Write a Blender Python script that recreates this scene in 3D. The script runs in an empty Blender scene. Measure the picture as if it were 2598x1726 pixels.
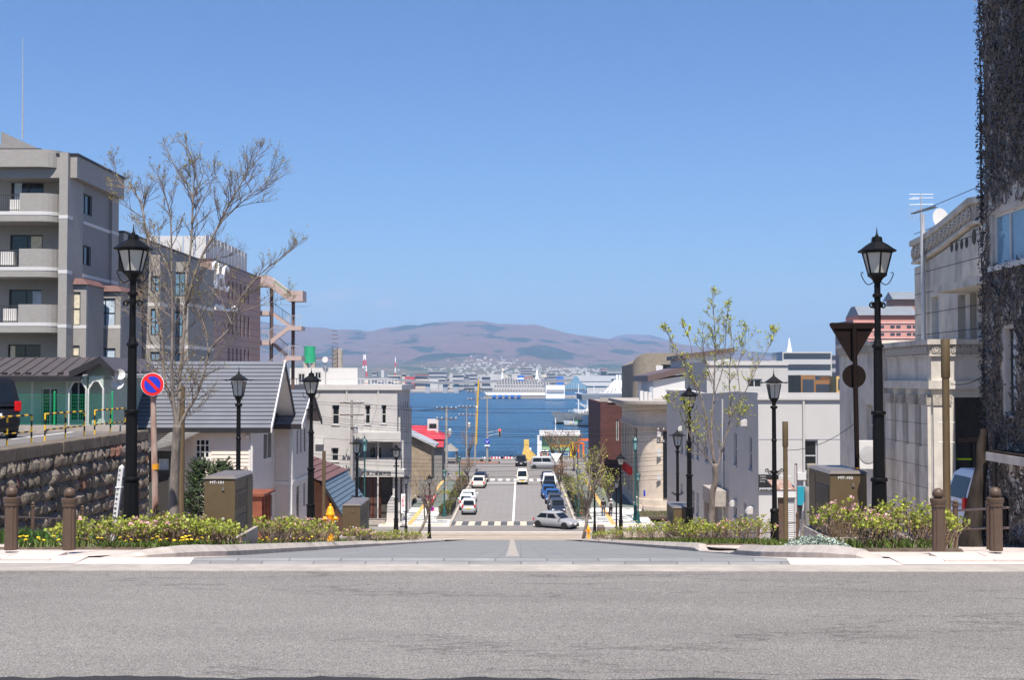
import bpy, math, random
from mathutils import Vector, Matrix, noise
R = math.radians
sc = bpy.context.scene
C = sc.collection
random.seed(11)
V = Vector
# ---------------------------------------------------------------- camera
CZ = 16.5                      # eye height above the sea
FPX, U0, V0 = 3200.0, 1299.0, 863.0
YAW, PITCH = math.atan(23 / FPX), math.atan(102 / FPX)
cam_d = bpy.data.cameras.new('camera'); cam = bpy.data.objects.new('camera', cam_d); C.objects.link(cam)
cam.location = (0, 0, CZ); cam.rotation_euler = (R(90) + PITCH, 0, YAW)
cam_d.sensor_width = 36; cam_d.lens = FPX / 2598 * 36
cam_d.clip_start = .3; cam_d.clip_end = 60000
sc.camera = cam
# ---------------------------------------------------------------- sky, sun, exposure
SUN_EL, SUN_AZ = R(62), R(3)    # sun stands behind the viewer, a little to the right
w = bpy.data.worlds.new('World'); sc.world = w; w.use_nodes = True
nt = w.node_tree; nt.nodes.clear()
wo = nt.nodes.new('ShaderNodeOutputWorld'); bg = nt.nodes.new('ShaderNodeBackground')
sky = nt.nodes.new('ShaderNodeTexSky'); sky.sky_type = 'NISHITA'; sky.sun_disc = False
sky.sun_elevation = SUN_EL; sky.sun_rotation = R(180) - SUN_AZ
sky.altitude = 0; sky.air_density = 1.15; sky.dust_density = .35; sky.ozone_density = 3.2
# faint fair-weather clouds low over the hills: noise inside a soft patch of sky
L = nt.links.new
def mth(op, a, b=None):
    n = nt.nodes.new('ShaderNodeMath'); n.operation = op
    for k, x in enumerate((a, b)):
        if x is None: continue
        if isinstance(x, (int, float)): n.inputs[k].default_value = x
        else: L(x, n.inputs[k])
    return n.outputs[0]
tc = nt.nodes.new('ShaderNodeTexCoord'); sp = nt.nodes.new('ShaderNodeSeparateXYZ'); L(tc.outputs['Generated'], sp.inputs[0])
ca, ce = mth('DIVIDE', sp.outputs[0], sp.outputs[1]), mth('DIVIDE', sp.outputs[2], sp.outputs[1])
q1 = mth('DIVIDE', mth('ADD', ca, .133), .042); q2 = mth('DIVIDE', mth('SUBTRACT', ce, .0635), .0105)
patch = mth('MAXIMUM', mth('SUBTRACT', 1, mth('ADD', mth('MULTIPLY', q1, q1), mth('MULTIPLY', q2, q2))), 0)
mp = nt.nodes.new('ShaderNodeMapping'); mp.inputs['Scale'].default_value = (34, 34, 110)
nz = nt.nodes.new('ShaderNodeTexNoise'); nz.inputs['Scale'].default_value = 1.0; nz.inputs['Detail'].default_value = 6
rp = nt.nodes.new('ShaderNodeValToRGB'); rp.color_ramp.elements[0].position = .44; rp.color_ramp.elements[1].position = .66
L(tc.outputs['Generated'], mp.inputs[0]); L(mp.outputs[0], nz.inputs[0]); L(nz.outputs[0], rp.inputs[0])
mx = nt.nodes.new('ShaderNodeMix'); mx.data_type = 'RGBA'; mx.inputs[7].default_value = (9.5, 7.2, 6.3, 1)
L(mth('MULTIPLY', mth('MULTIPLY', patch, rp.outputs[0]), .95), mx.inputs[0]); L(sky.outputs[0], mx.inputs[6])
tint = nt.nodes.new('ShaderNodeMix'); tint.data_type = 'RGBA'; tint.blend_type = 'MULTIPLY'; tint.inputs[0].default_value = 1; tint.inputs[7].default_value = (.555, .72, 1, 1)
L(mx.outputs[2], tint.inputs[6]); L(tint.outputs[2], bg.inputs[0]); bg.inputs[1].default_value = .078
L(bg.outputs[0], wo.inputs[0])
sd = bpy.data.lights.new('sun', 'SUN'); sd.energy = 5.0; sd.angle = R(.5); sd.color = (1, .93, .845)
sun = bpy.data.objects.new('sun', sd); C.objects.link(sun); sun.location = (20, -40, 80)
sun.rotation_euler = (R(90) - SUN_EL, 0, SUN_AZ)
sc.view_settings.view_transform = 'Standard'; sc.view_settings.look = 'None'
sc.view_settings.gamma = 1; sc.view_settings.exposure = .78; sc.view_settings.use_curve_mapping = False
sc.cycles.use_denoising = True; sc.cycles.max_bounces = 6; sc.cycles.volume_bounces = 0
sc.cycles.caustics_reflective = False; sc.cycles.caustics_refractive = False
# ---------------------------------------------------------------- helpers
_a, _p = YAW, PITCH
FWD = V((-math.sin(_a) * math.cos(_p), math.cos(_a) * math.cos(_p), math.sin(_p)))
RGT = V((math.cos(_a), math.sin(_a), 0)); UPV = RGT.cross(FWD)
def ray(u, v): return FWD * FPX + RGT * (u - U0) + UPV * (V0 - v)
def P(u, v, Y):                # point of the picture at depth Y
    d = ray(u, v or 965); return V((0, 0, CZ)) + d * (Y / d.y)
def PXp(u, v, X):              # point of the picture on the plane x = X
    d = ray(u, v); return V((0, 0, CZ)) + d * (X / d.x)
def PZ(u, v, Z):               # point of the picture on the level z = Z
    d = ray(u, v); return V((0, 0, CZ)) + d * ((Z - CZ) / d.z)
LOW = 2.95                     # level of the lower street
def gz(Y):                     # ground height along the slope
    if Y < 15.3: return 14.3
    if Y < 103: return CZ - (.289 + .1233 * Y) + .024 * max(0, 1 - abs(Y - 15.3) / 3)
    t = min(1, (Y - 103) / 4); return (CZ - (.289 + .1233 * 103)) * (1 - t) + LOW * t

class MB:
    def __init__(s): s.v = []; s.f = []
    def add(s, vs, fs):
        o = len(s.v); s.v += [tuple(p) for p in vs]; s.f += [tuple(i + o for i in f) for f in fs]; return s
    def box(s, x0, y0, z0, x1, y1, z1):
        if x0 > x1: x0, x1 = x1, x0
        if y0 > y1: y0, y1 = y1, y0
        if z0 > z1: z0, z1 = z1, z0
        return s.add([(x0,y0,z0),(x1,y0,z0),(x1,y1,z0),(x0,y1,z0),(x0,y0,z1),(x1,y0,z1),(x1,y1,z1),(x0,y1,z1)],
                     [(0,3,2,1),(4,5,6,7),(0,1,5,4),(1,2,6,5),(2,3,7,6),(3,0,4,7)])
    def hexa(s, b, t):           # two quads (4 points each) joined to a solid
        return s.add(list(b) + list(t), [(0,3,2,1),(4,5,6,7),(0,1,5,4),(1,2,6,5),(2,3,7,6),(3,0,4,7)])
    def prism(s, poly, vec):
        n = len(poly); vec = V(vec); a = [V(p) for p in poly]; b = [p + vec for p in a]
        return s.add(a + b, [tuple(range(n))[::-1], tuple(range(n, 2*n))] + [(i, (i+1) % n, n + (i+1) % n, n + i) for i in range(n)])
    def tube(s, pts, r, n=6, cap=True):
        pts = [V(p) for p in pts]
        if isinstance(r, (int, float)): r = [r] * len(pts)
        o = len(s.v); prev = None
        for i, p in enumerate(pts):
            d = (pts[min(i+1, len(pts)-1)] - pts[max(i-1, 0)])
            if d.length < 1e-9: d = V((0, 0, 1))
            d.normalize()
            if prev is None: a = d.orthogonal().normalized()
            else:
                a = prev - d * prev.dot(d)
                a = a.normalized() if a.length > 1e-6 else d.orthogonal().normalized()
            prev = a; b = d.cross(a)
            for k in range(n):
                t = 2 * math.pi * k / n
                q = p + (a * math.cos(t) + b * math.sin(t)) * r[i]; s.v.append(tuple(q))
        for i in range(len(pts) - 1):
            for k in range(n):
                k2 = (k + 1) % n
                s.f.append((o + i*n + k, o + i*n + k2, o + (i+1)*n + k2, o + (i+1)*n + k))
        if cap:
            s.f.append(tuple(o + k for k in range(n))[::-1]); m = o + (len(pts)-1) * n; s.f.append(tuple(m + k for k in range(n)))
        return s
    def lathe(s, prof, n=12, c=(0, 0, 0), a0=0.0, sx=1, sy=1):
        o = len(s.v); c = V(c)
        for r, z in prof:
            for k in range(n):
                t = a0 + 2 * math.pi * k / n
                s.v.append((c.x + math.cos(t)*r*sx, c.y + math.sin(t)*r*sy, c.z + z))
        for i in range(len(prof) - 1):
            for k in range(n):
                k2 = (k+1) % n
                s.f.append((o + i*n + k, o + i*n + k2, o + (i+1)*n + k2, o + (i+1)*n + k))
        s.f.append(tuple(o + k for k in range(n))[::-1]); m = o + (len(prof)-1)*n; s.f.append(tuple(m + k for k in range(n)))
        return s
    def ball(s, c, r, n=10, m=6, sz=1):
        return s.lathe([(max(1e-4, r*math.sin(math.pi*i/m)), -r*sz*math.cos(math.pi*i/m)) for i in range(m+1)], n, c)
    def quad(s, a, b, c, d): return s.add([a, b, c, d], [(0, 1, 2, 3)])
    def mesh(s, name, mat=None, off=None, smooth=False):
        me = bpy.data.meshes.new(name)
        vs = s.v if off is None else [(x-off.x, y-off.y, z-off.z) for x, y, z in s.v]
        me.from_pydata(vs, [], s.f); me.update()
        if mat: me.materials.append(M[mat] if isinstance(mat, str) else mat)
        if smooth:
            me.shade_smooth()
            if smooth is not True: me.set_sharp_from_angle(angle=R(smooth))
        return me
    def build(s, name, mat, parent=None, smooth=False, bevel=0, label=None, kind=None):
        me = s.mesh(name, mat, WL.get(parent.name) if parent else None, smooth)
        o = bpy.data.objects.new(name, me); C.objects.link(o)
        if parent: o.parent = parent; WL[o.name] = WL.get(parent.name, V((0,0,0)))
        else: WL[o.name] = V((0, 0, 0))
        if bevel:
            b = o.modifiers.new('bevel', 'BEVEL'); b.width = bevel; b.segments = 2; b.limit_method = 'ANGLE'
        if label: o['label'] = label
        if kind: o['kind'] = kind
        return o
WL = {}
def box(x0, y0, z0, x1, y1, z1): return MB().box(x0, y0, z0, x1, y1, z1)
def tag(o, label, cat, group=None):
    o['label'] = label; o['category'] = cat
    if group: o['group'] = group
    return o
def struct(o, label=None):
    o['kind'] = 'structure'
    if label: o['label'] = label
    return o
def stuff(o, label, cat=None):
    o['kind'] = 'stuff'; o['label'] = label
    if cat: o['category'] = cat
    return o
def thing(name, label, cat, loc=(0, 0, 0), group=None):
    o = bpy.data.objects.new(name, None); C.objects.link(o); o.location = loc; o.empty_display_size = .2
    WL[o.name] = V(loc); return tag(o, label, cat, group)
def inst(me, name, parent, loc, rot=(0, 0, 0), scale=(1, 1, 1)):   # a piece that shares its mesh; loc in world space
    o = bpy.data.objects.new(name, me); C.objects.link(o)
    base = WL.get(parent.name, V((0, 0, 0))) if parent else V((0, 0, 0))
    o.parent = parent; o.location = V(loc) - base; o.rotation_euler = rot; o.scale = scale
    return o
def dup(root, loc, rotz=0, label=None, group=None, scale=None, mats=None):   # copy of a thing with its parts and sub-parts
    r = root.copy(); C.objects.link(r); r.location = loc; r.rotation_euler = (0, 0, rotz)
    if scale: r.scale = (scale,) * 3 if isinstance(scale, (int, float)) else scale
    if label: r['label'] = label
    if group: r['group'] = group
    for ch in root.children:
        c = ch.copy(); C.objects.link(c); c.parent = r
        for g in ch.children:
            d = g.copy(); C.objects.link(d); d.parent = c
    return r
def text_mesh(body, size, mat, extrude=.004, align='CENTER'):
    cu = bpy.data.curves.new('lettering', 'FONT'); cu.body = body; cu.size = size; cu.extrude = extrude
    cu.align_x = align; cu.align_y = 'CENTER'; cu.resolution_u = 2
    o = bpy.data.objects.new('lettering', cu); C.objects.link(o)
    me = bpy.data.meshes.new_from_object(o.evaluated_get(bpy.context.evaluated_depsgraph_get()))
    bpy.data.objects.remove(o); me.materials.clear(); me.materials.append(M[mat]); return me
def text(body, size, mat, parent, loc, rot, name='lettering', extrude=.004, scale=(1, 1, 1)):
    return inst(text_mesh(body, size, mat, extrude), name, parent, loc, rot, scale)
# ---------------------------------------------------------------- materials
M = {}
def mat(name, col, rough=.8, var=.14, scale=4, metal=0, spec=.4, bump=0, bscale=60, rnd=0, grime=0, gcol=(.06,.055,.05), gscale=.6,
        isl=0, stretch=(1, 1, 1), world=False, col2=None, trans=0, coat=0):
    m = bpy.data.materials.new(name); m.use_nodes = True; t = m.node_tree; b = t.nodes['Principled BSDF']; N = t.nodes.new; K = t.links.new
    b.inputs['Roughness'].default_value = rough; b.inputs['Metallic'].default_value = metal; b.inputs['Specular IOR Level'].default_value = spec
    if coat: b.inputs['Coat Weight'].default_value = coat; b.inputs['Coat Roughness'].default_value = .06
    if world: g = N('ShaderNodeNewGeometry'); src = g.outputs['Position']
    else: g = N('ShaderNodeTexCoord'); src = g.outputs['Object']
    mp = N('ShaderNodeMapping'); mp.inputs['Scale'].default_value = stretch; K(src, mp.inputs[0])
    n = N('ShaderNodeTexNoise'); n.inputs['Scale'].default_value = scale; n.inputs['Detail'].default_value = 5; K(mp.outputs[0], n.inputs[0])
    c = V(col[:3]); c2 = V(col2[:3]) if col2 else None
    r = N('ShaderNodeValToRGB'); e = r.color_ramp.elements
    e[0].position = .3; e[1].position = .7
    lo = c * (1 - var); hi = (c2 if c2 else c * (1 + var))
    if c2: lo = c
    e[0].color = (*lo, 1); e[1].color = (*[min(x, .95) for x in hi], 1); K(n.outputs[0], r.inputs[0])
    out = r.outputs[0]
    if grime:
        n2 = N('ShaderNodeTexNoise'); n2.inputs['Scale'].default_value = gscale; n2.inputs['Detail'].default_value = 8; n2.inputs['Roughness'].default_value = .65
        mp2 = N('ShaderNodeMapping'); mp2.inputs['Scale'].default_value = (1, 1, .35); K(src, mp2.inputs[0]); K(mp2.outputs[0], n2.inputs[0])
        r2 = N('ShaderNodeValToRGB'); r2.color_ramp.elements[0].position = .48; r2.color_ramp.elements[1].position = .78
        r2.color_ramp.elements[0].color = (0, 0, 0, 1); r2.color_ramp.elements[1].color = (grime,) * 3 + (1,); K(n2.outputs[0], r2.inputs[0])
        x = N('ShaderNodeMix'); x.data_type = 'RGBA'; K(r2.outputs[0], x.inputs[0]); K(out, x.inputs[6]); x.inputs[7].default_value = (*gcol, 1); out = x.outputs[2]
    if rnd or isl:
        hs = N('ShaderNodeHueSaturation'); mr = N('ShaderNodeMapRange'); a = rnd or isl
        if rnd: oi = N('ShaderNodeObjectInfo'); K(oi.outputs['Random'], mr.inputs[0])
        else: oi = N('ShaderNodeNewGeometry'); K(oi.outputs['Random Per Island'], mr.inputs[0])
        mr.inputs[3].default_value = 1 - a; mr.inputs[4].default_value = 1 + a; K(mr.outputs[0], hs.inputs['Value'])
        mh = N('ShaderNodeMapRange'); wn = N('ShaderNodeTexWhiteNoise'); wn.noise_dimensions = '1D'; K(mr.outputs[0], wn.inputs['W']); K(wn.outputs[0], mh.inputs[0])
        mh.inputs[3].default_value = .5 - .045 * a; mh.inputs[4].default_value = .5 + .045 * a; K(mh.outputs[0], hs.inputs['Hue'])
        K(out, hs.inputs['Color']); out = hs.outputs[0]
    K(out, b.inputs['Base Color'])
    if bump:
        n3 = N('ShaderNodeTexNoise'); n3.inputs['Scale'].default_value = bscale; n3.inputs['Detail'].default_value = 4; K(mp.outputs[0], n3.inputs[0])
        bp = N('ShaderNodeBump'); bp.inputs['Strength'].default_value = bump; bp.inputs['Distance'].default_value = .02; K(n3.outputs[0], bp.inputs['Height']); K(bp.outputs[0], b.inputs['Normal'])
    if trans:
        b.inputs['Subsurface Weight'].default_value = 0
        ts = N('ShaderNodeBsdfTranslucent'); K(out, ts.inputs[0]); ms = N('ShaderNodeMixShader'); ms.inputs[0].default_value = trans
        K(b.outputs[0], ms.inputs[1]); K(ts.outputs[0], ms.inputs[2]); K(ms.outputs[0], t.nodes['Material Output'].inputs[0])
    M[name] = m; return m
def brickmat(name, col, mortar, bw, bh, ms=.006, var=.12, rough=.8, axis='xz', grime=0, offset=.5, bump=.3, gcol=(.08,.07,.06)):
    m = mat(name, col, rough, var, 3, grime=grime, gcol=gcol); t = m.node_tree; N = t.nodes.new; K = t.links.new; b = t.nodes['Principled BSDF']
    src = b.inputs['Base Color'].links[0].from_socket
    g = N('ShaderNodeNewGeometry'); s = N('ShaderNodeSeparateXYZ'); K(g.outputs['Position'], s.inputs[0]); cb = N('ShaderNodeCombineXYZ')
    if axis == 'xz':            # any upright wall: use x+y along the wall
        ad = N('ShaderNodeMath'); K(s.outputs[0], ad.inputs[0]); K(s.outputs[1], ad.inputs[1]); K(ad.outputs[0], cb.inputs[0]); K(s.outputs[2], cb.inputs[1])
    else: K(s.outputs[0], cb.inputs[0]); K(s.outputs[1], cb.inputs[1])
    bt = N('ShaderNodeTexBrick'); K(cb.outputs[0], bt.inputs[0]); bt.offset = offset; bt.inputs['Scale'].default_value = 1
    bt.inputs['Brick Width'].default_value = bw; bt.inputs['Row Height'].default_value = bh; bt.inputs['Mortar Size'].default_value = ms
    bt.inputs['Color1'].default_value = (1, 1, 1, 1); bt.inputs['Color2'].default_value = (1 - 2*var,) * 3 + (1,)
    bt.inputs['Mortar'].default_value = (*[mortar[i] / max(col[i], .01) for i in range(3)], 1); bt.inputs['Bias'].default_value = 0
    x = N('ShaderNodeMix'); x.data_type = 'RGBA'; x.blend_type = 'MULTIPLY'; x.inputs[0].default_value = 1; K(src, x.inputs[6]); K(bt.outputs[0], x.inputs[7]); K(x.outputs[2], b.inputs['Base Color'])
    bp = N('ShaderNodeBump'); bp.invert = True; bp.inputs['Strength'].default_value = bump; bp.inputs['Distance'].default_value = .01; K(bt.outputs['Fac'], bp.inputs['Height']); K(bp.outputs[0], b.inputs['Normal'])
    return m
def asphalt(name, col, spk=.5, fine=140, big=.35, cracks=False):
    m = bpy.data.materials.new(name); m.use_nodes = True; t = m.node_tree; b = t.nodes['Principled BSDF']; N = t.nodes.new; K = t.links.new
    g = N('ShaderNodeNewGeometry')
    b.inputs['Roughness'].default_value = .9; b.inputs['Specular IOR Level'].default_value = .25
    n1 = N('ShaderNodeTexNoise'); n1.inputs['Scale'].default_value = fine; n1.inputs['Detail'].default_value = 3; n1.inputs['Roughness'].default_value = .75
    n2 = N('ShaderNodeTexNoise'); n2.inputs['Scale'].default_value = big; n2.inputs['Detail'].default_value = 7; n2.inputs['Roughness'].default_value = .62
    n4 = N('ShaderNodeTexNoise'); n4.inputs['Scale'].default_value = 18; n4.inputs['Detail'].default_value = 6; n4.inputs['Roughness'].default_value = .8
    mp = N('ShaderNodeMapping'); mp.inputs['Scale'].default_value = (.5, 1.6, 1)
    K(g.outputs['Position'], n1.inputs[0]); K(g.outputs['Position'], mp.inputs[0]); K(mp.outputs[0], n2.inputs[0]); K(g.outputs['Position'], n4.inputs[0])
    r1 = N('ShaderNodeMapRange'); r1.inputs[1].default_value = .32; r1.inputs[2].default_value = .7; r1.inputs[3].default_value = 1 - spk; r1.inputs[4].default_value = 1 + spk
    r2 = N('ShaderNodeMapRange'); r2.inputs[1].default_value = .3; r2.inputs[2].default_value = .7; r2.inputs[3].default_value = .80; r2.inputs[4].default_value = 1.14
    r4 = N('ShaderNodeMapRange'); r4.inputs[1].default_value = .3; r4.inputs[2].default_value = .7; r4.inputs[3].default_value = .8; r4.inputs[4].default_value = 1.2
    K(n1.outputs[0], r1.inputs[0]); K(n2.outputs[0], r2.inputs[0]); K(n4.outputs[0], r4.inputs[0])
    m1 = N('ShaderNodeMath'); m1.operation = 'MULTIPLY'; K(r1.outputs[0], m1.inputs[0]); K(r2.outputs[0], m1.inputs[1])
    m2 = N('ShaderNodeMath'); m2.operation = 'MULTIPLY'; K(m1.outputs[0], m2.inputs[0]); K(r4.outputs[0], m2.inputs[1])
    if cracks:                 # thin wandering cracks and darker worn seams
        mc = N('ShaderNodeMapping'); mc.inputs['Scale'].default_value = (.16, .8, 1); K(g.outputs['Position'], mc.inputs[0])
        nc_ = N('ShaderNodeTexNoise'); nc_.inputs['Scale'].default_value = 1; nc_.inputs['Detail'].default_value = 9; nc_.inputs['Roughness'].default_value = .6; K(mc.outputs[0], nc_.inputs[0])
        s_ = N('ShaderNodeMath'); s_.operation = 'SUBTRACT'; s_.inputs[1].default_value = .46; K(nc_.outputs[0], s_.inputs[0]); ab = N('ShaderNodeMath'); ab.operation = 'ABSOLUTE'; K(s_.outputs[0], ab.inputs[0])
        rc_ = N('ShaderNodeMapRange'); rc_.inputs[1].default_value = .0; rc_.inputs[2].default_value = .010; rc_.inputs[3].default_value = .62; rc_.inputs[4].default_value = 1; K(ab.outputs[0], rc_.inputs[0])
        m3 = N('ShaderNodeMath'); m3.operation = 'MULTIPLY'; K(m2.outputs[0], m3.inputs[0]); K(rc_.outputs[0], m3.inputs[1]); m2 = m3
    vm = N('ShaderNodeVectorMath'); vm.operation = 'SCALE'; vm.inputs[0].default_value = col[:3]; K(m2.outputs[0], vm.inputs['Scale'])
    K(vm.outputs[0], b.inputs['Base Color'])
    bp = N('ShaderNodeBump'); bp.inputs['Strength'].default_value = .7; bp.inputs['Distance'].default_value = .012; K(n1.outputs[0], bp.inputs['Height']); K(bp.outputs[0], b.inputs['Normal'])
    M[name] = m; return m
asphalt('road_asphalt', (.195, .183, .171), .75, 66, .35, True); asphalt('low_asphalt', (.205, .19, .178), .3, 60, .12); asphalt('dark_asphalt', (.035, .035, .038), .4)
asphalt('lot_asphalt', (.15, .14, .135), .3, 90, .3)
brickmat('sett', (.222, .224, .222), (.13, .132, .133), .62, .2, .010, .10, .8, 'xy', bump=.8)
brickmat('sett_low', (.23, .215, .205), (.14, .13, .125), 1.4, .5, .02, .06, .85, 'xy')
mat('concrete', (.335, .30, .265), .9, .14, 5, bump=.25, bscale=70, grime=.35, gcol=(.16, .145, .13), gscale=1.5)
mat('kerb', (.40, .355, .315), .9, .12, 6, bump=.3, bscale=80, rnd=.08, grime=.5, gcol=(.2, .18, .16), gscale=2)
mat('slab', (.50, .43, .385), .88, .08, 9, bump=.15, bscale=120, rnd=.07, grime=.25, gcol=(.33, .28, .25), gscale=1.2)
mat('soil', (.085, .062, .044), .95, .4, 12, bump=.6, bscale=30)
mat('earth', (.13, .12, .105), .95, .3, 1.5, bump=.4, bscale=8, world=True)
mat('stone', (.085, .07, .056), .95, .55, 9, bump=1.0, bscale=22, rnd=.35, col2=(.20, .172, .142))
mat('stone_red', (.16, .085, .06), .95, .4, 6, bump=1.0, bscale=26, rnd=.2)
mat('coping', (.13, .105, .08), .95, .35, 3, bump=.5, bscale=30, grime=.7, gcol=(.05, .05, .035), gscale=1.5)
mat('black_paint', (.0055, .0055, .006), .5, .25, 9, spec=.16)
mat('lantern_glass', (.46, .45, .40), .22, .10, 3, spec=.5)
mat('lantern_clear', (.25, .3, .33), .08, .25, 5, spec=.7)
mat('brown_paint', (.088, .056, .038), .5, .10, 10, spec=.4, bump=.05)
mat('cabinet', (.105, .074, .038), .45, .10, 5, spec=.4)
mat('cabinet_top', (.14, .12, .105), .4, .1, 5)
mat('bark', (.24, .205, .175), .95, .3, 9, bump=.8, bscale=22, stretch=(1, 1, .35), col2=(.115, .095, .08))
mat('bark_dark', (.016, .013, .011), .95, .5, 6, bump=1, bscale=9, spec=.1, col2=(.05, .04, .034), stretch=(1, 1, .3))
mat('twig', (.17, .135, .115), .9, .25, 10)
mat('bud', (.30, .25, .07), .6, .2, 8, isl=.35, trans=.25)
mat('spring_leaf', (.40, .42, .05), .55, .2, 6, isl=.4, trans=.3)
mat('azalea_leaf', (.31, .35, .05), .55, .25, 8, isl=.5, trans=.3)
mat('azalea_dead', (.23, .14, .065), .8, .3, 8, isl=.5, trans=.2)
mat('azalea_stem', (.27, .2, .15), .9, .3, 10)
mat('blossom', (.72, .40, .42), .6, .12, 8, isl=.2, trans=.25)
mat('grass', (.10, .145, .025), .6, .3, 5, isl=.4, trans=.25)
mat('herb', (.05, .13, .018), .6, .3, 5, isl=.35, trans=.2)
mat('silver_leaf', (.30, .36, .30), .8, .2, 5, isl=.3)
mat('yellow_petal', (.8, .55, .015), .6, .1, 5)
mat('yew', (.022, .045, .010), .6, .3, 6, isl=.5, col2=(.04, .06, .015))
mat('sage_siding', (.37, .44, .37), .7, .06, 3, bump=.05)
mat('white_trim', (.6, .585, .56), .6, .06, 4)
mat('dark_roof', (.075, .062, .058), .45, .12, 2, spec=.4)
mat('dark_fascia', (.022, .020, .021), .5, .15, 3)
mat('slate_roof', (.142, .149, .167), .42, .08, 1.2, spec=.45)
mat('brown_roof', (.13, .065, .058), .7, .15, 3, bump=.2, bscale=40)
mat('blue_roof', (.10, .135, .16), .45, .10, 2, spec=.45)
mat('clapboard', (.64, .56, .485), .65, .04, 3, rnd=.02)
mat('orange_wall', (.30, .13, .065), .8, .15, 3)
mat('wood_red', (.20, .06, .03), .6, .2, 5)
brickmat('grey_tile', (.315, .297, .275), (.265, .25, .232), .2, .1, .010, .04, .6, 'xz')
brickmat('grey_tile_shaded', (.235, .225, .215), (.2, .19, .182), .2, .1, .010, .04, .6, 'xz')  # same grey tile, shade of the side walls put into the colour
brickmat('pink_tile', (.35, .235, .215), (.2, .135, .125), 3.2, .55, .035, .04, .6, 'xz')
mat('pink_steel', (.44, .34, .31), .55, .06, 3); mat('pink_rail', (.46, .42, .40), .5, .06, 3)
mat('brown_steel', (.11, .075, .07), .5, .1, 4)
mat('museum_wall', (.45, .435, .42), .85, .05, 1.2, bump=.06, bscale=12, grime=.25, gcol=(.26, .245, .23), gscale=.35)
mat('museum_light', (.5, .485, .465), .85, .05, 1.2)
mat('white_wall', (.46, .445, .425), .8, .03, 1.2, bump=.05, bscale=10, grime=.3, gcol=(.36, .335, .31), gscale=.5)
mat('clean_white', (.55, .54, .525), .7, .03, 2)
mat('stone_wall', (.56, .52, .46), .9, .10, 2.5, bump=.35, bscale=25, grime=.85, gcol=(.17, .155, .14), gscale=1.3)
mat('stone_carved', (.38, .34, .29), .9, .25, 14, bump=1, bscale=16, grime=.6, gcol=(.09, .08, .07), gscale=2)
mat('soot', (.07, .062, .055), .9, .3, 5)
mat('ivy_wall', (.52, .485, .445), .9, .12, 3, bump=.3, bscale=20, grime=.6, gcol=(.25, .22, .19), gscale=2)
mat('vine', (.14, .122, .11), .9, .4, 8); mat('dead_leaf', (.12, .098, .088), .8, .3, 8, isl=.5)
mat('bank_stone', (.60, .51, .41), .9, .09, 1.5, bump=.2, bscale=15, grime=.4, gcol=(.33, .28, .23), gscale=.5)
brickmat('red_brick', (.115, .035, .03), (.07, .045, .04), .5, .17, .02, .12, .85, 'xz')
mat('rough_concrete', (.23, .20, .155), .95, .12, 2, bump=.5, bscale=6)
mat('glass_dark', (.014, .017, .019), .08, .3, 1.5, spec=.6); mat('glass_blue', (.16, .30, .42), .06, .2, 1.2, spec=.7)
mat('curtain', (.62, .56, .42), .9, .2, 5); mat('curtain_blue', (.42, .50, .58), .8, .2, 3)
mat('alu', (.50, .50, .50), .4, .08, 5, metal=.3); mat('alu_dark', (.045, .042, .040), .45, .1, 5)
mat('steel', (.46, .46, .455), .45, .12, 4, metal=.4); mat('pole_concrete', (.30, .285, .265), .9, .1, 3, bump=.1)
mat('sign_red', (.62, .014, .016), .45, .03, 5); mat('sign_blue', (.012, .035, .44), .45, .03, 5); mat('sign_white', (.85, .85, .85), .5, .02, 5)
mat('sign_back', (.014, .009, .008), .75, .1, 5, spec=.08)
mat('rust', (.19, .07, .04), .9, .5, 8, bump=.4, bscale=20, stretch=(1, 1, .25), col2=(.42, .33, .28))
mat('orange_band', (.62, .27, .01), .6, .1, 8); mat('yellow', (.72, .43, .02), .5, .08, 5); mat('pale_yellow', (.58, .40, .11), .7, .25, 2); mat('hydrant', (.85, .36, .008), .4, .08, 8)
mat('mesh_green', (.012, .33, .13), .5, .1, 5); mat('teal', (.012, .07, .072), .45, .12, 6); mat('teal_glass', (.18, .36, .38), .2, .1, 5)
mat('black', (.012, .012, .012), .6, .1, 5); mat('rubber', (.018, .018, .018), .85, .1, 8); mat('plate_yellow', (.85, .56, .01), .5, .05, 5); mat('cream_paint', (.72, .62, .44), .8, .1, 3)
mat('line_white', (.72, .70, .68), .85, .08, 3, world=True, grime=.4, gcol=(.4, .38, .36), gscale=.8); mat('tactile', (.66, .37, .13), .85, .1, 3, world=True)
mat('zebra_dark', (.10, .105, .11), .85, .1, 3); mat('zebra_cream', (.62, .52, .40), .85, .1, 3)
mat('paver_white', (.66, .64, .61), .85, .06, 3, rnd=.07); mat('paver_grey', (.20, .21, .20), .85, .08, 3, rnd=.12); mat('green_paving', (.125, .145, .125), .85, .12, 1.5, world=True)
mat('tram_paving', (.36, .30, .24), .85, .1, 1.2, world=True); mat('rail', (.08, .065, .055), .5, .2, 3)
for n_, c_ in dict(silver=(.36, .37, .385), white=(.78, .78, .78), navy=(.012, .020, .045), blue=(.018, .075, .24), black=(.008, .008, .010), ivory=(.74, .70, .60), bluegrey=(.33, .38, .5)).items():
    mat('car_' + n_, c_, .38, .02, 3, spec=.3, metal=.25 if n_ == 'silver' else 0, coat=.12)
mat('car_glass', (.010, .014, .020), .03, .1, 3, spec=.22); mat('lamp_red', (.55, .01, .012), .2, .05, 5); mat('lamp_clear', (.75, .75, .75), .12, .05, 5)
mat('chrome', (.55, .55, .56), .25, .05, 5, metal=.8)
mat('rust_bow', (.30, .11, .04), .8, .4, 2); mat('ship_white', (.82, .81, .79), .5, .04, .5); mat('ship_hull', (.30, .335, .37), .6, .15, .6, grime=.5, gcol=(.2, .09, .04), gscale=.25)
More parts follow.
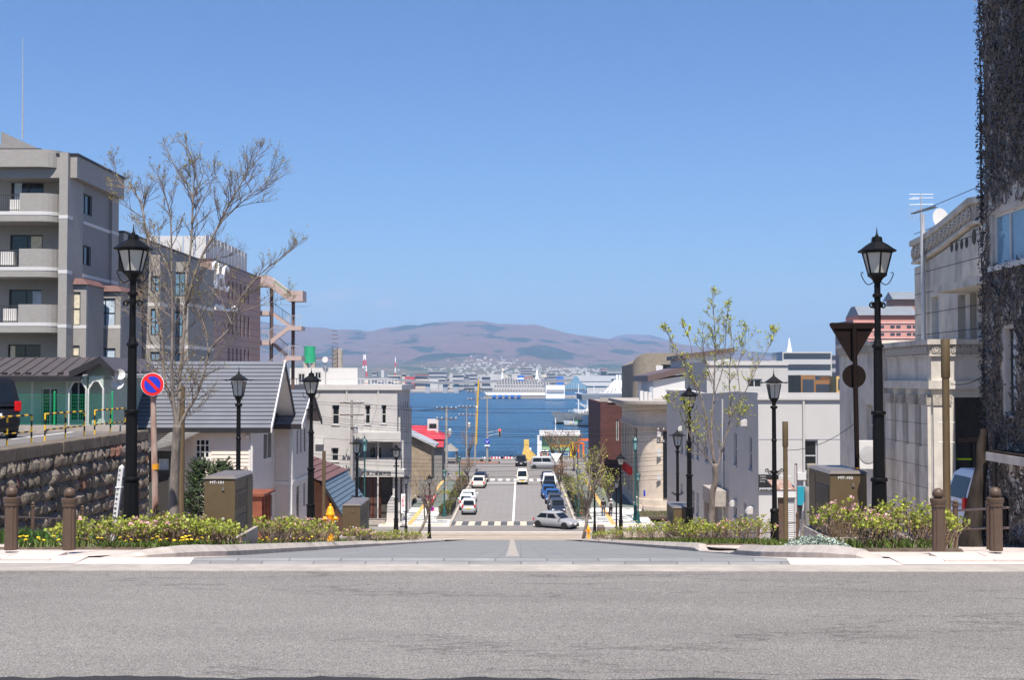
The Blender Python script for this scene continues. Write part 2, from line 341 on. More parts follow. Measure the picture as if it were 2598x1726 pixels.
mat('ship_blue', (.04, .16, .52), .5, .05, 2); mat('ship_green', (.23, .40, .22), .7, .1, 3); mat('orange_paint', (.80, .16, .012), .5, .08, 5); mat('net_green', (.03, .20, .07), .9, .3, 5); mat('aqua', (.03, .42, .36), .6, .1, 3)
mat('skin', (.55, .35, .26), .6, .05, 5); mat('jacket_black', (.012, .012, .014), .85, .2, 9); mat('jacket_grey', (.42, .42, .43), .85, .15, 9); mat('jeans', (.05, .075, .13), .85, .2, 9); mat('trouser_dark', (.02, .02, .024), .85, .2, 9)
mat('hair', (.010, .008, .007), .6, .2, 9); mat('far_white', (.52, .505, .48), .8, .05, .05, rnd=.12); mat('far_cream', (.62, .54, .42), .8, .05, .05, rnd=.12); mat('far_grey', (.34, .34, .35), .8, .05, .05, rnd=.2); mat('far_red', (.45, .06, .05), .8, .1, .05); mat('far_brick', (.36, .20, .15), .8, .1, .05)
mat('far_window', (.05, .06, .075), .3, .1, .1); mat('hotel_pink', (.55, .27, .22), .8, .05, .3); mat('hotel_stripe', (.70, .5, .45), .8, .05, .3); mat('hotel_roof', (.17, .19, .215), .6, .08, .3); mat('ochre_wall', (.60, .36, .12), .8, .08, .3); mat('brown_wall', (.27, .135, .05), .8, .08, .3)
mat('red_roof', (.46, .045, .06), .5, .1, 1.5); mat('tin_roof', (.36, .37, .385), .45, .12, 1.5, grime=.3, gcol=(.3, .28, .25)); mat('store_stone', (.30, .235, .165), .9, .2, 1.5, bump=.4, bscale=4); mat('wood_grey', (.20, .19, .175), .85, .15, 3)
mat('cloth_red', (.55, .02, .02), .8, .1, 4); mat('cyan_board', (.015, .26, .34), .6, .05, 3); mat('hedge', (.045, .075, .018), .7, .3, 2, isl=.5, col2=(.12, .09, .025)); mat('dry_leaf', (.30, .15, .045), .7, .3, 4, isl=.45, trans=.25); mat('tarp_green', (.02, .30, .15), .7, .12, 2)
mat('shed_wall', (.06, .068, .058), .8, .1, 3)
# ================================================================= the setting
def ribbon(name, x0, x1, ys, dz, m, parent=None, nx=2, f=gz):
    b = MB(); xa = x0 if callable(x0) else (lambda y: x0); xb = x1 if callable(x1) else (lambda y: x1)
    for y in ys:
        for i in range(nx): t = i / (nx - 1); b.v.append((xa(y) * (1-t) + xb(y) * t, y, f(y) + dz))
    for j in range(len(ys) - 1):
        for i in range(nx - 1): a = j*nx + i; b.f.append((a, a+1, a+nx+1, a+nx))
    return b.build(name, m, parent)
def ys(a, b, st):
    n = max(1, int(round((b - a) / st))); return [a + (b - a) * i / n for i in range(n + 1)]
# one land sheet: hill, lower town, quay
gl = MB(); gy = [-60, -20, 0, 10, 15.3] + ys(18, 102, 4) + [103, 104, 105, 106, 107, 110, 130, 160, 190, 223]
for y in gy:
    for x in (-400, -60, -14, 6, 20, 60, 500): gl.v.append((x, y, gz(y) - .35))
for j in range(len(gy) - 1):
    for i in range(6): a = j*7 + i; gl.f.append((a, a+1, a+8, a+7))
struct(gl.build('ground', 'earth'))
# quay wall faces and the land of the east harbour
struct(box(-400, 222.6, -3, 24, 223.4, LOW - .2).build('quay_edge', 'concrete'))
# ---- cross street in front
struct(ribbon('road', -60, 60, [-30, 0, 8, 14.55], 0, 'road_asphalt'))
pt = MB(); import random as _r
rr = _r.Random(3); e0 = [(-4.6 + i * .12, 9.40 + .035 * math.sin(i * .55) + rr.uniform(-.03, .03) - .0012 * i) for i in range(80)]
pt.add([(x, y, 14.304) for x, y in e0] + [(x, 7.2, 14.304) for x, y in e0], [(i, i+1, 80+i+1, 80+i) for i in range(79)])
struct(pt.build('dark_patch', 'dark_asphalt'), 'dark patch with ragged edge on the road')  # darker sheet with a ragged edge laid over the road
struct(box(-60, 14.55, 13.9, 60, 15.08, 14.308).build('gutter', 'concrete'), 'pale concrete gutter strip between asphalt and setts')
# ---- steep sett-paved street
KL, KR = -4.2, 3.4
yy = [15.08, 15.3, 15.8, 16.4] + ys(17.3, 103, 2.2)
struct(ribbon('sett_street', lambda y: KL - max(0, 16.3 - y) * .6, lambda y: KR + max(0, 16.2 - y) * .7, yy, 0, 'sett', nx=4), 'steep street paved with grey setts')
sb = MB()
for y in ys(15.1, 103, 3):
    t = (y - 15.1) / 88; c = -.1 - .62 * t; h = .085 + .035 * math.exp(-(y - 15.1) / 3) + .06 * t; sb.v += [(c - h, y, gz(y) + .006), (c + h, y, gz(y) + .006)]
n_ = len(sb.v) // 2; sb.f = [(2*i, 2*i+1, 2*i+3, 2*i+2) for i in range(n_ - 1)]
struct(sb.build('centre_strip', 'concrete'), 'pale concrete strip down the middle of the sett street')
def po(y): return .012 + .075 * min(1, max(0, (y - 15.1) / 2.2))
# ---- pavements beside the slope: base sheet, slabs, kerb stones, planting beds
PL = struct(ribbon('pavement_left', -12.9, lambda y: KL - .18 - max(0, 17.2 - y) * .45, yy, 0, 'slab', nx=3, f=lambda y: gz(y) + po(y)))
PR = struct(ribbon('pavement_right', lambda y: KR + .18 + max(0, 17 - y) * .5, 10.2, yy, 0, 'slab', nx=3, f=lambda y: gz(y) + po(y)))
def slope_piece(w, d, h, jx=0):
    return box(-w/2, -d/2, -h, w/2, d/2, 0).mesh('slab', 'slab')
SLA = math.atan(.1233)
sm = slope_piece(.592, .592, .03)
n_sl = 0
for side, par in ((-1, PL), (1, PR)):
    for j in range(9):
        y = 15.45 + j * .6
        for i in range(9):
            x = side * (4.75 + i * .6)
            lim = (4.2 + .30 + max(0, 17.2 - y) * .45) if side < 0 else (3.4 + .3 + max(0, 17 - y) * .5)
            if abs(x) < lim + .3: continue
            if side < 0 and y > 17.3 and abs(x) < 7.3: continue
            if side > 0 and y > 16.6 and y < 19.4 and abs(x) < 6.2: continue
            inst(sm, 'slab', par, (x, y, gz(y) + po(y) + .004 + random.uniform(-.001, .002)), (math.atan((gz(y+.3) + po(y+.3) - gz(y-.29) - po(y-.29)) / .59), 0, 0))
for j in range(11):            # pale slabs in the gap between the beds on the right
    y = 22.2 + j * .6
    for i in range(7):
        x = 3.95 + i * .6; inst(sm, 'slab', PR, (x, y, gz(y) + po(y) + .004 + random.uniform(-.002, .002)), (-SLA, 0, 0))
def kerb_run(par, path, w=.22, skip=()):
    for i in range(len(path) - 1):
        (xa, ya, ha), (xb, yb, hb) = path[i], path[i+1]; d = V((xb-xa, yb-ya, 0)); nrm = V((-d.y, d.x, 0)).normalized() * w
        if nrm.x * (1 if xa > 0 else -1) < 0: nrm = -nrm
        g = d.normalized() * .006; za, zb = gz(ya), gz(yb)
        a = V((xa, ya, za)) + g; b = V((xb, yb, zb)) - g; ch = nrm * .42
        bt = [a - V((0,0,.15)), b - V((0,0,.15)), b + nrm - V((0,0,.15)), a + nrm - V((0,0,.15))]
        md = [a + V((0,0,ha*.45)), b + V((0,0,hb*.45)), b + nrm + V((0,0,hb*.9)), a + nrm + V((0,0,ha*.9))]
        tp = [a + ch + V((0,0,ha)), b + ch + V((0,0,hb)), b + nrm + V((0,0,hb)), a + nrm + V((0,0,ha))]
        m = MB(); m.add(bt + md + tp, [(0,3,2,1),(0,1,5,4),(1,2,6,5),(2,3,7,6),(3,0,4,7),(4,5,9,8),(5,6,10,9),(6,7,11,10),(7,4,8,11),(8,9,10,11)])
        m.build('kerb_stone', 'kerb', par)
pl = [(-5.1, 15.22, .02), (-4.62, 15.65, .07), (-4.4, 16.1, .12), (-4.27, 16.7, .15), (-4.2, 17.3, .16)]
y = 17.3
while y < 70: y += .8 if y < 30 else 1.6; pl.append((KL, y, .16 if y < 38 else .14))
kerb_run(PL, pl)
pr = [(4.3, 15.2, .03), (4.05, 15.4, .09), (3.75, 15.8, .15), (3.55, 16.4, .16), (3.42, 17.1, .16)]
y = 17.1
while y < 21.4: y += .72; pr.append((KR, y, .16 if y < 20.6 else .05))
pr += [(KR, 22.6, .03), (KR, 24.2, .03), (KR, 24.9, .14)]
y = 24.9
while y < 70: y += .8 if y < 31 else 1.6; pr.append((KR, y, .16))
kerb_run(PR, pr)
def bed(x0, x1, y0, y1, nm='planting_bed'):
    return struct(ribbon(nm, x0, x1, [y0, y0 + .12] + ys(y0 + .4, y1, 1.5), 0, 'soil', f=lambda y: gz(y) + po(y) + (.043 if y > y0 + .05 else -.01)), 'dark soil of planting bed')
bed(-7.2, lambda y: KL - .17 - max(0, 17.4 - y) * .3, 17.3, 62); bed(lambda y: KR + .17 + max(0, 17.4-y)*.3, 5.9, 16.9, 20.2); bed(KR + .17, 5.9, 28.6, 66)
for n_, xa_, xb_ in (('left', -12.9, -3.95), ('right', 3.2, 10.2)): struct(ribbon('corner_apron', xa_, xb_, [15.06, 15.3, 16.2, 18], .003, 'slab'), f'concrete under the {n_} pavement corner')
# ---- tramway road across the foot of the slope
struct(ribbon('tram_road', -120, 120, [104, 105, 106, 107, 113, 117.3], .004, 'low_asphalt'))
struct(box(-90, 106.4, LOW - .1, 90, 112.6, LOW + .012).build('tram_bed', 'tram_paving'), 'beige paved tram bed across the street foot')
trk = struct(box(-90, 112.85, LOW, 90, 113.1, LOW + .014).build('tram_line', 'line_white'), 'white line beside the tram bed')
struct(box(-90, 105.6, LOW - .05, 90, 105.85, LOW + .016).build('tram_line', 'line_white'), 'near white line beside the tram bed')
for y in (107.2, 108.3, 109.9, 111.0): struct(box(-90, y, LOW, 90, y + .16, LOW + .02).build('tram_rail', 'rail'), 'dark tram rail groove')
# ---- lower street
LX0, LX1 = -6.6, 5.15
struct(ribbon('lower_street', LX0, LX1, [117.3, 140, 172], .008, 'sett_low', f=lambda y: LOW))
struct(ribbon('quay_road', -120, 120, [172, 190, 204], .006, 'low_asphalt', f=lambda y: LOW)); struct(ribbon('quay_apron', -6, 30, [204, 214, 222.5], .004, 'low_asphalt', f=lambda y: LOW))
def flat(name, x0, x1, y0, y1, m, dz=.014, label=None): return struct(MB().quad((x0,y0,LOW+dz),(x1,y0,LOW+dz),(x1,y1,LOW+dz),(x0,y1,LOW+dz)).build(name, m), label)
flat('centre_line', -.86, -.66, 121, 169, 'line_white', label='white centre line of the lower street'); flat('stop_line', LX0 + .2, -.9, 166.2, 166.7, 'line_white', label='white stop line before the far crossing')
for i in range(11): flat('crossing_stripe', LX0 + .35 + i * 1.05, LX0 + .9 + i * 1.05, 169.6, 173.2, 'line_white', label='white stripe of the far crossing')
for i in range(19):
    x = LX0 - .8 + i * .61; flat('crossing_stripe', x, x + .6, 117.9, 121.2, 'zebra_cream' if i % 2 == 0 else 'zebra_dark', label='cream stripe of the near crossing' if i % 2 == 0 else 'dark stripe of the near crossing')
for s, xa, xb in (('left', -13.2, LX0), ('right', LX1, 12.4)):
    pv = struct(box(xa, 116.8, LOW - .2, xb, 170, LOW + .13).build('pavement_lower_' + s, 'paver_white'))
    x_k = LX0 if s == 'left' else LX1; struct(box(x_k - .12, 117, LOW - .2, x_k + .12, 170, LOW + .16).build('kerb', 'kerb'), f'low kerb along the {s} pavement of the lower street')
    gm = MB().quad((xa, 133, LOW+.136), (xb - (1.5 if s == 'left' else 0), 133, LOW+.136), (xb - (1.5 if s == 'left' else 0), 170, LOW+.136), (xa, 170, LOW+.136)); gm.build('green_paving', 'green_paving', pv)
    rq = random.Random(5)
    tl = box(-.5, -.2, 0, .5, .2, .006).mesh('paver', 'paver_grey'); k = 0
    for j in range(34):
        for i in range(6):
            if rq.random() < .46:
                x = xa + .6 + i * 1.02 + (j % 2) * .5; y = 118.2 + j * .43
                if x + .5 < xb - .2 and y < 132.7: inst(tl, 'paver', pv, (x, y, LOW + .131))
    x0 = -10.6 if s == 'left' else 8.4
    gt = box(x0, 118, LOW + .14, x0 + .42, 169, LOW + .146).build('tactile_strip', 'tactile', pv)
    box(xa + .3, 117.2, LOW + .14, xb - .5, 117.75, LOW + .146).build('tactile_strip', 'tactile', pv)
    bx0 = (LX0 - 1.6, LX0 - .15) if s == 'left' else (LX1 + .15, LX1 + 1.7)
    struct(box(bx0[0], 122, LOW, bx0[1], 168, LOW + .2).build('verge', 'earth'), f'earth verge with hedge along the {s} kerb')
# ---- sea
seab = MB()
seab.add([(-6000, 223, 0), (6000, 223, 0), (6000, 2600, 0), (-6000, 2600, 0)], [(0, 1, 2, 3)])
sm_ = bpy.data.materials.new('sea_water'); sm_.use_nodes = True; t = sm_.node_tree; b = t.nodes['Principled BSDF']
b.inputs['Base Color'].default_value = (.008, .055, .125, 1); b.inputs['Roughness'].default_value = .22; b.inputs['IOR'].default_value = 1.33; b.inputs['Specular IOR Level'].default_value = .14
g = t.nodes.new('ShaderNodeNewGeometry'); mpn = t.nodes.new('ShaderNodeMapping'); mpn.inputs['Scale'].default_value = (.35, .12, 1); t.links.new(g.outputs['Position'], mpn.inputs[0])
n1 = t.nodes.new('ShaderNodeTexNoise'); n1.inputs['Scale'].default_value = 1.6; n1.inputs['Detail'].default_value = 8; n1.inputs['Roughness'].default_value = .62; t.links.new(mpn.outputs[0], n1.inputs[0])
bp = t.nodes.new('ShaderNodeBump'); bp.inputs['Strength'].default_value = 1; bp.inputs['Distance'].default_value = 2.6; t.links.new(n1.outputs[0], bp.inputs['Height']); t.links.new(bp.outputs[0], b.inputs['Normal'])
n2 = t.nodes.new('ShaderNodeTexNoise'); n2.inputs['Scale'].default_value = .11; n2.inputs['Detail'].default_value = 8; mp2 = t.nodes.new('ShaderNodeMapping'); mp2.inputs['Scale'].default_value = (.3, .9, 1)
t.links.new(g.outputs['Position'], mp2.inputs[0]); t.links.new(mp2.outputs[0], n2.inputs[0]); rr2 = t.nodes.new('ShaderNodeValToRGB')
rr2.color_ramp.elements[0].color = (.003, .035, .088, 1); rr2.color_ramp.elements[1].color = (.014, .115, .24, 1); rr2.color_ramp.elements[0].position = .35; rr2.color_ramp.elements[1].position = .68
t.links.new(n2.outputs[0], rr2.inputs[0]); t.links.new(rr2.outputs[0], b.inputs['Base Color']); M['sea'] = sm_
struct(seab.build('sea', 'sea'))
# ---- far shore and mountains
def interp(tab, x):
    if x <= tab[0][0]: return tab[0][1]
    for (a, b), (c, d) in zip(tab, tab[1:]):
        if x <= c: return b + (d - b) * (x - a) / (c - a)
    return tab[-1][1]
RIDGE = [(-900, 850), (-200, 838), (300, 820), (640, 812), (700, 824), (765, 828), (838, 833), (935, 839), (975, 829), (1035, 825), (1095, 817), (1167, 814), (1216, 811), (1240, 818), (1266, 823), (1310, 820), (1354, 822), (1400, 834), (1440, 843), (1500, 854), (1560, 858), (1650, 864), (1750, 878), (1900, 892), (2100, 905), (2600, 915), (3400, 925)]
KNOB = [(1440, 880), (1500, 872), (1545, 852), (1562, 842), (1590, 837), (1625, 839), (1652, 838), (1690, 852), (1740, 868), (1800, 880), (1900, 890), (2000, 905)]
def ground_far(u, Y):
    H = (965 - interp(RIDGE, u)) / FPX * 8200 + CZ
    if Y < 2200: return 2.2
    t = min(1, (Y - 2200) / 6000)
    base = H * (.16 * t + .84 * t ** 2.3) if t < 1 else H * max(.35, 1 - (Y - 8200) / 4000)
    x = (u - 1322) / FPX * Y
    r = noise.fractal(V((x * .0011, Y * .0007, 3.1)), 1.0, 2.1, 6); r2 = 1 - abs(noise.fractal(V((x * .0016, Y * .0008, 9)), 1, 2, 5)) * 1.5
    env = max(0, math.sin(math.pi * min(1, t)) ) ** .8
    return 2.2 + base + env * (r * 34 + (r2 - .6) * 74) * t + t * 17 * noise.fractal(V((x * .005, Y * .003, 5)), 1, 2, 4)
NU, NY = 260, 70
mb = MB(); yl = [1960 + (10500 - 1960) * (j / NY) ** 1.25 for j in range(NY + 1)]
for Y in yl:
    for i in range(NU + 1):
        u = -900 + 4400 * i / NU; x = (u - 1322) / FPX * Y; mb.v.append((x, Y, ground_far(u, Y)))
for j in range(NY):
    for i in range(NU): a = j * (NU + 1) + i; mb.f.append((a, a+1, a+NU+2, a+NU+1))
mm = mat('mountain', (.15, .098, .084), .95, .3, .016, world=True, col2=(.095, .068, .062)); t = mm.node_tree; b = t.nodes['Principled BSDF']; src = b.inputs['Base Color'].links[0].from_socket
g = t.nodes.new('ShaderNodeNewGeometry'); m1 = t.nodes.new('ShaderNodeMapping'); m1.inputs['Scale'].default_value = (.0036, .0016, .012); t.links.new(g.outputs['Position'], m1.inputs[0])
n1 = t.nodes.new('ShaderNodeTexNoise'); n1.inputs['Scale'].default_value = 1; n1.inputs['Detail'].default_value = 7; n1.inputs['Roughness'].default_value = .6; t.links.new(m1.outputs[0], n1.inputs[0])
r1 = t.nodes.new('ShaderNodeValToRGB'); r1.color_ramp.elements[0].position = .535; r1.color_ramp.elements[1].position = .565; t.links.new(n1.outputs[0], r1.inputs[0])
x1 = t.nodes.new('ShaderNodeMix'); x1.data_type = 'RGBA'; x1.inputs[7].default_value = (.016, .036, .030, 1); t.links.new(r1.outputs[0], x1.inputs[0]); t.links.new(src, x1.inputs[6])
s1 = t.nodes.new('ShaderNodeSeparateXYZ'); t.links.new(g.outputs['Position'], s1.inputs[0])
lo = t.nodes.new('ShaderNodeMapRange'); lo.inputs[1].default_value = 40; lo.inputs[2].default_value = 120; lo.inputs[3].default_value = .75; lo.inputs[4].default_value = 0; t.links.new(s1.outputs[2], lo.inputs[0])
n3 = t.nodes.new('ShaderNodeTexNoise'); n3.inputs['Scale'].default_value = .006; n3.inputs['Detail'].default_value = 8; t.links.new(g.outputs['Position'], n3.inputs[0])
r3 = t.nodes.new('ShaderNodeValToRGB'); r3.color_ramp.elements[0].color = (.05, .075, .03, 1); r3.color_ramp.elements[1].color = (.15, .125, .08, 1); r3.color_ramp.elements[0].position = .42; r3.color_ramp.elements[1].position = .6; t.links.new(n3.outputs[0], r3.inputs[0])
x2 = t.nodes.new('ShaderNodeMix'); x2.data_type = 'RGBA'; t.links.new(lo.outputs[0], x2.inputs[0]); t.links.new(x1.outputs[2], x2.inputs[6]); t.links.new(r3.outputs[0], x2.inputs[7]); t.links.new(x2.outputs[2], b.inputs['Base Color'])
struct(mb.build('mountains', 'mountain', smooth=True), 'brown-purple mountain range with dark conifer patches')
kb = MB(); NK = 60
for j in range(10):
    Y = 10600 + 320 * j
    for i in range(NK + 1):
        u = 1420 + 600 * i / NK; h = (965 - interp(KNOB, u)) / FPX * 10900 + CZ; s = math.sin(math.pi * (.15 + .7 * j / 9)) if j else .3
        x = (u - 1322) / FPX * Y; kb.v.append((x, Y, h * min(1, s) + 7 * noise.fractal(V((x*.002, Y*.002, 1)), 1, 2, 4)))
for j in range(9):
    for i in range(NK): a = j * (NK + 1) + i; kb.f.append((a, a+1, a+NK+2, a+NK+1))
struct(kb.build('hill', 'mountain', smooth=True), 'rounded blue hill behind the range')
# pale clearings on the shoulder of the range
for (u0, u1, v, Y) in ((1480, 1525, 868, 7600), (1620, 1650, 868, 7600), (1600, 1720, 891, 6200)):
    pass
# ---- far town: countless houses on the lower slopes, then the blocks one can tell apart
rq = random.Random(21); hb = MB()
clusters = [(u_, Y_, su, sy, n_) for u_, Y_, su, sy, n_ in ((1230, 4700, 45, 250, 150), (1150, 4300, 40, 130, 60), (1300, 3700, 120, 500, 220), (1440, 4200, 60, 350, 170), (1560, 4300, 60, 350, 120), (1400, 3200, 160, 350, 260), (960, 3000, 90, 300, 120), (1120, 3000, 90, 300, 160), (1240, 2900, 70, 300, 140), (1700, 3500, 200, 600, 160), (1500, 3300, 80, 300, 140))]
for u_, Y_, su, sy, n_ in clusters:
    for k in range(int(n_ * .65)):
        u = rq.gauss(u_, su); Y = max(2350, rq.gauss(Y_, sy)); x = (u - 1322) / FPX * Y; z = ground_far(u, Y); s = rq.uniform(4, 10) * (2 if rq.random() < .07 else 1); h = rq.uniform(2.5, 5.5); d = s * .7
        hb.box(x - s/2, Y, z - 3, x + s/2, Y + d, z + h)
stuff(hb.build('hillside_houses', 'far_white'), 'tiny white houses scattered over the far lower slopes', 'houses')
# haze box: closed, round everything
hz = box(-9000, -400, -8, 9000, 14200, 620).build('haze', None); hz['kind'] = 'stuff'; hz['label'] = 'thin blue haze in the air'
hm = bpy.data.materials.new('haze_air'); hm.use_nodes = True; t = hm.node_tree; t.nodes.clear(); o_ = t.nodes.new('ShaderNodeOutputMaterial'); pv = t.nodes.new('ShaderNodeVolumePrincipled')
pv.inputs['Color'].default_value = (.42, .64, 1, 1); pv.inputs['Density'].default_value = 9.6e-5; pv.inputs['Anisotropy'].default_value = 0
t.links.new(pv.outputs[0], o_.inputs['Volume']); hz.data.materials.clear(); hz.data.materials.append(hm)
# ================================================================= street furniture
# ---- tall six-sided lantern lamp
def scroll(mb, c, dirv, size, r=.012, turns=1.25, n=16, flip=1):
    c = V(c); d = V(dirv).normalized(); up = V((0, 0, 1)); pts = []
    for i in range(n + 1):
        t = i / n; a = turns * 2 * math.pi * t; rad = size * (1 - .75 * t)
        pts.append(c + d * (size + math.cos(math.pi - a) * rad) + up * (flip * math.sin(a) * rad))
    mb.tube(pts, r, 5)
def lantern_lamp():
    t = thing('street_lamp', 'x', 'lamp')
    MB().lathe([(.19, 0), (.19, .06), (.15, .12), (.125, .5), (.115, 1.06)], 8).build('base', 'black_paint', t)
    MB().lathe([(.094, 1.06), (.090, 2.14), (.075, 2.16), (.070, 3.2), (.052, 3.3), (.050, 4.2)], 8).build('shaft', 'black_paint', t)
    for z, r in ((1.08, .135), (2.13, .118), (3.18, .092), (3.98, .078)): MB().lathe([(r - .02, z - .035), (r, z - .02), (r, z + .015), (r - .02, z + .03)], 12).build('collar', 'black_paint', t)
    for k in range(4):
        s = MB(); a = k * math.pi / 2 + .3; d = (math.cos(a), math.sin(a), 0); scroll(s, (d[0]*.045, d[1]*.045, 3.82), d, .055, .014, 1.3); s.build('scroll', 'black_paint', t)
    for k in (0, math.pi):
        s = MB(); d = (math.cos(k), math.sin(k), 0); s.tube([(d[0]*(.05 + .2 * i / 10), 0, 4.2 - .06 * math.sin(i / 10 * math.pi) + .10 * (i / 10) ** 3) for i in range(11)] + [(d[0]*.255, 0, 4.33), (d[0]*.235, 0, 4.35), (d[0]*.22, 0, 4.33)], .008, 5); s.build('scroll', 'black_paint', t)
    MB().lathe([(.05, 4.17), (.075, 4.22), (.10, 4.25), (.155, 4.29), (.155, 4.315)], 6, a0=math.pi / 6).build('lantern_cup', 'black_paint', t)
    fr = MB(); rb, rt, z0, z1 = .138, .232, 4.31, 4.665
    for k in range(6):
        a = k * math.pi / 3 + math.pi / 6; fr.tube([(math.cos(a)*rb, math.sin(a)*rb, z0), (math.cos(a)*rt, math.sin(a)*rt, z1)], .014, 5)
        q = MB(); a2 = a + math.pi / 3; e = .985
        q.hexa([(math.cos(x)*r*e*k2, math.sin(x)*r*e*k2, z) for k2, (x, r, z) in ((1, (a, rb, z0)), (1, (a2, rb, z0)), (.97, (a2, rb, z0)), (.97, (a, rb, z0)))], [(math.cos(x)*r*e*k2, math.sin(x)*r*e*k2, z) for k2, (x, r, z) in ((1, (a, rt, z1)), (1, (a2, rt, z1)), (.98, (a2, rt, z1)), (.98, (a, rt, z1)))])
        q.build('pane', 'lantern_glass', t)
    fr.lathe([(.15, z0 - .01), (.15, z0 + .02)], 6, a0=math.pi/6); fr.lathe([(.24, z1 - .02), (.24, z1 + .01)], 6, a0=math.pi/6); fr.build('lantern_frame', 'black_paint', t)
    MB().lathe([(.295, 4.665), (.30, 4.69), (.27, 4.705), (.17, 4.78), (.095, 4.825), (.085, 4.83), (.088, 4.84), (.078, 4.90), (.06, 4.91)], 8, a0=math.pi / 8).build('lantern_roof', 'black_paint', t)
    MB().lathe([(.022, 4.90), (.03, 4.93), (.014, 4.955), (.002, 5.07)], 8).build('finial', 'black_paint', t)
    return t
def hat_lamp():                                     # smaller lamp with flared square hat
    t = thing('street_lamp', 'x', 'lamp'); q4 = math.pi / 4
    MB().lathe([(.13, 0), (.13, .05), (.105, .1), (.095, .76), (.11, .78), (.11, .83), (.085, .86)], 12).build('base', 'black_paint', t)
    MB().lathe([(.062, .86), (.056, 1.7), (.05, 3.3)], 10).build('shaft', 'black_paint', t)
    for z, r in ((1.74, .085), (2.5, .066), (3.3, .09)): MB().lathe([(r*.8, z - .04), (r, z - .01), (r, z + .01), (r*.8, z + .03)], 12).build('collar', 'black_paint', t)
    for k in range(4):
        s = MB(); a = k * math.pi / 2; d = (math.cos(a), math.sin(a), 0); scroll(s, (d[0]*.055, d[1]*.055, 1.72), d, .05, .011, 1.4); s.build('scroll', 'black_paint', t); s = MB(); scroll(s, (d[0]*.13, d[1]*.13, 1.77), d, .05, .010, 1.4); s.build('scroll', 'black_paint', t)
    MB().lathe([(.05, 3.33), (.07, 3.42), (.105, 3.46), (.115, 3.5)], 4, a0=q4).build('lantern_cup', 'black_paint', t)
    fr = MB(); rb, rt, z0, z1 = .125, .205, 3.50, 3.86
    for k in range(4):
        a = k * math.pi / 2 + q4; fr.tube([(math.cos(a)*rb, math.sin(a)*rb, z0), (math.cos(a)*rt, math.sin(a)*rt, z1)], .014, 4)
        a2 = a + math.pi / 2; am = a + q4; c45 = math.cos(q4)
        q = MB(); q.hexa([(math.cos(x)*rb*k2, math.sin(x)*rb*k2, z0) for x, k2 in ((a, 1), (a2, 1), (a2, .97), (a, .97))], [(math.cos(x)*rt*k2, math.sin(x)*rt*k2, z1) for x, k2 in ((a, 1), (a2, 1), (a2, .98), (a, .98))])
        q.build('pane', 'lantern_clear', t); fr.tube([(math.cos(am)*rb*c45, math.sin(am)*rb*c45, z0), (math.cos(am)*rt*c45, math.sin(am)*rt*c45, z1)], .009, 4)
    fr.lathe([(.13, z0 - .012), (.13, z0 + .02)], 4, a0=q4); fr.build('lantern_frame', 'black_paint', t)
    MB().lathe([(.03, 3.56), (.05, 3.58), (.05, 3.75), (.03, 3.78)], 8).build('bulb', 'lantern_glass', t)
    h = MB(); rings = [(.40, 3.865), (.41, 3.885), (.27, 3.90), (.15, 3.97), (.06, 4.03), (.03, 4.05)]
    for r, z in rings:
        for k in range(8):
            a = k * q4 + q4; corner = k % 2 == 0; rr_ = r * (1 if corner else .72); h.v.append((math.cos(a)*rr_, math.sin(a)*rr_, z + (.022 if corner and r > .35 else 0)))
    for i in range(5):
        for k in range(8): k2 = (k+1) % 8; h.f.append((i*8+k, i*8+k2, i*8+8+k2, i*8+8+k))
    h.f += [tuple(range(8))[::-1], tuple(range(40, 48))]; h.build('lantern_roof', 'black_paint', t)
    MB().lathe([(.02, 4.04), (.028, 4.07), (.012, 4.1), (.002, 4.24)], 8).build('finial', 'black_paint', t)
    return t
big0 = lantern_lamp(); hat0 = hat_lamp()
BIG = [(335, 19.7, -1, 'tall black lantern lamp beside the leaning white marker post'), (2228, 19.9, 1, 'tall black lantern lamp beside the dark-backed triangular sign'), (790, 36.6, -1, 'tall black lantern lamp in front of the cream clapboard house wing'), (1748, 40.4, 1, 'tall black lantern lamp half hidden by yellow-green twigs beside the white building'),
       (1006, 66, -1, 'tall black lantern lamp in front of the grey museum doorway'), (1574, 73, 1, 'tall black lantern lamp in front of the rounded stone bank'), (1090, 98.5, -1, 'black lantern lamp at the slope foot behind a red stop sign'), (1508, 98.5, 1, 'black lantern lamp at the slope foot carrying a round sign seen from behind')]
first = True
for u, Y, s, lab in BIG:
    x = P(u, 965, Y).x; l = (x, Y, gz(Y) + .10)
    if first: big0.location = l; big0['label'] = lab; first = False
    else: dup(big0, l, 0, lab)
HAT = [(606, 30, 'slim black lamp with flared hat standing behind the brown cabinet'), (1963, 30.5, 'slim black lamp with flared hat in front of the black shop board'), (906, 50.5, 'slim black lamp with flared hat behind the second brown cabinet'), (1718, 46.5, 'slim black lamp with flared hat behind the small cabinet by the white building'), (1031, 81, 'slim black lamp with flared hat beside the white banner'), (1563, 87, 'slim black lamp with flared hat beside the walking couple')]
first = True
for u, Y, lab in HAT:
    x = P(u, 965, Y).x; l = (x, Y, gz(Y) + .10)
    if first: hat0.location = l; hat0['label'] = lab; first = False
    else: dup(hat0, l, 0, lab)
MB().lathe([(.2, 0), (.2, .62), (.17, .66)], 12).build('sleeve', 'black', None).parent = None
o_ = bpy.data.objects['sleeve']; o_.name = 'lamp_sleeve'; x = P(1508, 965, 98.5).x; o_.location = (x, 98.5, gz(98.5)); tag(o_, 'fat black sleeve round the foot of the lamp at the slope bottom', 'sleeve')
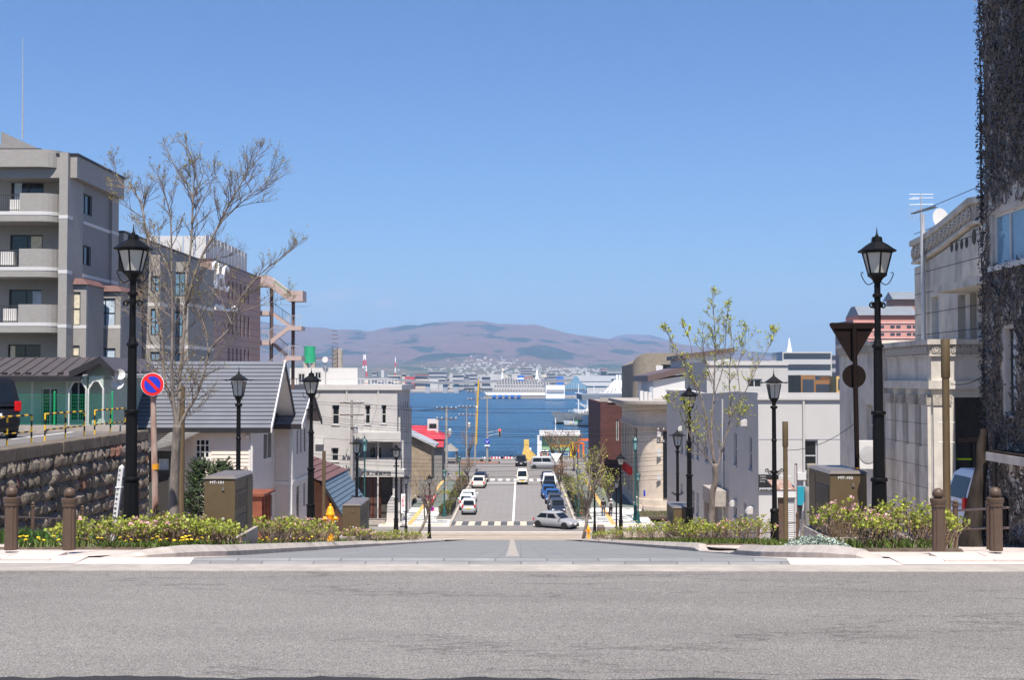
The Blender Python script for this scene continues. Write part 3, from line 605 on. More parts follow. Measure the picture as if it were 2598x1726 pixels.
# ---- fluted bollards and small rail posts
def bollard():
    t = thing('bollard', 'x', 'bollard'); m = MB(); prof = [(.082, 0), (.080, .56)]
    o = 0; n = 24
    for r, z in prof:
        for k in range(n): a = 2 * math.pi * k / n; rr_ = r * (1 if k % 3 else .90); m.v.append((math.cos(a)*rr_, math.sin(a)*rr_, z))
    for k in range(n): m.f.append((k, (k+1) % n, n + (k+1) % n, n + k))
    m.build('post', 'brown_paint', t)
    MB().lathe([(.088, .55), (.092, .565), (.088, .58), (.09, .585), (.098, .6), (.104, .64), (.104, .65), (.09, .655)], 24).build('capital', 'brown_paint', t, smooth=40)
    MB().ball((0, 0, .715), .072, 20, 12).build('ball', 'brown_paint', t, smooth=True)
    return t
b0 = bollard(); first = True
for u, v, lab in ((28, 1421, 'brown fluted bollard with ball top further from the flower bed'), (175, 1413, 'brown fluted bollard with ball top next to the dandelions'), (2382, 1414, 'brown fluted bollard with ball top next to the lamp shrubs on the right pavement'), (2527, 1420, 'brown fluted bollard with ball top in front of the ivy house')):
    Y = 15.7 if v > 1418 else 16.0; p = P(u, v, Y); l = (p.x, Y, gz(Y) + .095)
    if first: b0.location = l; b0['label'] = lab; first = False
    else: dup(b0, l, 0, lab)
for o in bpy.data.objects:
    if o.get('category') == 'bollard': o['group'] = 'brown bollards at the street corner'
pm = MB().lathe([(.045, 0), (.043, .78), (.055, .79), (.058, .82), (.04, .83)], 12).ball((0, 0, .865), .042, 12, 8).mesh('post', 'brown_paint', None, 40)
def handrail(name, lab, X, Ys, h=.95, rails=(.62, .32)):
    l = (X, Ys[0], gz(Ys[0])); t = thing(name, lab, 'handrail', l)
    for y in Ys: inst(pm, 'post', t, (X, y, gz(y) + .09), scale=(1, 1, h / .9))
    for r in rails: MB().tube([(X + .06, y, gz(y) + .1 + r) for y in (Ys[0] - .6, *Ys, Ys[-1] + .6)], .017, 6).build('rail', 'brown_steel', t)
    return t
handrail('handrail', 'brown two-rail handrail along the rough stone wall', -11.6, [22, 26, 30, 33.4, 37, 41], 1.0)
handrail('handrail', 'brown two-rail handrail in front of the white building doors', 8.6, [36.5, 39.5, 42.5, 46, 50, 54, 58], .95)
handrail('handrail', 'short brown handrail beside the ivy house entrance', 7.15, [19.4, 20.9], .8)
handrail('handrail', 'brown handrail behind the right cabinet near the old tree post', 7.2, [26.6, 28.2], .9)
# ---- equipment cabinets
def cabinet(name, lab, x0, x1, y0, y1, zb, h, txt=None, plinth=True, side=1):
    t = thing(name, lab, 'cabinet', ((x0+x1)/2, y0, zb))
    box(x0, y0, zb + .16, x1, y1, zb + .16 + h).build('body', 'cabinet', t, bevel=.012)
    MB().hexa([(x0-.02, y0-.02, zb+.165+h), (x1+.02, y0-.02, zb+.165+h), (x1+.02, y1+.02, zb+.165+h), (x0-.02, y1+.02, zb+.165+h)], [(x0+.03, y0+.04, zb+.21+h), (x1-.03, y0+.04, zb+.21+h), (x1-.03, y1-.04, zb+.21+h), (x0+.03, y1-.04, zb+.21+h)]).build('lid', 'cabinet_top', t)
    if plinth: box(x0 - .08, y0 - .1, zb - .4, x1 + .08, y1 + .1, zb + .158).build('plinth', 'concrete', t)
    xs = x1 if side > 0 else x0; e = .012 * side
    box(xs - e, y0 + .1, zb + .62 * h, xs + e, y1 - .55, zb + .95 * h).build('vent', 'alu_dark', t); box(xs - e, y0 + .1, zb + .25 * h, xs + e, y1 - .55, zb + .5 * h).build('vent', 'alu_dark', t)
    for k in range(7): zz = zb + .64 * h + k * .04 * h; box(xs + e, y0 + .12, zz, xs + e * 1.8, y1 - .57, zz + .014 * h).build('vent_slat', 'cabinet', t)
    box(xs - e*.6, y1 - .48, zb + .2, xs + e * .6, y1 - .03, zb + .1 + h).build('door', 'cabinet', t)
    xm = x0 + (x1 - x0) * .62; lk = MB().lathe([(.028, 0), (.03, .02), (.015, .035)], 10).build('lock', 'steel', t); lk.data.transform(Matrix.Translation(WL[t.name])); lk.rotation_euler = (R(90), 0, 0); lk.location = V((xm, y0, zb + .16 + h * .3)) - WL[t.name]
    box(xm - .02, y0 - .02, zb + .16 + h * .8, xm + .02, y0 + .01, zb + .16 + h * .86).build('hinge', 'cabinet_top', t)
    if txt: text(txt, .062, 'sign_white', t, (x0 + (x1-x0)*.42, y0 - .004, zb + .16 + h * .94), (R(90), 0, 0), 'lettering', .002, (1.25, 1, 1))
    return t
cabinet('equipment_cabinet', 'brown metal equipment cabinet marked MT-101 among pink azaleas', -5.32, -4.80, 21.2, 22.6, gz(21.2) + .12, .96, 'MT-101')
cabinet('equipment_cabinet', 'brown metal equipment cabinet behind the orange hydrant', -5.40, -4.86, 38.2, 40.4, gz(38.2) + .12, .92)
cabinet('equipment_cabinet', 'brown metal equipment cabinet beside the triangular sign post', 5.02, 5.62, 20.6, 22.1, gz(20.6) + .12, 1.02, 'MT-102', side=-1)
cabinet('equipment_cabinet', 'brown metal equipment cabinet with grey lid before the white building', 4.98, 5.62, 41.4, 43.3, gz(41.4) + .12, .92, side=-1)
cabinet('equipment_cabinet', 'brown equipment cabinet at the slope foot beside the black sleeve', 5.95, 6.45, 97.5, 99, gz(97.5), .8, side=-1)
# ---- hydrants
def hydrant():
    t = thing('fire_hydrant', 'orange fire hydrant standing in the planting bed beside brown cabinet', 'hydrant')
    MB().lathe([(.11, 0), (.11, .04), (.085, .06), (.08, .40), (.10, .42), (.10, .46)], 14).build('barrel', 'hydrant', t, smooth=40)
    MB().lathe([(.095, .46), (.10, .62), (.115, .64), (.115, .67), (.09, .70), (.08, .78), (.05, .84), (.03, .85), (.03, .90), (.015, .91)], 14).build('bonnet', 'hydrant', t, smooth=40)
    for k, d in enumerate(((1, 0), (-1, 0), (0, -1))): MB().tube([(d[0]*.06, d[1]*.06, .55), (d[0]*.17, d[1]*.17, .55), (d[0]*.17, d[1]*.17, .55)], [.05, .05, .05], 10).build('outlet', 'hydrant', t)
    return t
h0 = hydrant(); p = P(838, 1357, 36); h0.location = (p.x, 36, gz(36) + .12); h0.scale = (1.15, 1.15, 1.2)
p = P(1493, 1378, 97); dup(h0, (p.x, 97, gz(97) + .05), 0, 'small orange hydrant at the bottom of the slope beside the lamp sleeve')
# ---- signs
def disc(mb_mat, r, y, parent, name, n=32, r0=0):
    m = MB(); m.lathe([(r, 0), (r, .004)], n) if not r0 else None
    if r0:
        for k in range(n): a, b = 2*math.pi*k/n, 2*math.pi*(k+1)/n; m.add([(math.cos(q)*rr_, math.sin(q)*rr_, z) for z in (0, .004) for q, rr_ in ((a, r), (b, r), (b, r0), (a, r0))], [(3,2,1,0),(4,5,6,7),(0,1,5,4),(2,3,7,6)])
    o = inst(m.mesh(name, mb_mat), name, parent, WL[parent.name] + V((0, y, 0)), (R(90), 0, 0)); return o
def no_parking(parent, c, r, f=-1):
    base = WL[parent.name]; WL[parent.name] = V(base)
    def at(m, name, mt, dy): o = bpy.data.objects.new(name, m.mesh(name, mt)); C.objects.link(o); o.parent = parent; o.location = V(c) - base + V((0, dy * f * -1, 0)); o.rotation_euler = (R(90), 0, 0); return o
    plate = at(MB().lathe([(r, -.004), (r, .004)], 40), 'sign_plate', 'sign_white', 0)
    at(MB().lathe([(r*.96, 0), (r*.96, .003)], 40), 'red_ring', 'sign_red', -.006); at(MB().lathe([(r*.70, 0), (r*.70, .003)], 40), 'blue_field', 'sign_blue', -.010)
    bar = MB(); c45 = r * .70 * .7071; wd = r * .095; bar.prism([(-c45 - wd, c45 - wd, 0), (-c45 + wd, c45 + wd, 0), (c45 + wd, -c45 + wd, 0), (c45 - wd, -c45 - wd, 0)], (0, 0, .003)); at(bar, 'red_bar', 'sign_red', -.014)
x = P(398, 1250, 22.2).x; zb = gz(22.2) + .1; zc = P(387, 976, 22).z
t = thing('no_parking_sign', 'round red and blue no-parking sign on rusty peeling pole', 'sign', (x, 22.2, zb))
MB().tube([(x, 22.2, zb), (P(388, 990, 22.2).x, 22.2, zc - .1)], [.062, .046], 12).build('pole', 'rust', t)
MB().tube([(P(394, 1192, 22.2).x, 22.2, P(394, 1192, 22.2).z), (P(394, 1181, 22.2).x, 22.2, P(394, 1178, 22.2).z)], .061, 12).build('orange_band', 'orange_band', t)
MB().tube([(P(388, 990, 22.2).x, 22.2, zc - .12), (P(387, 976, 22.2).x, 22.2, zc + .1)], .02, 8).build('bracket', 'steel', t)
no_parking(t, (P(387, 976, 22.1).x, 22.1, zc), .205)
# big stop sign seen from behind
x = P(2172, 965, 21.8).x; zb = gz(21.8) + .1; zt = P(2172, 818, 21.8).z
t = thing('triangular_sign', 'brown back of an inverted triangular sign over a round sign', 'sign', (x, 21.8, zb))
MB().tube([(x + .04, 21.86, zb), (x - .01, 21.86, zt - .05)], .042, 12).build('pole', 'sign_back', t); MB().tube([(P(2176, 1196, 21.8).x, 21.86, P(2176, 1204, 21.8).z), (P(2176, 1196, 21.8).x, 21.86, P(2176, 1187, 21.8).z)], .0445, 12).build('yellow_band', 'orange_band', t)
tri = [(-.40, 0), (-.385, .02), (-.36, .03), (.36, .03), (.385, .02), (.40, 0), (.39, -.03), (.03, -.64), (0, -.655), (-.03, -.64), (-.39, -.03)]
MB().prism([(x - .02 + a, 21.94, zt - .03 + b) for a, b in tri], (0, .006, 0)).build('triangle_plate', 'sign_back', t); MB().prism([(x - .02 + a*.96, 21.948, zt - .03 + b*.97) for a, b in tri], (0, .003, 0)).build('triangle_face', 'sign_red', t)
box(x - .33, 21.915, zt - .105, x + .31, 21.938, zt - .075).build('rail', 'sign_back', t)
zc = P(2172, 955, 21.8).z; ob = MB().lathe([(.205, -.004), (.205, .004)], 36).build('round_plate', 'sign_back', t); ob.rotation_euler = (R(90), 0, 0); ob.location = V((x, 21.93, zc)) - WL[t.name] - V((0, 0, 0)); ob.data.transform(Matrix.Translation(WL[t.name]))
# stop sign at the foot of the slope
x0 = P(1092, 965, 99.2).x; t = thing('stop_sign', 'red triangular stop sign with white lettering over round no-parking sign', 'sign', (x0, 99.2, gz(99.2)))
pc = P(1093, 1262, 99.2); w_ = .55
MB().tube([(x0, 99.25, gz(99.2)), (x0, 99.25, pc.z + .15)], .03, 8).build('pole', 'steel', t)
tr2 = lambda k, dy: [(x0 + .12 - w_*k, 99.2 - dy, pc.z + .13 + (k-1)*.06), (x0 + .12 + w_*k, 99.2 - dy, pc.z + .13 + (k-1)*.06), (x0 + .12, 99.2 - dy, pc.z - .72 + (1-k)*.12)]
x0 -= .05
MB().prism(tr2(1, 0), (0, .01, 0)).build('triangle_plate', 'sign_white', t); MB().prism(tr2(.90, .006), (0, .004, 0)).build('triangle_face', 'sign_red', t)
text('止まれ', .27, 'sign_white', t, (x0 + .12, 99.19, pc.z - .08), (R(90), 0, 0)); no_parking(t, (P(1096, 1292, 99.2).x, 99.2, P(1096, 1292, 99.2).z), .2)
# leaning white marker post with handwriting
a = P(286, 1375, 20.6); b = P(309, 1186, 20.6); t = thing('marker_post', 'white wooden marker post with black characters leaning on the lamp', 'post', (a.x, a.y, a.z - .2))
d = (b - a).normalized(); sd_ = V((d.z, 0, -d.x)) * .038; fr = V((0, -.038, 0)); a2 = a - d * .12
MB().hexa([a2 - sd_ + fr, a2 + sd_ + fr, a2 + sd_ - fr, a2 - sd_ - fr], [b - sd_ + fr, b + sd_ + fr, b + sd_ - fr, b - sd_ - fr]).build('shaft', 'clean_white', t)
tip = b + d * .045; MB().add([b - sd_ + fr, b + sd_ + fr, b + sd_ - fr, b - sd_ - fr, tip], [(0,1,4),(1,2,4),(2,3,4),(3,0,4)]).build('tip', 'clean_white', t)
lean = math.atan2(d.x, d.z)
ch = '航江市　成流者大藤崎建設株'
for i, c_ in enumerate(ch):
    p = b - d * (.055 + i * .078) + V((0, -.0395, 0)) - sd_ * .3
    if c_ != '　': text(c_, .045, 'black', t, p, (R(90), lean, 0), 'character', .0015)
p = b - d * .33; MB().tube([p + V((-.05, -.045, 0)), p + V((.05, -.045, .0)), p + V((.05, .045, 0)), p + V((-.05, .045, 0)), p + V((-.05, -.045, 0))], .006, 5).build('wire_tie', 'sign_white', t)
# ---- brown sleeve posts
for u, Y, vt, top, lab in ((462, 30, 980, 0, 'plain brown post behind the left tree trunk'), (822, 51.8, 1145, 0, 'plain brown post in front of the brown-roofed cottage'), (1992, 39, 1070, 1, 'brown post with thicker top sleeve before the shop shutter'), (2398, 25.5, 861, 1, 'brown post with thicker top sleeve before the carved stone house')):
    p = P(u, vt, Y); zb = gz(Y) + .09; t = thing('service_post', lab, 'post', (p.x, Y, zb)); zl = p.z - (.78 if top else 0)
    if top: MB().lathe([(.08, zl), (.09, zl + .02), (.09, p.z - .01), (.085, p.z)], 16, (p.x, Y, 0)).build('sleeve', 'cabinet', t, smooth=40)
    MB().lathe([(.075, zb), (.072, zl)], 14, (p.x, Y, 0)).build('shaft', 'cabinet', t, smooth=40)
    for k in range(2):
        if top: MB().tube([(p.x - .17, Y, zl - .9 - k * .4), (p.x + .17, Y, zl - .9 - k * .4)], .008, 5).build('step', 'steel', t)
# cast-iron small fixture on the right pavement edge
p = P(1990, 1392, 24); o_ = MB().hexa([(p.x-.05, 24, p.z-.1), (p.x+.05, 24, p.z-.1), (p.x+.05, 24.08, p.z-.1), (p.x-.05, 24.08, p.z-.1)], [(p.x-.09, 23.95, p.z+.07), (p.x-.01, 23.95, p.z+.1), (p.x-.01, 24.05, p.z+.1), (p.x-.09, 24.05, p.z+.07)]).build('ground_light', 'black'); tag(o_, 'small black ground light on the pale pavement', 'light')
# ================================================================= buildings: helpers
def mbox(m, kind, pos, a0, a1, d0, d1, z0, z1):     # d = depth behind the wall face
    if kind == 'F': m.box(a0, pos + d0, z0, a1, pos + d1, z1)
    elif kind == 'R': m.box(pos - d0, a0, z0, pos - d1, a1, z1)
    else: m.box(pos + d0, a0, z0, pos + d1, a1, z1)
    return m
def kbox(kind, pos, a0, a1, d0, d1, z0, z1): return mbox(MB(), kind, pos, a0, a1, d0, d1, z0, z1)
def wall(parent, mt, kind, pos, a0, a1, z0, z1, holes=(), th=.3, name='wall'):
    if a0 > a1: a0, a1 = a1, a0
    m = MB(); hs = [(max(a0, min(h[0], h[1])), min(a1, max(h[0], h[1])), max(z0, min(h[2], h[3])), min(z1, max(h[2], h[3]))) for h in holes]
    za = sorted({z0, z1, *[h[2] for h in hs], *[h[3] for h in hs]})
    for zi, zj in zip(za, za[1:]):
        if zj - zi < 1e-6: continue
        cuts = sorted([(h[0], h[1]) for h in hs if h[2] <= zi + 1e-6 and h[3] >= zj - 1e-6]); a = a0
        for c0, c1 in cuts:
            if c0 > a + 1e-6: mbox(m, kind, pos, a, c0, 0, th, zi, zj)
            a = max(a, c1)
        if a1 > a + 1e-6: mbox(m, kind, pos, a, a1, 0, th, zi, zj)
    return m.build(name, mt, parent)
def window(parent, kind, pos, a0, a1, z0, z1, glass='glass_dark', frame='alu_dark', nx=2, nz=1, rec=.1, fw=.05, sill=None, head=None, name='window', back=None):
    if a0 > a1: a0, a1 = a1, a0
    if z0 > z1: z0, z1 = z1, z0
    m = MB(); f = fw
    mbox(m, kind, pos, a0, a1, rec, rec + .06, z0, z0 + f); mbox(m, kind, pos, a0, a1, rec, rec + .06, z1 - f, z1)
    mbox(m, kind, pos, a0, a0 + f, rec + .001, rec + .059, z0 + f, z1 - f); mbox(m, kind, pos, a1 - f, a1, rec + .001, rec + .059, z0 + f, z1 - f)
    for i in range(1, nx): a = a0 + (a1 - a0) * i / nx; mbox(m, kind, pos, a - f*.45, a + f*.45, rec + .002, rec + .058, z0 + f, z1 - f)
    for i in range(1, nz): z = z0 + (z1 - z0) * i / nz; mbox(m, kind, pos, a0 + f, a1 - f, rec + .004, rec + .056, z - f*.4, z + f*.4)
    w_ = m.build(name, frame, parent); kbox(kind, pos, a0 + f*.5, a1 - f*.5, rec + .03, rec + .04, z0 + f*.5, z1 - f*.5).build('pane', glass, w_)
    if sill: kbox(kind, pos, a0 - .08, a1 + .08, -.07, rec, z0 - .1, z0 - .002).build('sill', sill, w_)
    return w_
def boards(parent, kind, pos, a0, a1, z0, z1, holes=(), h=.15, mt='clapboard'):
    z = z0
    while z < z1 - .02:
        zt = min(z + h, z1); segs = [(a0, a1)]
        for ha, hb, hz0, hz1 in holes:
            if hz0 < zt - .01 and hz1 > z + .01:
                ns = []
                for s0, s1 in segs:
                    if hb <= s0 or ha >= s1: ns.append((s0, s1)); continue
                    if ha > s0 + .02: ns.append((s0, ha))
                    if hb < s1 - .02: ns.append((hb, s1))
                segs = ns
        for s0, s1 in segs:
            if kind == 'F': q = lambda d, zz: [(s0, pos + d, zz), (s1, pos + d, zz)]
            elif kind == 'R': q = lambda d, zz: [(pos - d, s0, zz), (pos - d, s1, zz)]
            else: q = lambda d, zz: [(pos + d, s1, zz), (pos + d, s0, zz)]
            b0, b1 = q(-.034, z), q(-.012, zt - .003); c0, c1 = q(.02, z), q(.02, zt - .003)
            MB().hexa([b0[0], b0[1], c0[1], c0[0]], [b1[0], b1[1], c1[1], c1[0]]).build('clapboard', mt, parent)
        z += h
def slope_strips(parent, p_eave0, p_eave1, p_ridge0, p_ridge1, n, mt, th=.03, name='roof_strip', along='eave', gap=.012, lap=.02):
    e0, e1, r0, r1 = map(V, (p_eave0, p_eave1, p_ridge0, p_ridge1)); nr = (e1 - e0).cross(r0 - e0).normalized()
    if nr.z < 0: nr = -nr
    for i in range(n):
        t0, t1 = i / n, (i + 1) / n
        if along == 'eave':
            a, b, c, d = e0.lerp(r0, t0), e1.lerp(r1, t0), e1.lerp(r1, t1 + .002), e0.lerp(r0, t1 + .002)
            MB().hexa([a, b, c, d], [a + nr * (th + lap), b + nr * (th + lap), c + nr * th * .3, d + nr * th * .3]).build(name, mt, parent)
        else:
            g = gap / max(.01, (e1 - e0).length); a, b, c, d = e0.lerp(e1, t0), e0.lerp(e1, t1), r0.lerp(r1, t1), r0.lerp(r1, t0)
            sv = (b - a).normalized() * .025
            m = MB().hexa([a, b, c, d], [a + nr*th, b + nr*th, c + nr*th, d + nr*th]); m.hexa([a + nr*th, a + sv + nr*th, d + sv + nr*th, d + nr*th], [a + nr*(th+.035), a + sv + nr*(th+.035), d + sv + nr*(th+.035), d + nr*(th+.035)]); m.build(name, mt, parent)
# ================================================================= left: retaining wall and car park
XW = -13.0; YW0, YW1 = 24.0, PXp(372, 1108, XW).y; ZT = PXp(0, 1141, XW).z
rw = thing('retaining_wall', 'rough stone block retaining wall below the car park', 'wall', (XW, YW1, gz(YW1)))
box(XW - .5, YW0, 9.0, XW - .12, YW1 - .1, ZT - .42).build('wall_core', 'soot', rw)
rs = random.Random(4); stones = []
for k in range(14):                                   # a stock of rough blocks
    m = MB(); nu, nv = 5, 4; sx = []
    for j in range(nv):
        for i in range(nu):
            a, b = i / (nu-1) - .5, j / (nv-1) - .5; e = max(abs(a), abs(b)) * 2
            d = (.13 if e < .99 else .02) + rs.uniform(-.06, .06) * (1 if e < .99 else .3); k2 = 1 - .06 * (abs(a*2) > .9 and abs(b*2) > .9)
            m.v.append((d, a * k2 + rs.uniform(-.035, .035) * (abs(a) > .4), b * k2 + rs.uniform(-.04, .04)))
    for j in range(nv - 1):
        for i in range(nu - 1): q = j*nu + i; m.f.append((q, q+1, q+nu+1, q+nu))
    ring = [(i, 0) for i in range(nu)] + [(nu-1, j) for j in range(1, nv)] + [(i, nv-1) for i in range(nu-2, -1, -1)] + [(0, j) for j in range(nv-2, 0, -1)]
    b0 = len(m.v)
    for i, j in ring: v_ = m.v[j*nu + i]; m.v.append((-.14, v_[1]*.96, v_[2]*.96))
    L_ = len(ring)
    for q in range(L_):
        a, b = ring[q], ring[(q+1) % L_]; m.f.append((a[1]*nu + a[0], b0 + q, b0 + (q+1) % L_, b[1]*nu + b[0]))
    stones.append(m.mesh('stone', 'stone_red' if k in (3,) else 'stone'))
ch = .40; z = ZT - .34 - ch; row = 0
while z > 9.6:
    y = YW0 + rs.uniform(0, .3)
    while y < YW1 - .12:
        wd = rs.uniform(.34, .74)
        if y + wd > YW1 - .05: wd = YW1 - .05 - y
        if z + ch > gz(y) - .05 and wd > .15: inst(rs.choice(stones), 'stone', rw, (XW + .02 + rs.uniform(-.04, .04), y + wd / 2, z + ch / 2), (rs.uniform(-.06, .06), 0, rs.uniform(-.05, .05)), (1, wd * .99, ch * rs.uniform(.97, 1.06)))
        y += wd
    for k in range(3):                                  # end face round the far corner
        if z + ch > gz(YW1): inst(rs.choice(stones), 'stone', rw, (XW - .15 - k * .5, YW1 - .05, z + ch/2), (0, 0, R(90)), (1, .5, ch * .98))
    z -= ch; row += 1
nc = 12
for i in range(nc):
    a, b = YW0 + (YW1 - YW0) * i / nc, YW0 + (YW1 - YW0) * (i + 1) / nc
    box(XW - .55, a + .006, ZT - .34, XW + .10 + rs.uniform(-.02, .02), b - .006, ZT + rs.uniform(-.015, .01)).build('coping_stone', 'coping', rw, bevel=.03)
struct(box(-60, 20, ZT - .6, XW - .56, 44.2, ZT - .03).build('car_park', 'lot_asphalt'), 'asphalt car park above the stone wall')
struct(box(-60, 43.3, ZT - 1.8, XW - .3, 43.75, ZT + .17).build('car_park_kerb', 'concrete'), 'concrete upstand at the back of the car park')
for i in range(5): x = -15.2 - i * 2.6; struct(box(x, 37.5, ZT - .03, x + .12, 42.6, ZT - .024).build('parking_line', 'line_white'), 'white parking bay line')
for i in range(4): tag(box(-16.8 - i * 2.6 + .4, 41.9, ZT - .03, -16.8 - i * 2.6 + 1.0, 42.05, ZT + .08).build('wheel_stop', 'concrete'), 'grey concrete wheel stop in the car park', 'wheel stop', 'wheel stops in the car park')
# black and yellow barriers
def barrier(lab, pts):
    p = [V(q) for q in pts]; t = thing('barrier', lab, 'barrier', p[0])
    def striped(a, b, n, nm, r=.026, ph=0):
        post = bpy.data.objects.new(nm, None)
        for i in range(n):
            q0, q1 = a.lerp(b, i / n), a.lerp(b, (i + 1) / n); MB().tube([q0, q1], r, 8).build(nm, 'yellow' if (i + ph) % 2 == 0 else 'black', t)
        bpy.data.objects.remove(post)
    H = .78
    for q in p: striped(q, q + V((0, 0, H)), 5, 'post_stripe')
    for a, b in zip(p, p[1:]):
        striped(a + V((0, 0, H)), b + V((0, 0, H)), 6, 'rail_stripe'); striped(a + V((0, 0, .32)), b + V((0, 0, .32)), 6, 'rail_stripe', .022, 1)
    return t
bp_ = lambda u: (XW - .75, PXp(u, 1100, XW - .75).y, ZT - .03)
barrier('black and yellow pipe barrier beside the black car', [bp_(-40), bp_(18), bp_(80)]); barrier('black and yellow pipe barrier in the middle of the wall top', [bp_(114), bp_(166), bp_(214)]); barrier('black and yellow pipe barrier at the end of the wall top', [bp_(240), bp_(280), bp_(317)])
# green wire fence: each panel a part
gf = thing('wire_fence', 'green welded wire fence in front of the sage green bungalow', 'fence', (-24, 43.5, ZT + .17))
zf0, zf1 = ZT + .17, P(200, 1000, 43.5).z
for i in range(7):
    xa = P(285, 1000, 43.5).x - (i + 1) * 2.0; xb = xa + 2.0; m = MB()
    k = 0
    while xa + k * .066 < xb: x = xa + k * .066; m.box(x, 43.46, zf0 + .03, x + .005, 43.465, zf1 - .02); k += 1
    for j in range(9): zz = zf0 + .05 + (zf1 - zf0 - .08) * j / 8; m.box(xa + .01, 43.47, zz, xb - .01, 43.478, zz + (.009 if j in (0, 8) else .005))
    pn = m.build('mesh_panel', 'mesh_green', gf); pn['kind'] = 'stuff'
    MB().tube([(xb, 43.5, zf0 - .1), (xb, 43.5, zf1 + .03)], .03, 8).ball((xb, 43.5, zf1 + .05), .04, 8, 6).build('post', 'mesh_green', gf)
# ================================================================= sage green bungalow
YB = 45.5; gh = thing('bungalow', 'sage green bungalow with brown standing-seam metal roof', 'house', (-20, YB, ZT - 1.2))
xr = P(266, 1000, YB).x; zev = P(100, 958, YB).z; zb = ZT - 1.3
H1 = (P(105, 0, YB).x, P(148, 0, YB).x, P(100, 1082, YB).z, P(100, 984, YB).z); H2 = (P(176, 0, YB).x, P(218, 0, YB).x, P(100, 1070, YB).z, P(100, 968, YB).z)
wall(gh, 'sage_siding', 'F', YB, -40, xr, zb, zev, [H1, H2], .2)
window(gh, 'F', YB, *H1, 'glass_dark', 'alu', 2, 1, .06); window(gh, 'F', YB, *H2, 'glass_dark', 'alu', 2, 1, .1)
wall(gh, 'sage_siding', 'R', xr, YB + .2, YB + 5.5, zb, zev, (), .2)
for xx in (P(80, 0, YB).x, P(168, 0, YB).x, xr - .08): box(xx, YB - .03, zb, xx + .09, YB - .002, zev).build('trim', 'white_trim', gh)
for k in range(int((zev - .25 - zb) / .24)):
    zz = zb + .1 + k * .24
    for xa_, xb_ in ((-40, H1[0] - .1), (H1[1] + .1, H2[0] - .12), (H2[1] + .12, xr - .1)): box(xa_, YB - .012, zz, xb_, YB - .0015, zz + .235).build('siding_board', 'sage_siding', gh)
# porch gable with arched white trim
xg0, xg1 = P(172, 0, YB - 1.2).x, P(262, 0, YB - 1.2).x
ev0, ev1, rg0, rg1 = V((-42, YB - .9, zev + .02)), V((P(205, 0, YB-.9).x, YB - .9, zev + .02)), V((-42, YB + 3, P(10, 910, YB + 3).z)), V((P(258, 0, YB + 3).x, YB + 3, P(258, 910, YB + 3).z))
slope_strips(gh, ev0, ev1, rg0, rg1, 62, 'dark_roof', .04, 'roof_panel', 'run')
box(-42, YB - .95, zev - .14, ev1.x, YB - .88, zev + .02).build('fascia', 'dark_fascia', gh); box(-42, YB - .88, zev - .12, ev1.x, YB, zev - .08).build('soffit', 'white_trim', gh)
# small cross gable on the right
pk = P(262, 912, YB - .6); e_r = P(298, 948, YB - .6); e_l = P(184, 950, YB - .6)
for q0, q1 in ((pk, e_r), (e_l, pk)):
    MB().hexa([q0 + V((0, -.3, 0)), q1 + V((0, -.3, 0)), q1 + V((0, 5, 0)), q0 + V((0, 5, 0))], [q0 + V((0, -.3, .09)), q1 + V((0, -.3, .09)), q1 + V((0, 5, .09)), q0 + V((0, 5, .09))]).build('gable_roof', 'dark_roof', gh)
    MB().hexa([q0 + V((0, -.36, -.16)), q1 + V((0, -.36, -.16)), q1 + V((0, -.31, -.16)), q0 + V((0, -.31, -.16))], [q0 + V((0, -.36, .1)), q1 + V((0, -.36, .1)), q1 + V((0, -.31, .1)), q0 + V((0, -.31, .1))]).build('barge_board', 'dark_fascia', gh)
MB().prism([(e_l.x + .3, YB - .25, zev), (e_r.x - .35, YB - .25, zev - .1), (pk.x, YB - .25, pk.z - .08)], (0, .2, 0)).build('gable_wall', 'sage_siding', gh)
for u0, u1 in ((176, 219), (225, 262)):
    a, b, zt_, zb_ = P(u0, 0, YB - .7).x, P(u1, 0, YB - .7).x, P(u0, 968, YB - .7).z, P(u0, 1080, YB - .7).z; c = .28
    path = [(a, YB - .7, zb_), (a, YB - .7, zt_ - c), (a + c * .6, YB - .7, zt_), (b - c * .6, YB - .7, zt_), (b, YB - .7, zt_ - c), (b, YB - .7, zb_)]
    MB().tube(path, .035, 4).build('porch_arch', 'white_trim', gh)
    MB().prism([(a, YB - .68, zt_ - c), (a, YB - .68, zev + .05), (b, YB - .68, zev + .05), (b, YB - .68, zt_ - c), (b - c*.6, YB - .68, zt_), (a + c*.6, YB - .68, zt_)], (0, .1, 0)).build('porch_panel', 'sage_siding', gh)
for u in (8, 40, 68, 110, 150): p = P(u, 948, YB - .6); box(p.x, YB - .75, zev + .1, p.x + .18, YB - .65, zev + .18).build('snow_guard', 'dark_fascia', gh)
for u, v, s_ in ((304, 950, .19), (298, 972, .22)):
    p = P(u, v, 45); t = thing('satellite_dish', 'white satellite dish on the wall above the grey roof' if v < 960 else 'white satellite dish mounted lower beside the bungalow gable', 'dish', p)
    m = MB(); n = 18
    for i, (r_, d_) in enumerate(((.02, .09), (.6, .06), (1, 0))):
        for k in range(n): a = 2 * math.pi * k / n; m.v.append((math.cos(a) * s_ * r_, d_, math.sin(a) * s_ * r_ * 1.05))
    for i in range(2):
        for k in range(n): k2 = (k+1) % n; m.f.append((i*n+k, i*n+k2, i*n+n+k2, i*n+n+k))
    o = bpy.data.objects.new('bowl', m.mesh('bowl', 'clean_white', None, True)); C.objects.link(o); o.parent = t; o.rotation_euler = (R(-18), 0, R(22))
    MB().tube([p + V((0, .06, -.02)), p + V((.05, .35, -.25)), p + V((.05, .5, -.4))], .02, 6).build('arm', 'steel', t); MB().tube([p + V((0, 0, -.2)), p + V((-.12, -.3, -.1))], .012, 5).build('feed', 'steel', t)
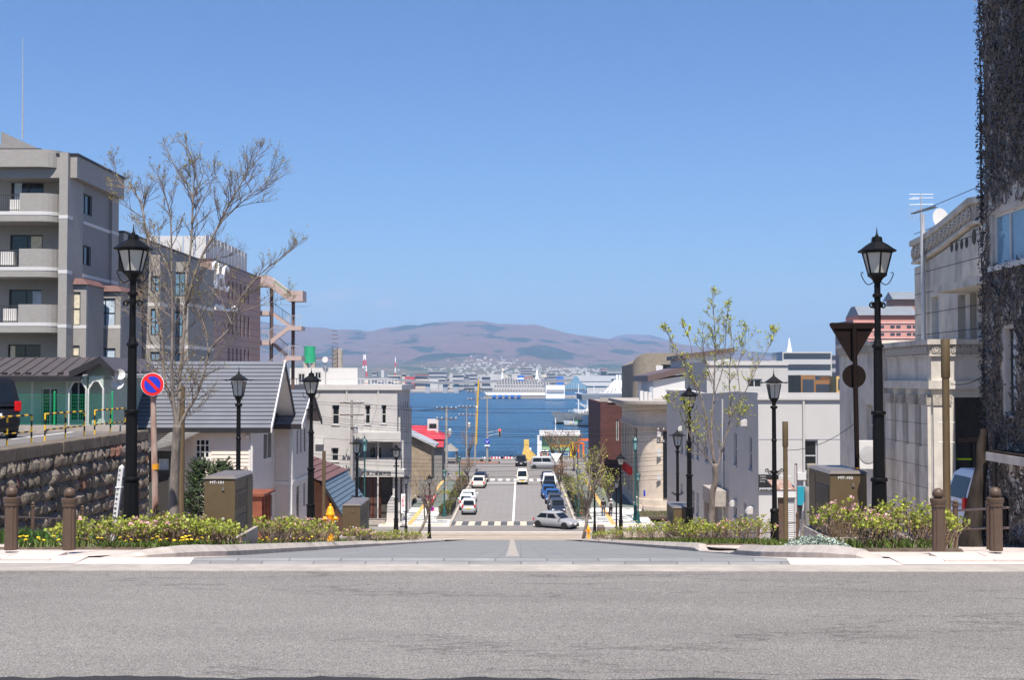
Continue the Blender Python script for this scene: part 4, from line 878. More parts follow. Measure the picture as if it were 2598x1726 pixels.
# ================================================================= grey tiled apartment block
YA = 66.0; pa = P(170, 900, YA); XA = pa.x; ap = thing('apartment_block', 'grey tiled apartment block with rounded balconies', 'building', (XA - 8, YA, gz(YA)))
st = 141 * YA / FPX; zr = P(160, 387, YA).z; zlow = gz(YA) - 1
def zA(v): return P(100, v, YA).z
yend = PXp(297, 480, XA).y
def yA(u, v=700): return PXp(u, v, XA).y
# recessed back wall behind the balconies, with its windows
YR = YA + 1.9; hol = []
for i in range(4): hol.append((P(22 - i, 0, YR).x, P(105 - i, 0, YR).x, P(60, 530 + 141 * i, YR).z, P(60, 456 + 139.5 * i, YR).z))
wall(ap, 'grey_tile', 'F', YR, XA - 26, XA - .4, zlow, zr - .9, hol, .3)
for i, h in enumerate(hol): window(ap, 'F', YR, *h, 'glass_dark', 'alu_dark', 2, 1, .12, .07)
for i, h in enumerate(hol):
    c0, c1 = ((.08, .3), (.62, .95), (.7, .97), (.05, .2))[i]; kbox('F', YR, h[0] + (h[1] - h[0]) * c0, h[0] + (h[1] - h[0]) * c1, .12, .145, h[2] + .12, h[3] - .08).build('curtain', 'curtain' if i % 2 else 'curtain_blue', ap)
for i, (u_, v_) in enumerate(((30, 508), (8, 640), (14, 784))): p_ = P(u_, v_, YA + .9); box(p_.x, YA + .6, p_.z - .7, p_.x + .7, YA + .95, p_.z).build('air_conditioner', 'clean_white', ap)
def rounded(x0, x1, y0, y1, r, n=7):                      # plan outline: front right corner rounded
    return [(x0, y1), (x0, y0)] + [(x1 - r + math.sin(a) * r, y0 + r - math.cos(a) * r) for a in [math.pi / 2 * i / n for i in range(n + 1)]] + [(x1, y1)]
def band(pts, z0, z1, mt, nm, par, inset=0):
    return MB().prism([(x, y, z0) for x, y in pts], (0, 0, z1 - z0)).build(nm, mt, par)
xb1 = P(147, 0, YA).x
for i in range(-1, 4):
    vt, vb = 491 + 141 * i, 566 + 141 * i
    xs_ = XA - 26 if i < 0 else P(48, 0, YA).x
    if i < 0: vt, vb = 380, 424
    out = rounded(xs_, xb1, YA - .2, YR - .01, 1.1); z0, z1 = zA(vb), zA(vt)
    if i < 0: band(out, z0, z1, 'grey_tile', 'roof_canopy', ap, 0); continue
    slab_o = rounded(XA - 26, xb1, YA - .2, YR - .01, 1.1)
    band(slab_o, z0 + .08, z0 + .42, 'grey_tile', 'balcony_slab', ap)
    band(rounded(XA - 26, xb1 + .012, YA - .212, YR - .01, 1.1), z0 + .42, z0 + .60, 'clean_white', 'white_band', ap)
    wl = MB(); op = out[1:]; 
    for (xa_, ya_), (xb_, yb_) in zip(op, op[1:]):
        d = V((xb_ - xa_, yb_ - ya_, 0)); nrm = V((-d.y, d.x, 0)).normalized() * .15
        wl.hexa([(xa_, ya_, z0 + .6), (xb_, yb_, z0 + .6), (xb_ + nrm.x, yb_ + nrm.y, z0 + .6), (xa_ + nrm.x, ya_ + nrm.y, z0 + .6)], [(xa_, ya_, z1), (xb_, yb_, z1), (xb_ + nrm.x, yb_ + nrm.y, z1), (xa_ + nrm.x, ya_ + nrm.y, z1)])
    wl.build('parapet', 'grey_tile', ap)
    rl = MB(); k = 0
    while k < 40: x = xs_ - .1 - k * .115; rl.box(x, YA - .12, z0 + .6, x + .02, YA - .10, z1 - .1); k += 1
    rl.box(xs_ - 5, YA - .13, z1 - .1, xs_, YA - .09, z1 - .05); rl.box(xs_ - 5, YA - .13, z0 + .66, xs_, YA - .09, z0 + .70); o = rl.build('railing', 'alu_dark', ap)
# corner pilaster and street-side wall
box(P(147, 0, YA).x + .01, YA - .15, zlow, XA, YR + .3, zr).build('corner_pilaster', 'grey_tile', ap)
def hA(u0, u1, v0, v1): a, b = yA(u0, v0), yA(u1, v0); return (a, b, PXp(u0, v1, XA).z, PXp(u0, v0, XA).z)
w1, w2 = hA(208, 235, 487, 540), hA(206, 232, 619, 670)
wall(ap, 'grey_tile_shaded', 'R', XA - .02, YR + .3, yend, zlow, zr - 1.3, [w1, w2], .3)
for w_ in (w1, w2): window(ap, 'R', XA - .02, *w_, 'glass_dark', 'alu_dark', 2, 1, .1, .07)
box(XA - 1, yend - 1.2, zlow, XA + .12, yend, zr - 1.3).build('end_pilaster', 'grey_tile', ap)
box(XA - 4, YA + .2, zr - 1.3, XA + .35, yend + .25, zr - .12).build('cornice', 'grey_tile', ap); box(XA - 4.0, YA + .15, zr - .118, XA + .42, yend + .3, zr).build('roof_edge', 'dark_fascia', ap)
box(XA - 26, YA - .15, zA(382), xb1 - 1.0, YA + .2, zA(377)).build('roof_edge', 'dark_fascia', ap)
for v in (548, 688, 826):
    za = PXp(172, v + 2, XA).z; box(XA - .018, YR + .35, za - .09, XA + .012, yend - 1.21, za + .09).build('white_band', 'clean_white', ap); box(P(147, 0, YA).x, YA - .16, za - .09, XA + .012, YA + .6, za + .09).build('white_band', 'clean_white', ap); box(XA - .5, yend - 1.21, za - .09, XA + .132, yend + .01, za + .09).build('white_band', 'clean_white', ap)
# stepped bays with curtained windows
for (u0, u1, vt, Y0, dy, ws) in ((173, 217, 722, 66.9, 2.8, [(174, 202, 741, 826), (174, 201, 877, 930)]), (234, 304, 740, 70.2, 4.0, [(239, 291, 757, 832), (239, 292, 884, 940)])):
    xa_, xb_ = max(XA - .5, P(u0, 0, Y0).x - .6), P(u1, 0, Y0).x; zt_ = P(u0, vt, Y0).z; hs = []
    for (a, b, c, d) in ws: hs.append((P(a, 0, Y0).x, P(b, 0, Y0).x, P(a, d, Y0).z, P(a, c, Y0).z))
    wall(ap, 'grey_tile', 'F', Y0, xa_, xb_, zlow, zt_, hs, .25, 'bay_wall'); wall(ap, 'grey_tile_shaded', 'R', xb_ - .002, Y0 + .26, Y0 + dy, zlow, zt_, (), .25, 'bay_wall')
    for h in hs: window(ap, 'F', Y0, *h, 'curtain' if u0 < 200 else 'curtain_blue', 'alu_dark', 2 if u0 > 200 else 1, 2, .05, .06)
    z826 = P(u0, 829, Y0).z; box(xa_, Y0 - .01, z826 - .1, xb_ + .01, Y0 - .002, z826 + .08).build('white_band', 'clean_white', ap)
    MB().hexa([(xa_ - .1, Y0 - .15, zt_), (xb_ + .15, Y0 - .15, zt_), (xb_ + .15, Y0 + dy, zt_), (xa_ - .1, Y0 + dy, zt_)], [(xa_ - .1, Y0 + .1, zt_ + .34), (xb_ - .25, Y0 + .1, zt_ + .34), (xb_ - .25, Y0 + dy, zt_ + .34), (xa_ - .1, Y0 + dy, zt_ + .34)]).build('bay_roof', 'brown_roof', ap)
MB().prism([(P(-60, 0, YA+2).x, YA + 2, zr), (P(6, 0, YA+2).x, YA + 2, zr), (P(6, 0, YA+2).x, YA + 2, zr + .8), (P(-60, 0, YA+2).x, YA + 2, zr + .8)], (0, 5, 0)).build('roof_penthouse', 'grey_tile_shaded', ap)
p0, p1 = P(3, 333, YA + 1.5), P(100, 378, YA + 1.5); MB().prism([p0, p1, V((p1.x, p1.y, zr)), V((p0.x, p0.y, zr))], (0, 5, 0)).build('roof_slope', 'grey_tile_shaded', ap)
tag(MB().tube([P(57, 352, YA + 2.5), P(57.5, 250, YA + 2.5), P(57.5, 95, YA + 2.5)], [.05, .04, .015], 6).build('antenna_mast', 'steel'), 'thin whip antenna mast on the apartment roof', 'antenna')
# second wing of the block, one storey lower
a2 = thing('apartment_wing', 'lower grey tiled apartment wing with bay windows behind the bare tree', 'building', (XA - 3, 80, gz(80)))
zw = PXp(300, 585, XA).z; ye2 = PXp(497, 660, XA).y
box(XA - 9, yend + .3, zlow - 3, XA - 2.2, ye2 + .4, zw - .9).build('recess_wall', 'grey_tile_shaded', a2); box(XA - 9, yend + .35, zw - .9, XA + .3, ye2, zw - .1).build('cornice', 'grey_tile', a2); box(XA - 9, yend + .32, zw - .099, XA + .38, ye2 + .05, zw).build('roof_edge', 'dark_fascia', a2)
for k in range(3): za = zw - 3.4 - k * st; box(XA - 2.2, yend + .4, za, XA - .3, yend + 5, za + 1.1).build('balcony', 'grey_tile_shaded', a2)
for (u0, u1, Y0, dy, ws) in ((362, 404, 79.3, 3.6, [(380, 403, 700, 740), (381, 403, 783, 851), (381, 405, 893, 935)]), (418, 476, 84.2, 7, [(438, 468, 690, 752), (436, 462, 790, 856), (425, 458, 897, 940)])):
    xa_, xb_ = XA - 2.2, P(u1, 0, Y0).x; hs = [(P(a, 0, Y0).x, P(b, 0, Y0).x, P(a, d, Y0).z, P(a, c, Y0).z) for (a, b, c, d) in ws]
    wall(a2, 'grey_tile', 'F', Y0, P(u0, 0, Y0).x, xb_, zlow - 3, zw - .92, hs, .25, 'bay_wall'); wall(a2, 'grey_tile_shaded', 'R', xb_ - .002, Y0 + .26, Y0 + dy, zlow - 3, zw - .92, (), .25, 'bay_wall')
    for h in hs: window(a2, 'F', Y0, *h, 'glass_blue', 'alu_dark', 2, 2, .05, .07)
    for v in (772, 880): z8 = P(u0, v, Y0).z; box(P(u0, 0, Y0).x, Y0 - .012, z8 - .12, xb_ + .012, Y0 - .002, z8 + .1).build('white_band', 'clean_white', a2); box(xb_ - .01, Y0, z8 - .12, xb_ + .01, Y0 + dy, z8 + .1).build('white_band', 'clean_white', a2)
# ================================================================= pink tiled office
YK = 95.0; XK = P(537, 800, YK).x; zk = P(537, 660, YK).z; yk1 = PXp(661, 706, XK).y
pk_ = thing('pink_office', 'pink tiled office building with white letters and narrow windows', 'building', (XK - 4, YK, gz(YK)))
zl = gz(YK) - 2
rz = lambda x, y: (480 + x * .1786, 640 + y * .1786)
hs = []
for (y0, y1) in ((440, 690), (885, 1180), (1370, 1580)):
    for (x0, x1) in ((548, 576), (606, 632), (660, 690), (720, 746), (775, 802), (830, 857)):
        u0, v0 = rz(x0, y0); u1, v1 = rz(x1, y1); yy0, yy1 = PXp(u0, v0, XK).y, PXp(u1, v0, XK).y; f = (x0 - 548) / 300
        hs.append((yy0, yy1, PXp(u0, v1 + 3 * f, XK).z if y1 < 1500 else PXp(u0, v1, XK).z, PXp(u0, v0 + 1 * f, XK).z))
zz_ = [[], [], []]
for i, h in enumerate(hs): zz_[i // 6].append(h)
hs = []
for r_ in zz_:
    a_, b_ = sum(h[2] for h in r_) / 6, sum(h[3] for h in r_) / 6
    hs += [(h[0], h[1], a_, b_) for h in r_]
wall(pk_, 'pink_tile', 'R', XK, YK, yk1, zl, zk, hs, .35)
for h in hs: window(pk_, 'R', XK, *h, random.choice(['glass_dark', 'glass_blue', 'glass_dark']), 'alu', 1, 2, .14, .05)
wall(pk_, 'pink_tile', 'F', YK, XK - 12, XK - .351, zl, zk, (), .35); box(XK - 12, YK + .36, zl, XK - .36, yk1 - .1, zk - .1).build('core', 'grey_tile_shaded', pk_)
box(XK - 12, yk1, zl, XK - .6, yk1 + 2.2, zk - .1).build('stair_lobby', 'brown_steel', pk_)
box(XK - 12.1, YK - .04, zk, XK + .05, yk1 + .02, zk + .14).build('coping', 'brown_steel', pk_)
for k in range(12):
    y = PXp(541, 640, XK).y + k * (yk1 - 3.2 - YK) / 12; box(XK - .62, y, zk + .15, XK - .56, y + .98, zk + 2.0).build('roof_screen', 'clean_white', pk_)
for k in range(5): x = XK - 1.4 - k * .9; box(x, YK + .5, zk + .15, x + .84, YK + .56, zk + 1.9).build('roof_screen', 'clean_white', pk_)
u, v = rz(425, 375); p = PXp(u, v, XK); text('SEC', 3.0, 'sign_white', pk_, (XK + .12, p.y, p.z), (R(90), 0, R(90)), 'sign_letters', .1, (1.05, 1, 1))
e = lambda x, y: PXp(*rz(x, y), XK + .1)
for pts, cl in (([(368, 745), (430, 825), (368, 808)], True), ([(380, 742), (500, 830)], False), ([(440, 745), (520, 828), (680, 830), (690, 808), (655, 775), (560, 812)], False), ([(430, 820), (680, 822)], False)):
    q = [e(*a) for a in pts]; MB().tube(q + ([q[0]] if cl else []), .075, 5).build('sign_emblem', 'sign_white', pk_)
u, v = rz(148, 1050); p = P(u, v, YK - .3); dd = MB().lathe([(.02, -.02), (.42, -.06), (.45, 0)], 18).build('wall_dish', 'clean_white', pk_); dd.rotation_euler = (R(80), 0, R(15)); dd.location = p - WL[pk_.name]; dd.data.transform(Matrix.Identity(4)); 
for v_ in dd.data.vertices: v_.co += WL[pk_.name]
MB().tube([p, p + V((0, .3, -.3)), p + V((0, .32, -.3))], .04, 6).build('bracket', 'steel', pk_)
# ---- open steel stair on the far end
YS = yk1 + 1.0; ss = thing('fire_stair', 'pink steel zigzag fire stair beside the office building', 'stair', (XK + 2, YS, gz(YS)))
q = lambda x, y, dy=0: P(620 + x * .2551, 560 + y * .2551, YS + dy)
for x, yt in ((250, 660), (467, 800)):
    a = q(x, yt); MB().box(a.x - .14, YS + .9, gz(YS) - 1, a.x + .14, YS + 1.15, a.z).build('column', 'brown_steel', ss)
def flight(x0, y0, x1, y1, dy, nm='flight'):
    a, b = q(x0, y0, dy), q(x1, y1, dy); m = MB().hexa([a, b, b + V((0, .18, 0)), a + V((0, .18, 0))], [a + V((0, 0, .42)), b + V((0, 0, .42)), b + V((0, .18, .42)), a + V((0, .18, .42))]); m.build('stringer', 'pink_steel', ss)
    n = 10
    for i in range(n): p = a.lerp(b, (i + .5) / n); box(p.x - .14, p.y + .18, p.z + .2, p.x + .16, p.y + 1.0, p.z + .25).build('tread', 'brown_steel', ss)
def rail(x0, y0, x1, y1, dy, mt='pink_rail'):
    a, b = q(x0, y0, dy), q(x1, y1, dy); L2 = (b - a).length; n = max(2, int(L2 / .16)); m = MB(); h = V((0, 0, 1.02))
    m.tube([a + h, b + h], .03, 4); m.tube([a + V((0, 0, .12)), b + V((0, 0, .12))], .02, 4)
    for i in range(n + 1): p = a.lerp(b, i / n); m.tube([p + V((0, 0, .05)), p + h], .026 if i % 8 == 0 else .013, 4)
    m.build('railing', mt, ss)
def landing(x0, x1, y, dy0, dy1):
    a, b = q(x0, y, dy0), q(x1, y, dy0); box(a.x, YS + dy0, a.z - .05, b.x, YS + dy1, a.z + .32).build('landing', 'pink_steel', ss)
# top canopy run
a, b, c, d = q(110, 655), q(180, 640), q(420, 795), q(470, 795)
for s0, s1 in ((q(105, 650), q(245, 650)), (q(245, 655), q(430, 795)), (q(425, 800), q(580, 800))):
    up = V((0, 0, .95)); MB().hexa([s0, s1, s1 + V((0, 2, 0)), s0 + V((0, 2, 0))], [s0 + up, s1 + up, s1 + up + V((0, 2, 0)), s0 + up + V((0, 2, 0))]).build('canopy', 'pink_steel', ss)
a, b = q(295, 605), q(450, 725); MB().hexa([a, b, b + V((0, 1.5, 0)), a + V((0, 1.5, 0))], [a + V((0, 0, .1)), b + V((0, 0, .1)), b + V((0, 1.5, .1)), a + V((0, 1.5, .1))]).build('canopy_edge', 'mesh_green', ss)
for k, y in enumerate((935, 1232)): landing(103, 245, y, 0, 2); rail(105, y - 28, 240, y - 28, .02)
for k, y in enumerate((1085, 1385)): landing(440, 568, y, 0, 2); rail(442, y - 28, 568, y - 28, .02)
flight(260, 1232, 440, 1090, 0); rail(245, 1205, 440, 1062, .02); flight(262, 1530, 440, 1390, 0); rail(262, 1500, 440, 1360, .02)
flight(262, 935, 470, 1085, 1.1); rail(262, 910, 470, 1060, 2.1, 'brown_steel'); flight(275, 1240, 440, 1385, 1.1); rail(275, 1215, 440, 1360, 2.1, 'brown_steel')
# ================================================================= cream clapboard house
YH = 49.0; YE = 48.68; hp = lambda u, v, Y=YH: P(u, v, Y)
XH = hp(641, 965).x; zev = hp(560, 1088, YE).z; zg = gz(YH) - 1.2
ho = thing('clapboard_house', 'cream clapboard house with grey metal lap roof', 'house', (XH - 5, YH, gz(YH)))
xl = hp(280, 965).x
W1 = (hp(497, 965).x, hp(534, 965).x, hp(515, 1164).z, hp(515, 1114).z)
wall(ho, 'clapboard', 'F', YH, xl, XH - .001, zg, zev + .2, [W1], .2); boards(ho, 'F', YH, xl, XH - .12, gz(YH) - .6, zev - .02, [(W1[0] - .06, W1[1] + .06, W1[2] - .12, W1[3] + .06)])
window(ho, 'F', YH, *W1, 'glass_dark', 'white_trim', 3, 3, .0, .055, 'white_trim')
box(XH - .13, YH - .045, zg, XH + .03, YH + .12, zev).build('corner_board', 'white_trim', ho)
for u, v in ((478, 1107), (630, 1109)): p = hp(u, v); box(p.x - .07, YH - .12, p.z - .08, p.x + .07, YH - .035, p.z + .08).build('vent_hood', 'white_trim', ho)
YH2 = PXp(698, 1100, XH).y
sides = [(PXp(668, 1100, XH).y, PXp(690, 1100, XH).y, PXp(668, 1170, XH).z, PXp(668, 1100, XH).z)]
d0 = (PXp(663, 1270, XH).y, PXp(692, 1270, XH).y, PXp(663, 1330, XH).z, PXp(663, 1260, XH).z); sides.append(d0)
zr_ = P(720, 918, PXp(720, 918, XH + .75).y).z; yr_ = PXp(720, 918, XH + .75).y
ze2 = zr_ - (zr_ - zev) * (YH2 + .3 - yr_) / (yr_ - YE)
wall(ho, 'clapboard', 'R', XH, YH + .21, YH2 - .01, zg, zev + .1, sides, .2)
boards(ho, 'R', XH, YH + .14, YH2, gz(YH) - .6, zev, [(s[0] - .06, s[1] + .06, s[2] - .08, s[3] + .06) for s in sides])
window(ho, 'R', XH, *sides[0], 'glass_dark', 'white_trim', 2, 1, .0, .06); window(ho, 'R', XH, *sides[1], 'glass_dark', 'white_trim', 3, 1, .0, .06, name='glazed_door')
MB().prism([(XH - .05, YH - .25, zev), (XH - .05, yr_, zr_ - .12), (XH - .05, 2 * yr_ - YH - .25, zev)], (-.2, 0, 0)).build('gable_wall', 'white_trim', ho)
zb2 = PXp(660, 1262, XH).z; box(XH + .002, YH + .05, zb2 - .1, XH + .05, YH2, zb2 + .1).build('belt_board', 'white_trim', ho)
# roof: lapped metal strips, front and back slope, fascia and barge boards
xo = XH + .78; xle = hp(200, 965, 50).x
slope_strips(ho, (xle, YE, zev), (xo, YE, zev), (xle, yr_, zr_), (xo, yr_, zr_), 17, 'slate_roof', .03, 'roof_strip')
slope_strips(ho, (xo, 2*yr_ - YE, zev), (xle, 2*yr_ - YE, zev), (xo, yr_, zr_), (xle, yr_, zr_), 8, 'slate_roof', .03, 'roof_strip')
box(xle, YE - .08, zev - .17, xo, YE - .01, zev + .02).build('fascia', 'dark_fascia', ho); box(xle, YE, zev - .05, xo - .05, YH - .05, zev - .01).build('soffit', 'white_trim', ho)
for (ya, za, yb, zb_) in ((YE, zev, yr_, zr_), (yr_, zr_, 2*yr_ - YE, zev)):
    MB().hexa([(xo, ya, za - .16), (xo + .05, ya, za - .16), (xo + .05, yb, zb_ - .16), (xo, yb, zb_ - .16)], [(xo, ya, za + .06), (xo + .05, ya, za + .06), (xo + .05, yb, zb_ + .06), (xo, yb, zb_ + .06)]).build('barge_board', 'white_trim' if ya < yr_ - .1 else 'dark_fascia', ho)
    MB().hexa([(XH, ya, za - .12), (xo, ya, za - .12), (xo, yb, zb_ - .12), (XH, yb, zb_ - .12)], [(XH, ya, za - .06), (xo, ya, za - .06), (xo, yb, zb_ - .06), (XH, yb, zb_ - .06)]).build('gable_soffit', 'white_trim', ho)
pd = hp(637, 1095); MB().tube([(pd.x, YH - .1, pd.z), (pd.x + .05, YH - .09, pd.z - .3), (pd.x + .05, YH - .09, zg)], .05, 8).build('downpipe', 'white_trim', ho)
# projecting wing
XW2 = P(741, 965, YH2).x; ywf = PXp(783, 1100, XW2).y; zev2 = P(730, 1078, YH2).z
wall(ho, 'clapboard', 'F', YH2, XH - .2, XW2 - .001, zg - 1, zev2 + .1, (), .2, 'wing_wall'); boards(ho, 'F', YH2, XH + .03, XW2 - .1, gz(YH2) - .5, zev2, ())
sw = [(PXp(752, 1100, XW2).y, PXp(757, 1100, XW2).y, PXp(752, 1157, XW2).z, PXp(752, 1088, XW2).z), (PXp(761, 1100, XW2).y, PXp(766, 1100, XW2).y, PXp(752, 1157, XW2).z, PXp(752, 1088, XW2).z), (PXp(770, 1100, XW2).y, PXp(776, 1100, XW2).y, PXp(752, 1157, XW2).z, PXp(752, 1088, XW2).z), (PXp(751, 1290, XW2).y, PXp(760, 1290, XW2).y, PXp(752, 1330, XW2).z, PXp(752, 1232, XW2).z), (PXp(769, 1290, XW2).y, PXp(775, 1290, XW2).y, PXp(752, 1300, XW2).z, PXp(752, 1232, XW2).z)]
wall(ho, 'clapboard', 'R', XW2, YH2 + .21, ywf, zg - 1, zev2 + .1, sw, .2, 'wing_wall'); boards(ho, 'R', XW2, YH2 + .12, ywf, gz(YH2) - .6, zev2, [(s[0] - .05, s[1] + .05, s[2] - .06, s[3] + .05) for s in sw])
for s in sw: window(ho, 'R', XW2, *s, 'glass_dark', 'white_trim', 1, 1, .0, .06)
box(XW2 - .11, YH2 - .05, zg - 1, XW2 + .04, YH2 + .11, zev2).build('corner_board', 'white_trim', ho)
zb3 = P(720, 1226, YH2).z; box(XH, YH2 - .06, zb3 - .08, XW2 + .06, YH2 - .003, zb3 + .08).build('belt_board', 'white_trim', ho); box(XW2 + .003, YH2, zb3 - .08, XW2 + .06, ywf, zb3 + .08).build('belt_board', 'white_trim', ho)
yrw = (YH2 + ywf) / 2; zrw = P(775, 990, yrw).z; xw3 = XW2 + .5
for (ya, yb, m_) in ((YH2 - .5, yrw, 9), (ywf + .5, yrw, 4)):
    e0, e1 = ((XH - .4, ya, zev2), (xw3, ya, zev2)); slope_strips(ho, e0, e1, (XH - .4, yb, zrw), (xw3, yb, zrw), m_, 'slate_roof', .03, 'roof_strip')
    MB().hexa([(xw3, ya, zev2 - .16), (xw3 + .05, ya, zev2 - .16), (xw3 + .05, yb, zrw - .16), (xw3, yb, zrw - .16)], [(xw3, ya, zev2 + .06), (xw3 + .05, ya, zev2 + .06), (xw3 + .05, yb, zrw + .06), (xw3, yb, zrw + .06)]).build('barge_board', 'white_trim' if ya < yb else 'dark_fascia', ho)
box(XH + .0, YH2 - .56, zev2 - .17, xw3, YH2 - .5, zev2 + .03).build('fascia', 'dark_fascia', ho)
MB().hexa([(XH + .02, YH2 - .5, zev2 - .1), (XH + .1, YH2 - .5, zev2 - .1), (XH + .1, yrw, zrw - .1), (XH + .02, yrw, zrw - .1)], [(XH + .02, YH2 - .5, zev2 + .25), (XH + .1, YH2 - .5, zev2 + .25), (XH + .1, yrw, zrw + .25), (XH + .02, yrw, zrw + .25)]).build('flashing', 'dark_fascia', ho)
MB().prism([(XW2 - .05, YH2 - .2, zev2), (XW2 - .05, yrw, zrw - .1), (XW2 - .05, ywf + .2, zev2)], (-.2, 0, 0)).build('gable_wall', 'white_trim', ho)
# red wooden porch
pp = PXp(657, 1300, XH + .5); po = thing('wooden_porch', 'small red-brown wooden porch screen at the clapboard house', 'porch', (XH + .5, pp.y, gz(pp.y)))
for k in range(4): y = pp.y - 1.2 + k * .55; box(XH + .1, y, gz(y) - .2, XH + .85, y + .07, PXp(657, 1262, XH + .8).z).build('panel', 'wood_red', po)
box(XH + .05, pp.y - 1.3, PXp(657, 1262, XH + .8).z, XH + .95, pp.y + .9, PXp(657, 1258, XH + .8).z + .03).build('top_rail', 'wood_red', po)
# dark shed with tin roof between wall and house
sh = thing('lean_to_shed', 'dark green shed with low grey tile roof below the stone wall corner', 'shed', (hp(400, 1300, 46.5).x, 46.5, gz(46.5)))
a, b = hp(372, 1095, 45.5), hp(500, 1120, 45.5); c = hp(378, 1150, 45.2); x0, x1 = a.x, hp(462, 965, 46).x
slope_strips(sh, (x0, 45.2, hp(380, 1150, 45.2).z), (x1, 45.2, hp(380, 1128, 45.2).z), (x0, 48.6, hp(372, 1098, 48.6).z), (x1, 48.6, hp(372, 1098, 48.6).z), 8, 'wood_grey', .02, 'roof_strip')
SW = (hp(404, 965, 45.8).x, hp(430, 965, 45.8).x, hp(404, 1193, 45.8).z, hp(404, 1165, 45.8).z); SD = (hp(404, 965, 45.8).x, hp(430, 965, 45.8).x, hp(404, 1340, 45.8).z, hp(404, 1200, 45.8).z)
wall(sh, 'shed_wall', 'F', 45.8, x0, x1 - .3, gz(46) - 1, hp(380, 1145, 45.8).z, [SW, SD], .15); window(sh, 'F', 45.8, *SW, 'curtain_blue', 'white_trim', 2, 1, .03, .04); kbox('F', 45.8, SD[0], SD[1], .05, .1, SD[2], SD[3]).build('sliding_door', 'alu_dark', sh)
# ================================================================= gambrel cottage
co = thing('gambrel_cottage', 'small cottage with dark red upper roof and blue-grey steep lower roof', 'house', (-10.5, 60, gz(60)))
cz = lambda u, v, Y: P(u, v, Y)
A, B = cz(819, 1222, 60), cz(873, 1196, 68); D, Cc = cz(873, 1311, 60), cz(922, 1264, 68); e_x = (D.x + Cc.x) / 2; e_z = (D.z + Cc.z) / 2; k_x = (A.x + B.x) / 2; k_z = (A.z + B.z) / 2; t_x = k_x - 2.6; t_z = k_z + 1.05
slope_strips(co, (e_x, 59.8, e_z), (e_x, 68.2, e_z), (k_x, 59.8, k_z), (k_x, 68.2, k_z), 8, 'blue_roof', .03, 'roof_panel')
slope_strips(co, (k_x + .1, 59.8, k_z), (k_x + .1, 68.2, k_z), (t_x, 59.8, t_z), (t_x, 68.2, t_z), 7, 'brown_roof', .03, 'roof_panel')
slope_strips(co, (t_x - 2.6, 68.2, k_z), (t_x - 2.6, 59.8, k_z), (t_x, 68.2, t_z), (t_x, 59.8, t_z), 4, 'brown_roof', .03, 'roof_panel')
MB().prism([(t_x - 2.4, 60.2, gz(60) - 2), (e_x - .5, 60.2, gz(60) - 2), (e_x - .5, 60.2, e_z + .2), (k_x - .05, 60.2, k_z - .08), (t_x, 60.2, t_z - .08), (t_x - 2.4, 60.2, k_z - .08)], (0, 7.6, 0)).build('walls', 'orange_wall', co)
MB().hexa([(e_x, 59.74, e_z - .12), (e_x + .04, 59.74, e_z - .05), (e_x + .04, 59.8, e_z - .05), (e_x, 59.8, e_z - .12)], [(k_x - .05, 59.74, k_z - .05), (k_x + .05, 59.74, k_z + .08), (k_x + .05, 59.8, k_z + .08), (k_x - .05, 59.8, k_z - .05)]).build('barge_board', 'dark_fascia', co)
box(e_x - 1.3, 60.1, gz(60), e_x - .6, 60.19, e_z - .4).build('door', 'wood_red', co)
p = P(847, 1318, 42.5); t = thing('satellite_dish', 'white satellite dish low beside the orange hydrant', 'dish', (p.x, 42.5, gz(42.5)))
MB().lathe([(.02, -.03), (.08, -.02), (.12, .01)], 16).build('bowl', 'clean_white', t); o = t.children[-1]
for v_ in o.data.vertices: v_.co += WL[t.name]
o.rotation_euler = (R(85), 0, R(-20)); o.location = V((p.x, 42.5, p.z)) - WL[t.name]; MB().tube([(p.x, 42.6, gz(42.5)), (p.x, 42.6, p.z)], .02, 6).build('stand', 'steel', t)
# ================================================================= grey museum on the tram corner
YM = 119.0; mz = lambda v, Y=YM: P(900, v, Y).z; mx_ = lambda u, Y=YM: P(u, 965, Y).x
XM = mx_(1008); ymf = PXp(1040, 990, XM).y; mu_ = thing('grey_museum', 'pale grey three-storey stucco building with arched entrance bay', 'building', (XM - 10, YM, LOW)); zt = mz(990)
def wz(x, y): return 450 + x * .3508, 850 + y * .3508          # zoom picture to photo pixel
wins = []
for (x0, x1, y0, y1) in ((1120, 1172, 508, 650), (1358, 1396, 510, 645), (1476, 1512, 508, 642), (1116, 1168, 818, 915)):
    (u0, v0), (u1, v1) = wz(x0, y0), wz(x1, y1); wins.append((mx_(u0), mx_(u1), mz(v1), mz(v0)))
(u0, v0), (u1, v1) = wz(1275, 770), wz(1618, 1290); bay = (mx_(u0) + .3, mx_(u1), LOW, mz(v0))
wall(mu_, 'museum_wall', 'F', YM, mx_(690), XM - .001, LOW - .5, zt, wins + [bay], .45)
for h in wins: window(mu_, 'F', YM, *h, 'glass_dark', 'museum_light', 1, 2, .2, .08, 'museum_light')
for u_ in (795, 880, 960): MB().tube([(mx_(u_), YM - .1, LOW), (mx_(u_), YM - .1, zt - .1)], .07, 8).build('downpipe', 'museum_light', mu_)
for u_, v_ in ((812, 1120), (870, 1195)): box(mx_(u_) - .4, YM - .35, mz(v_) - .3, mx_(u_) + .4, YM - .002, mz(v_) + .3).build('wall_unit', 'clean_white', mu_)
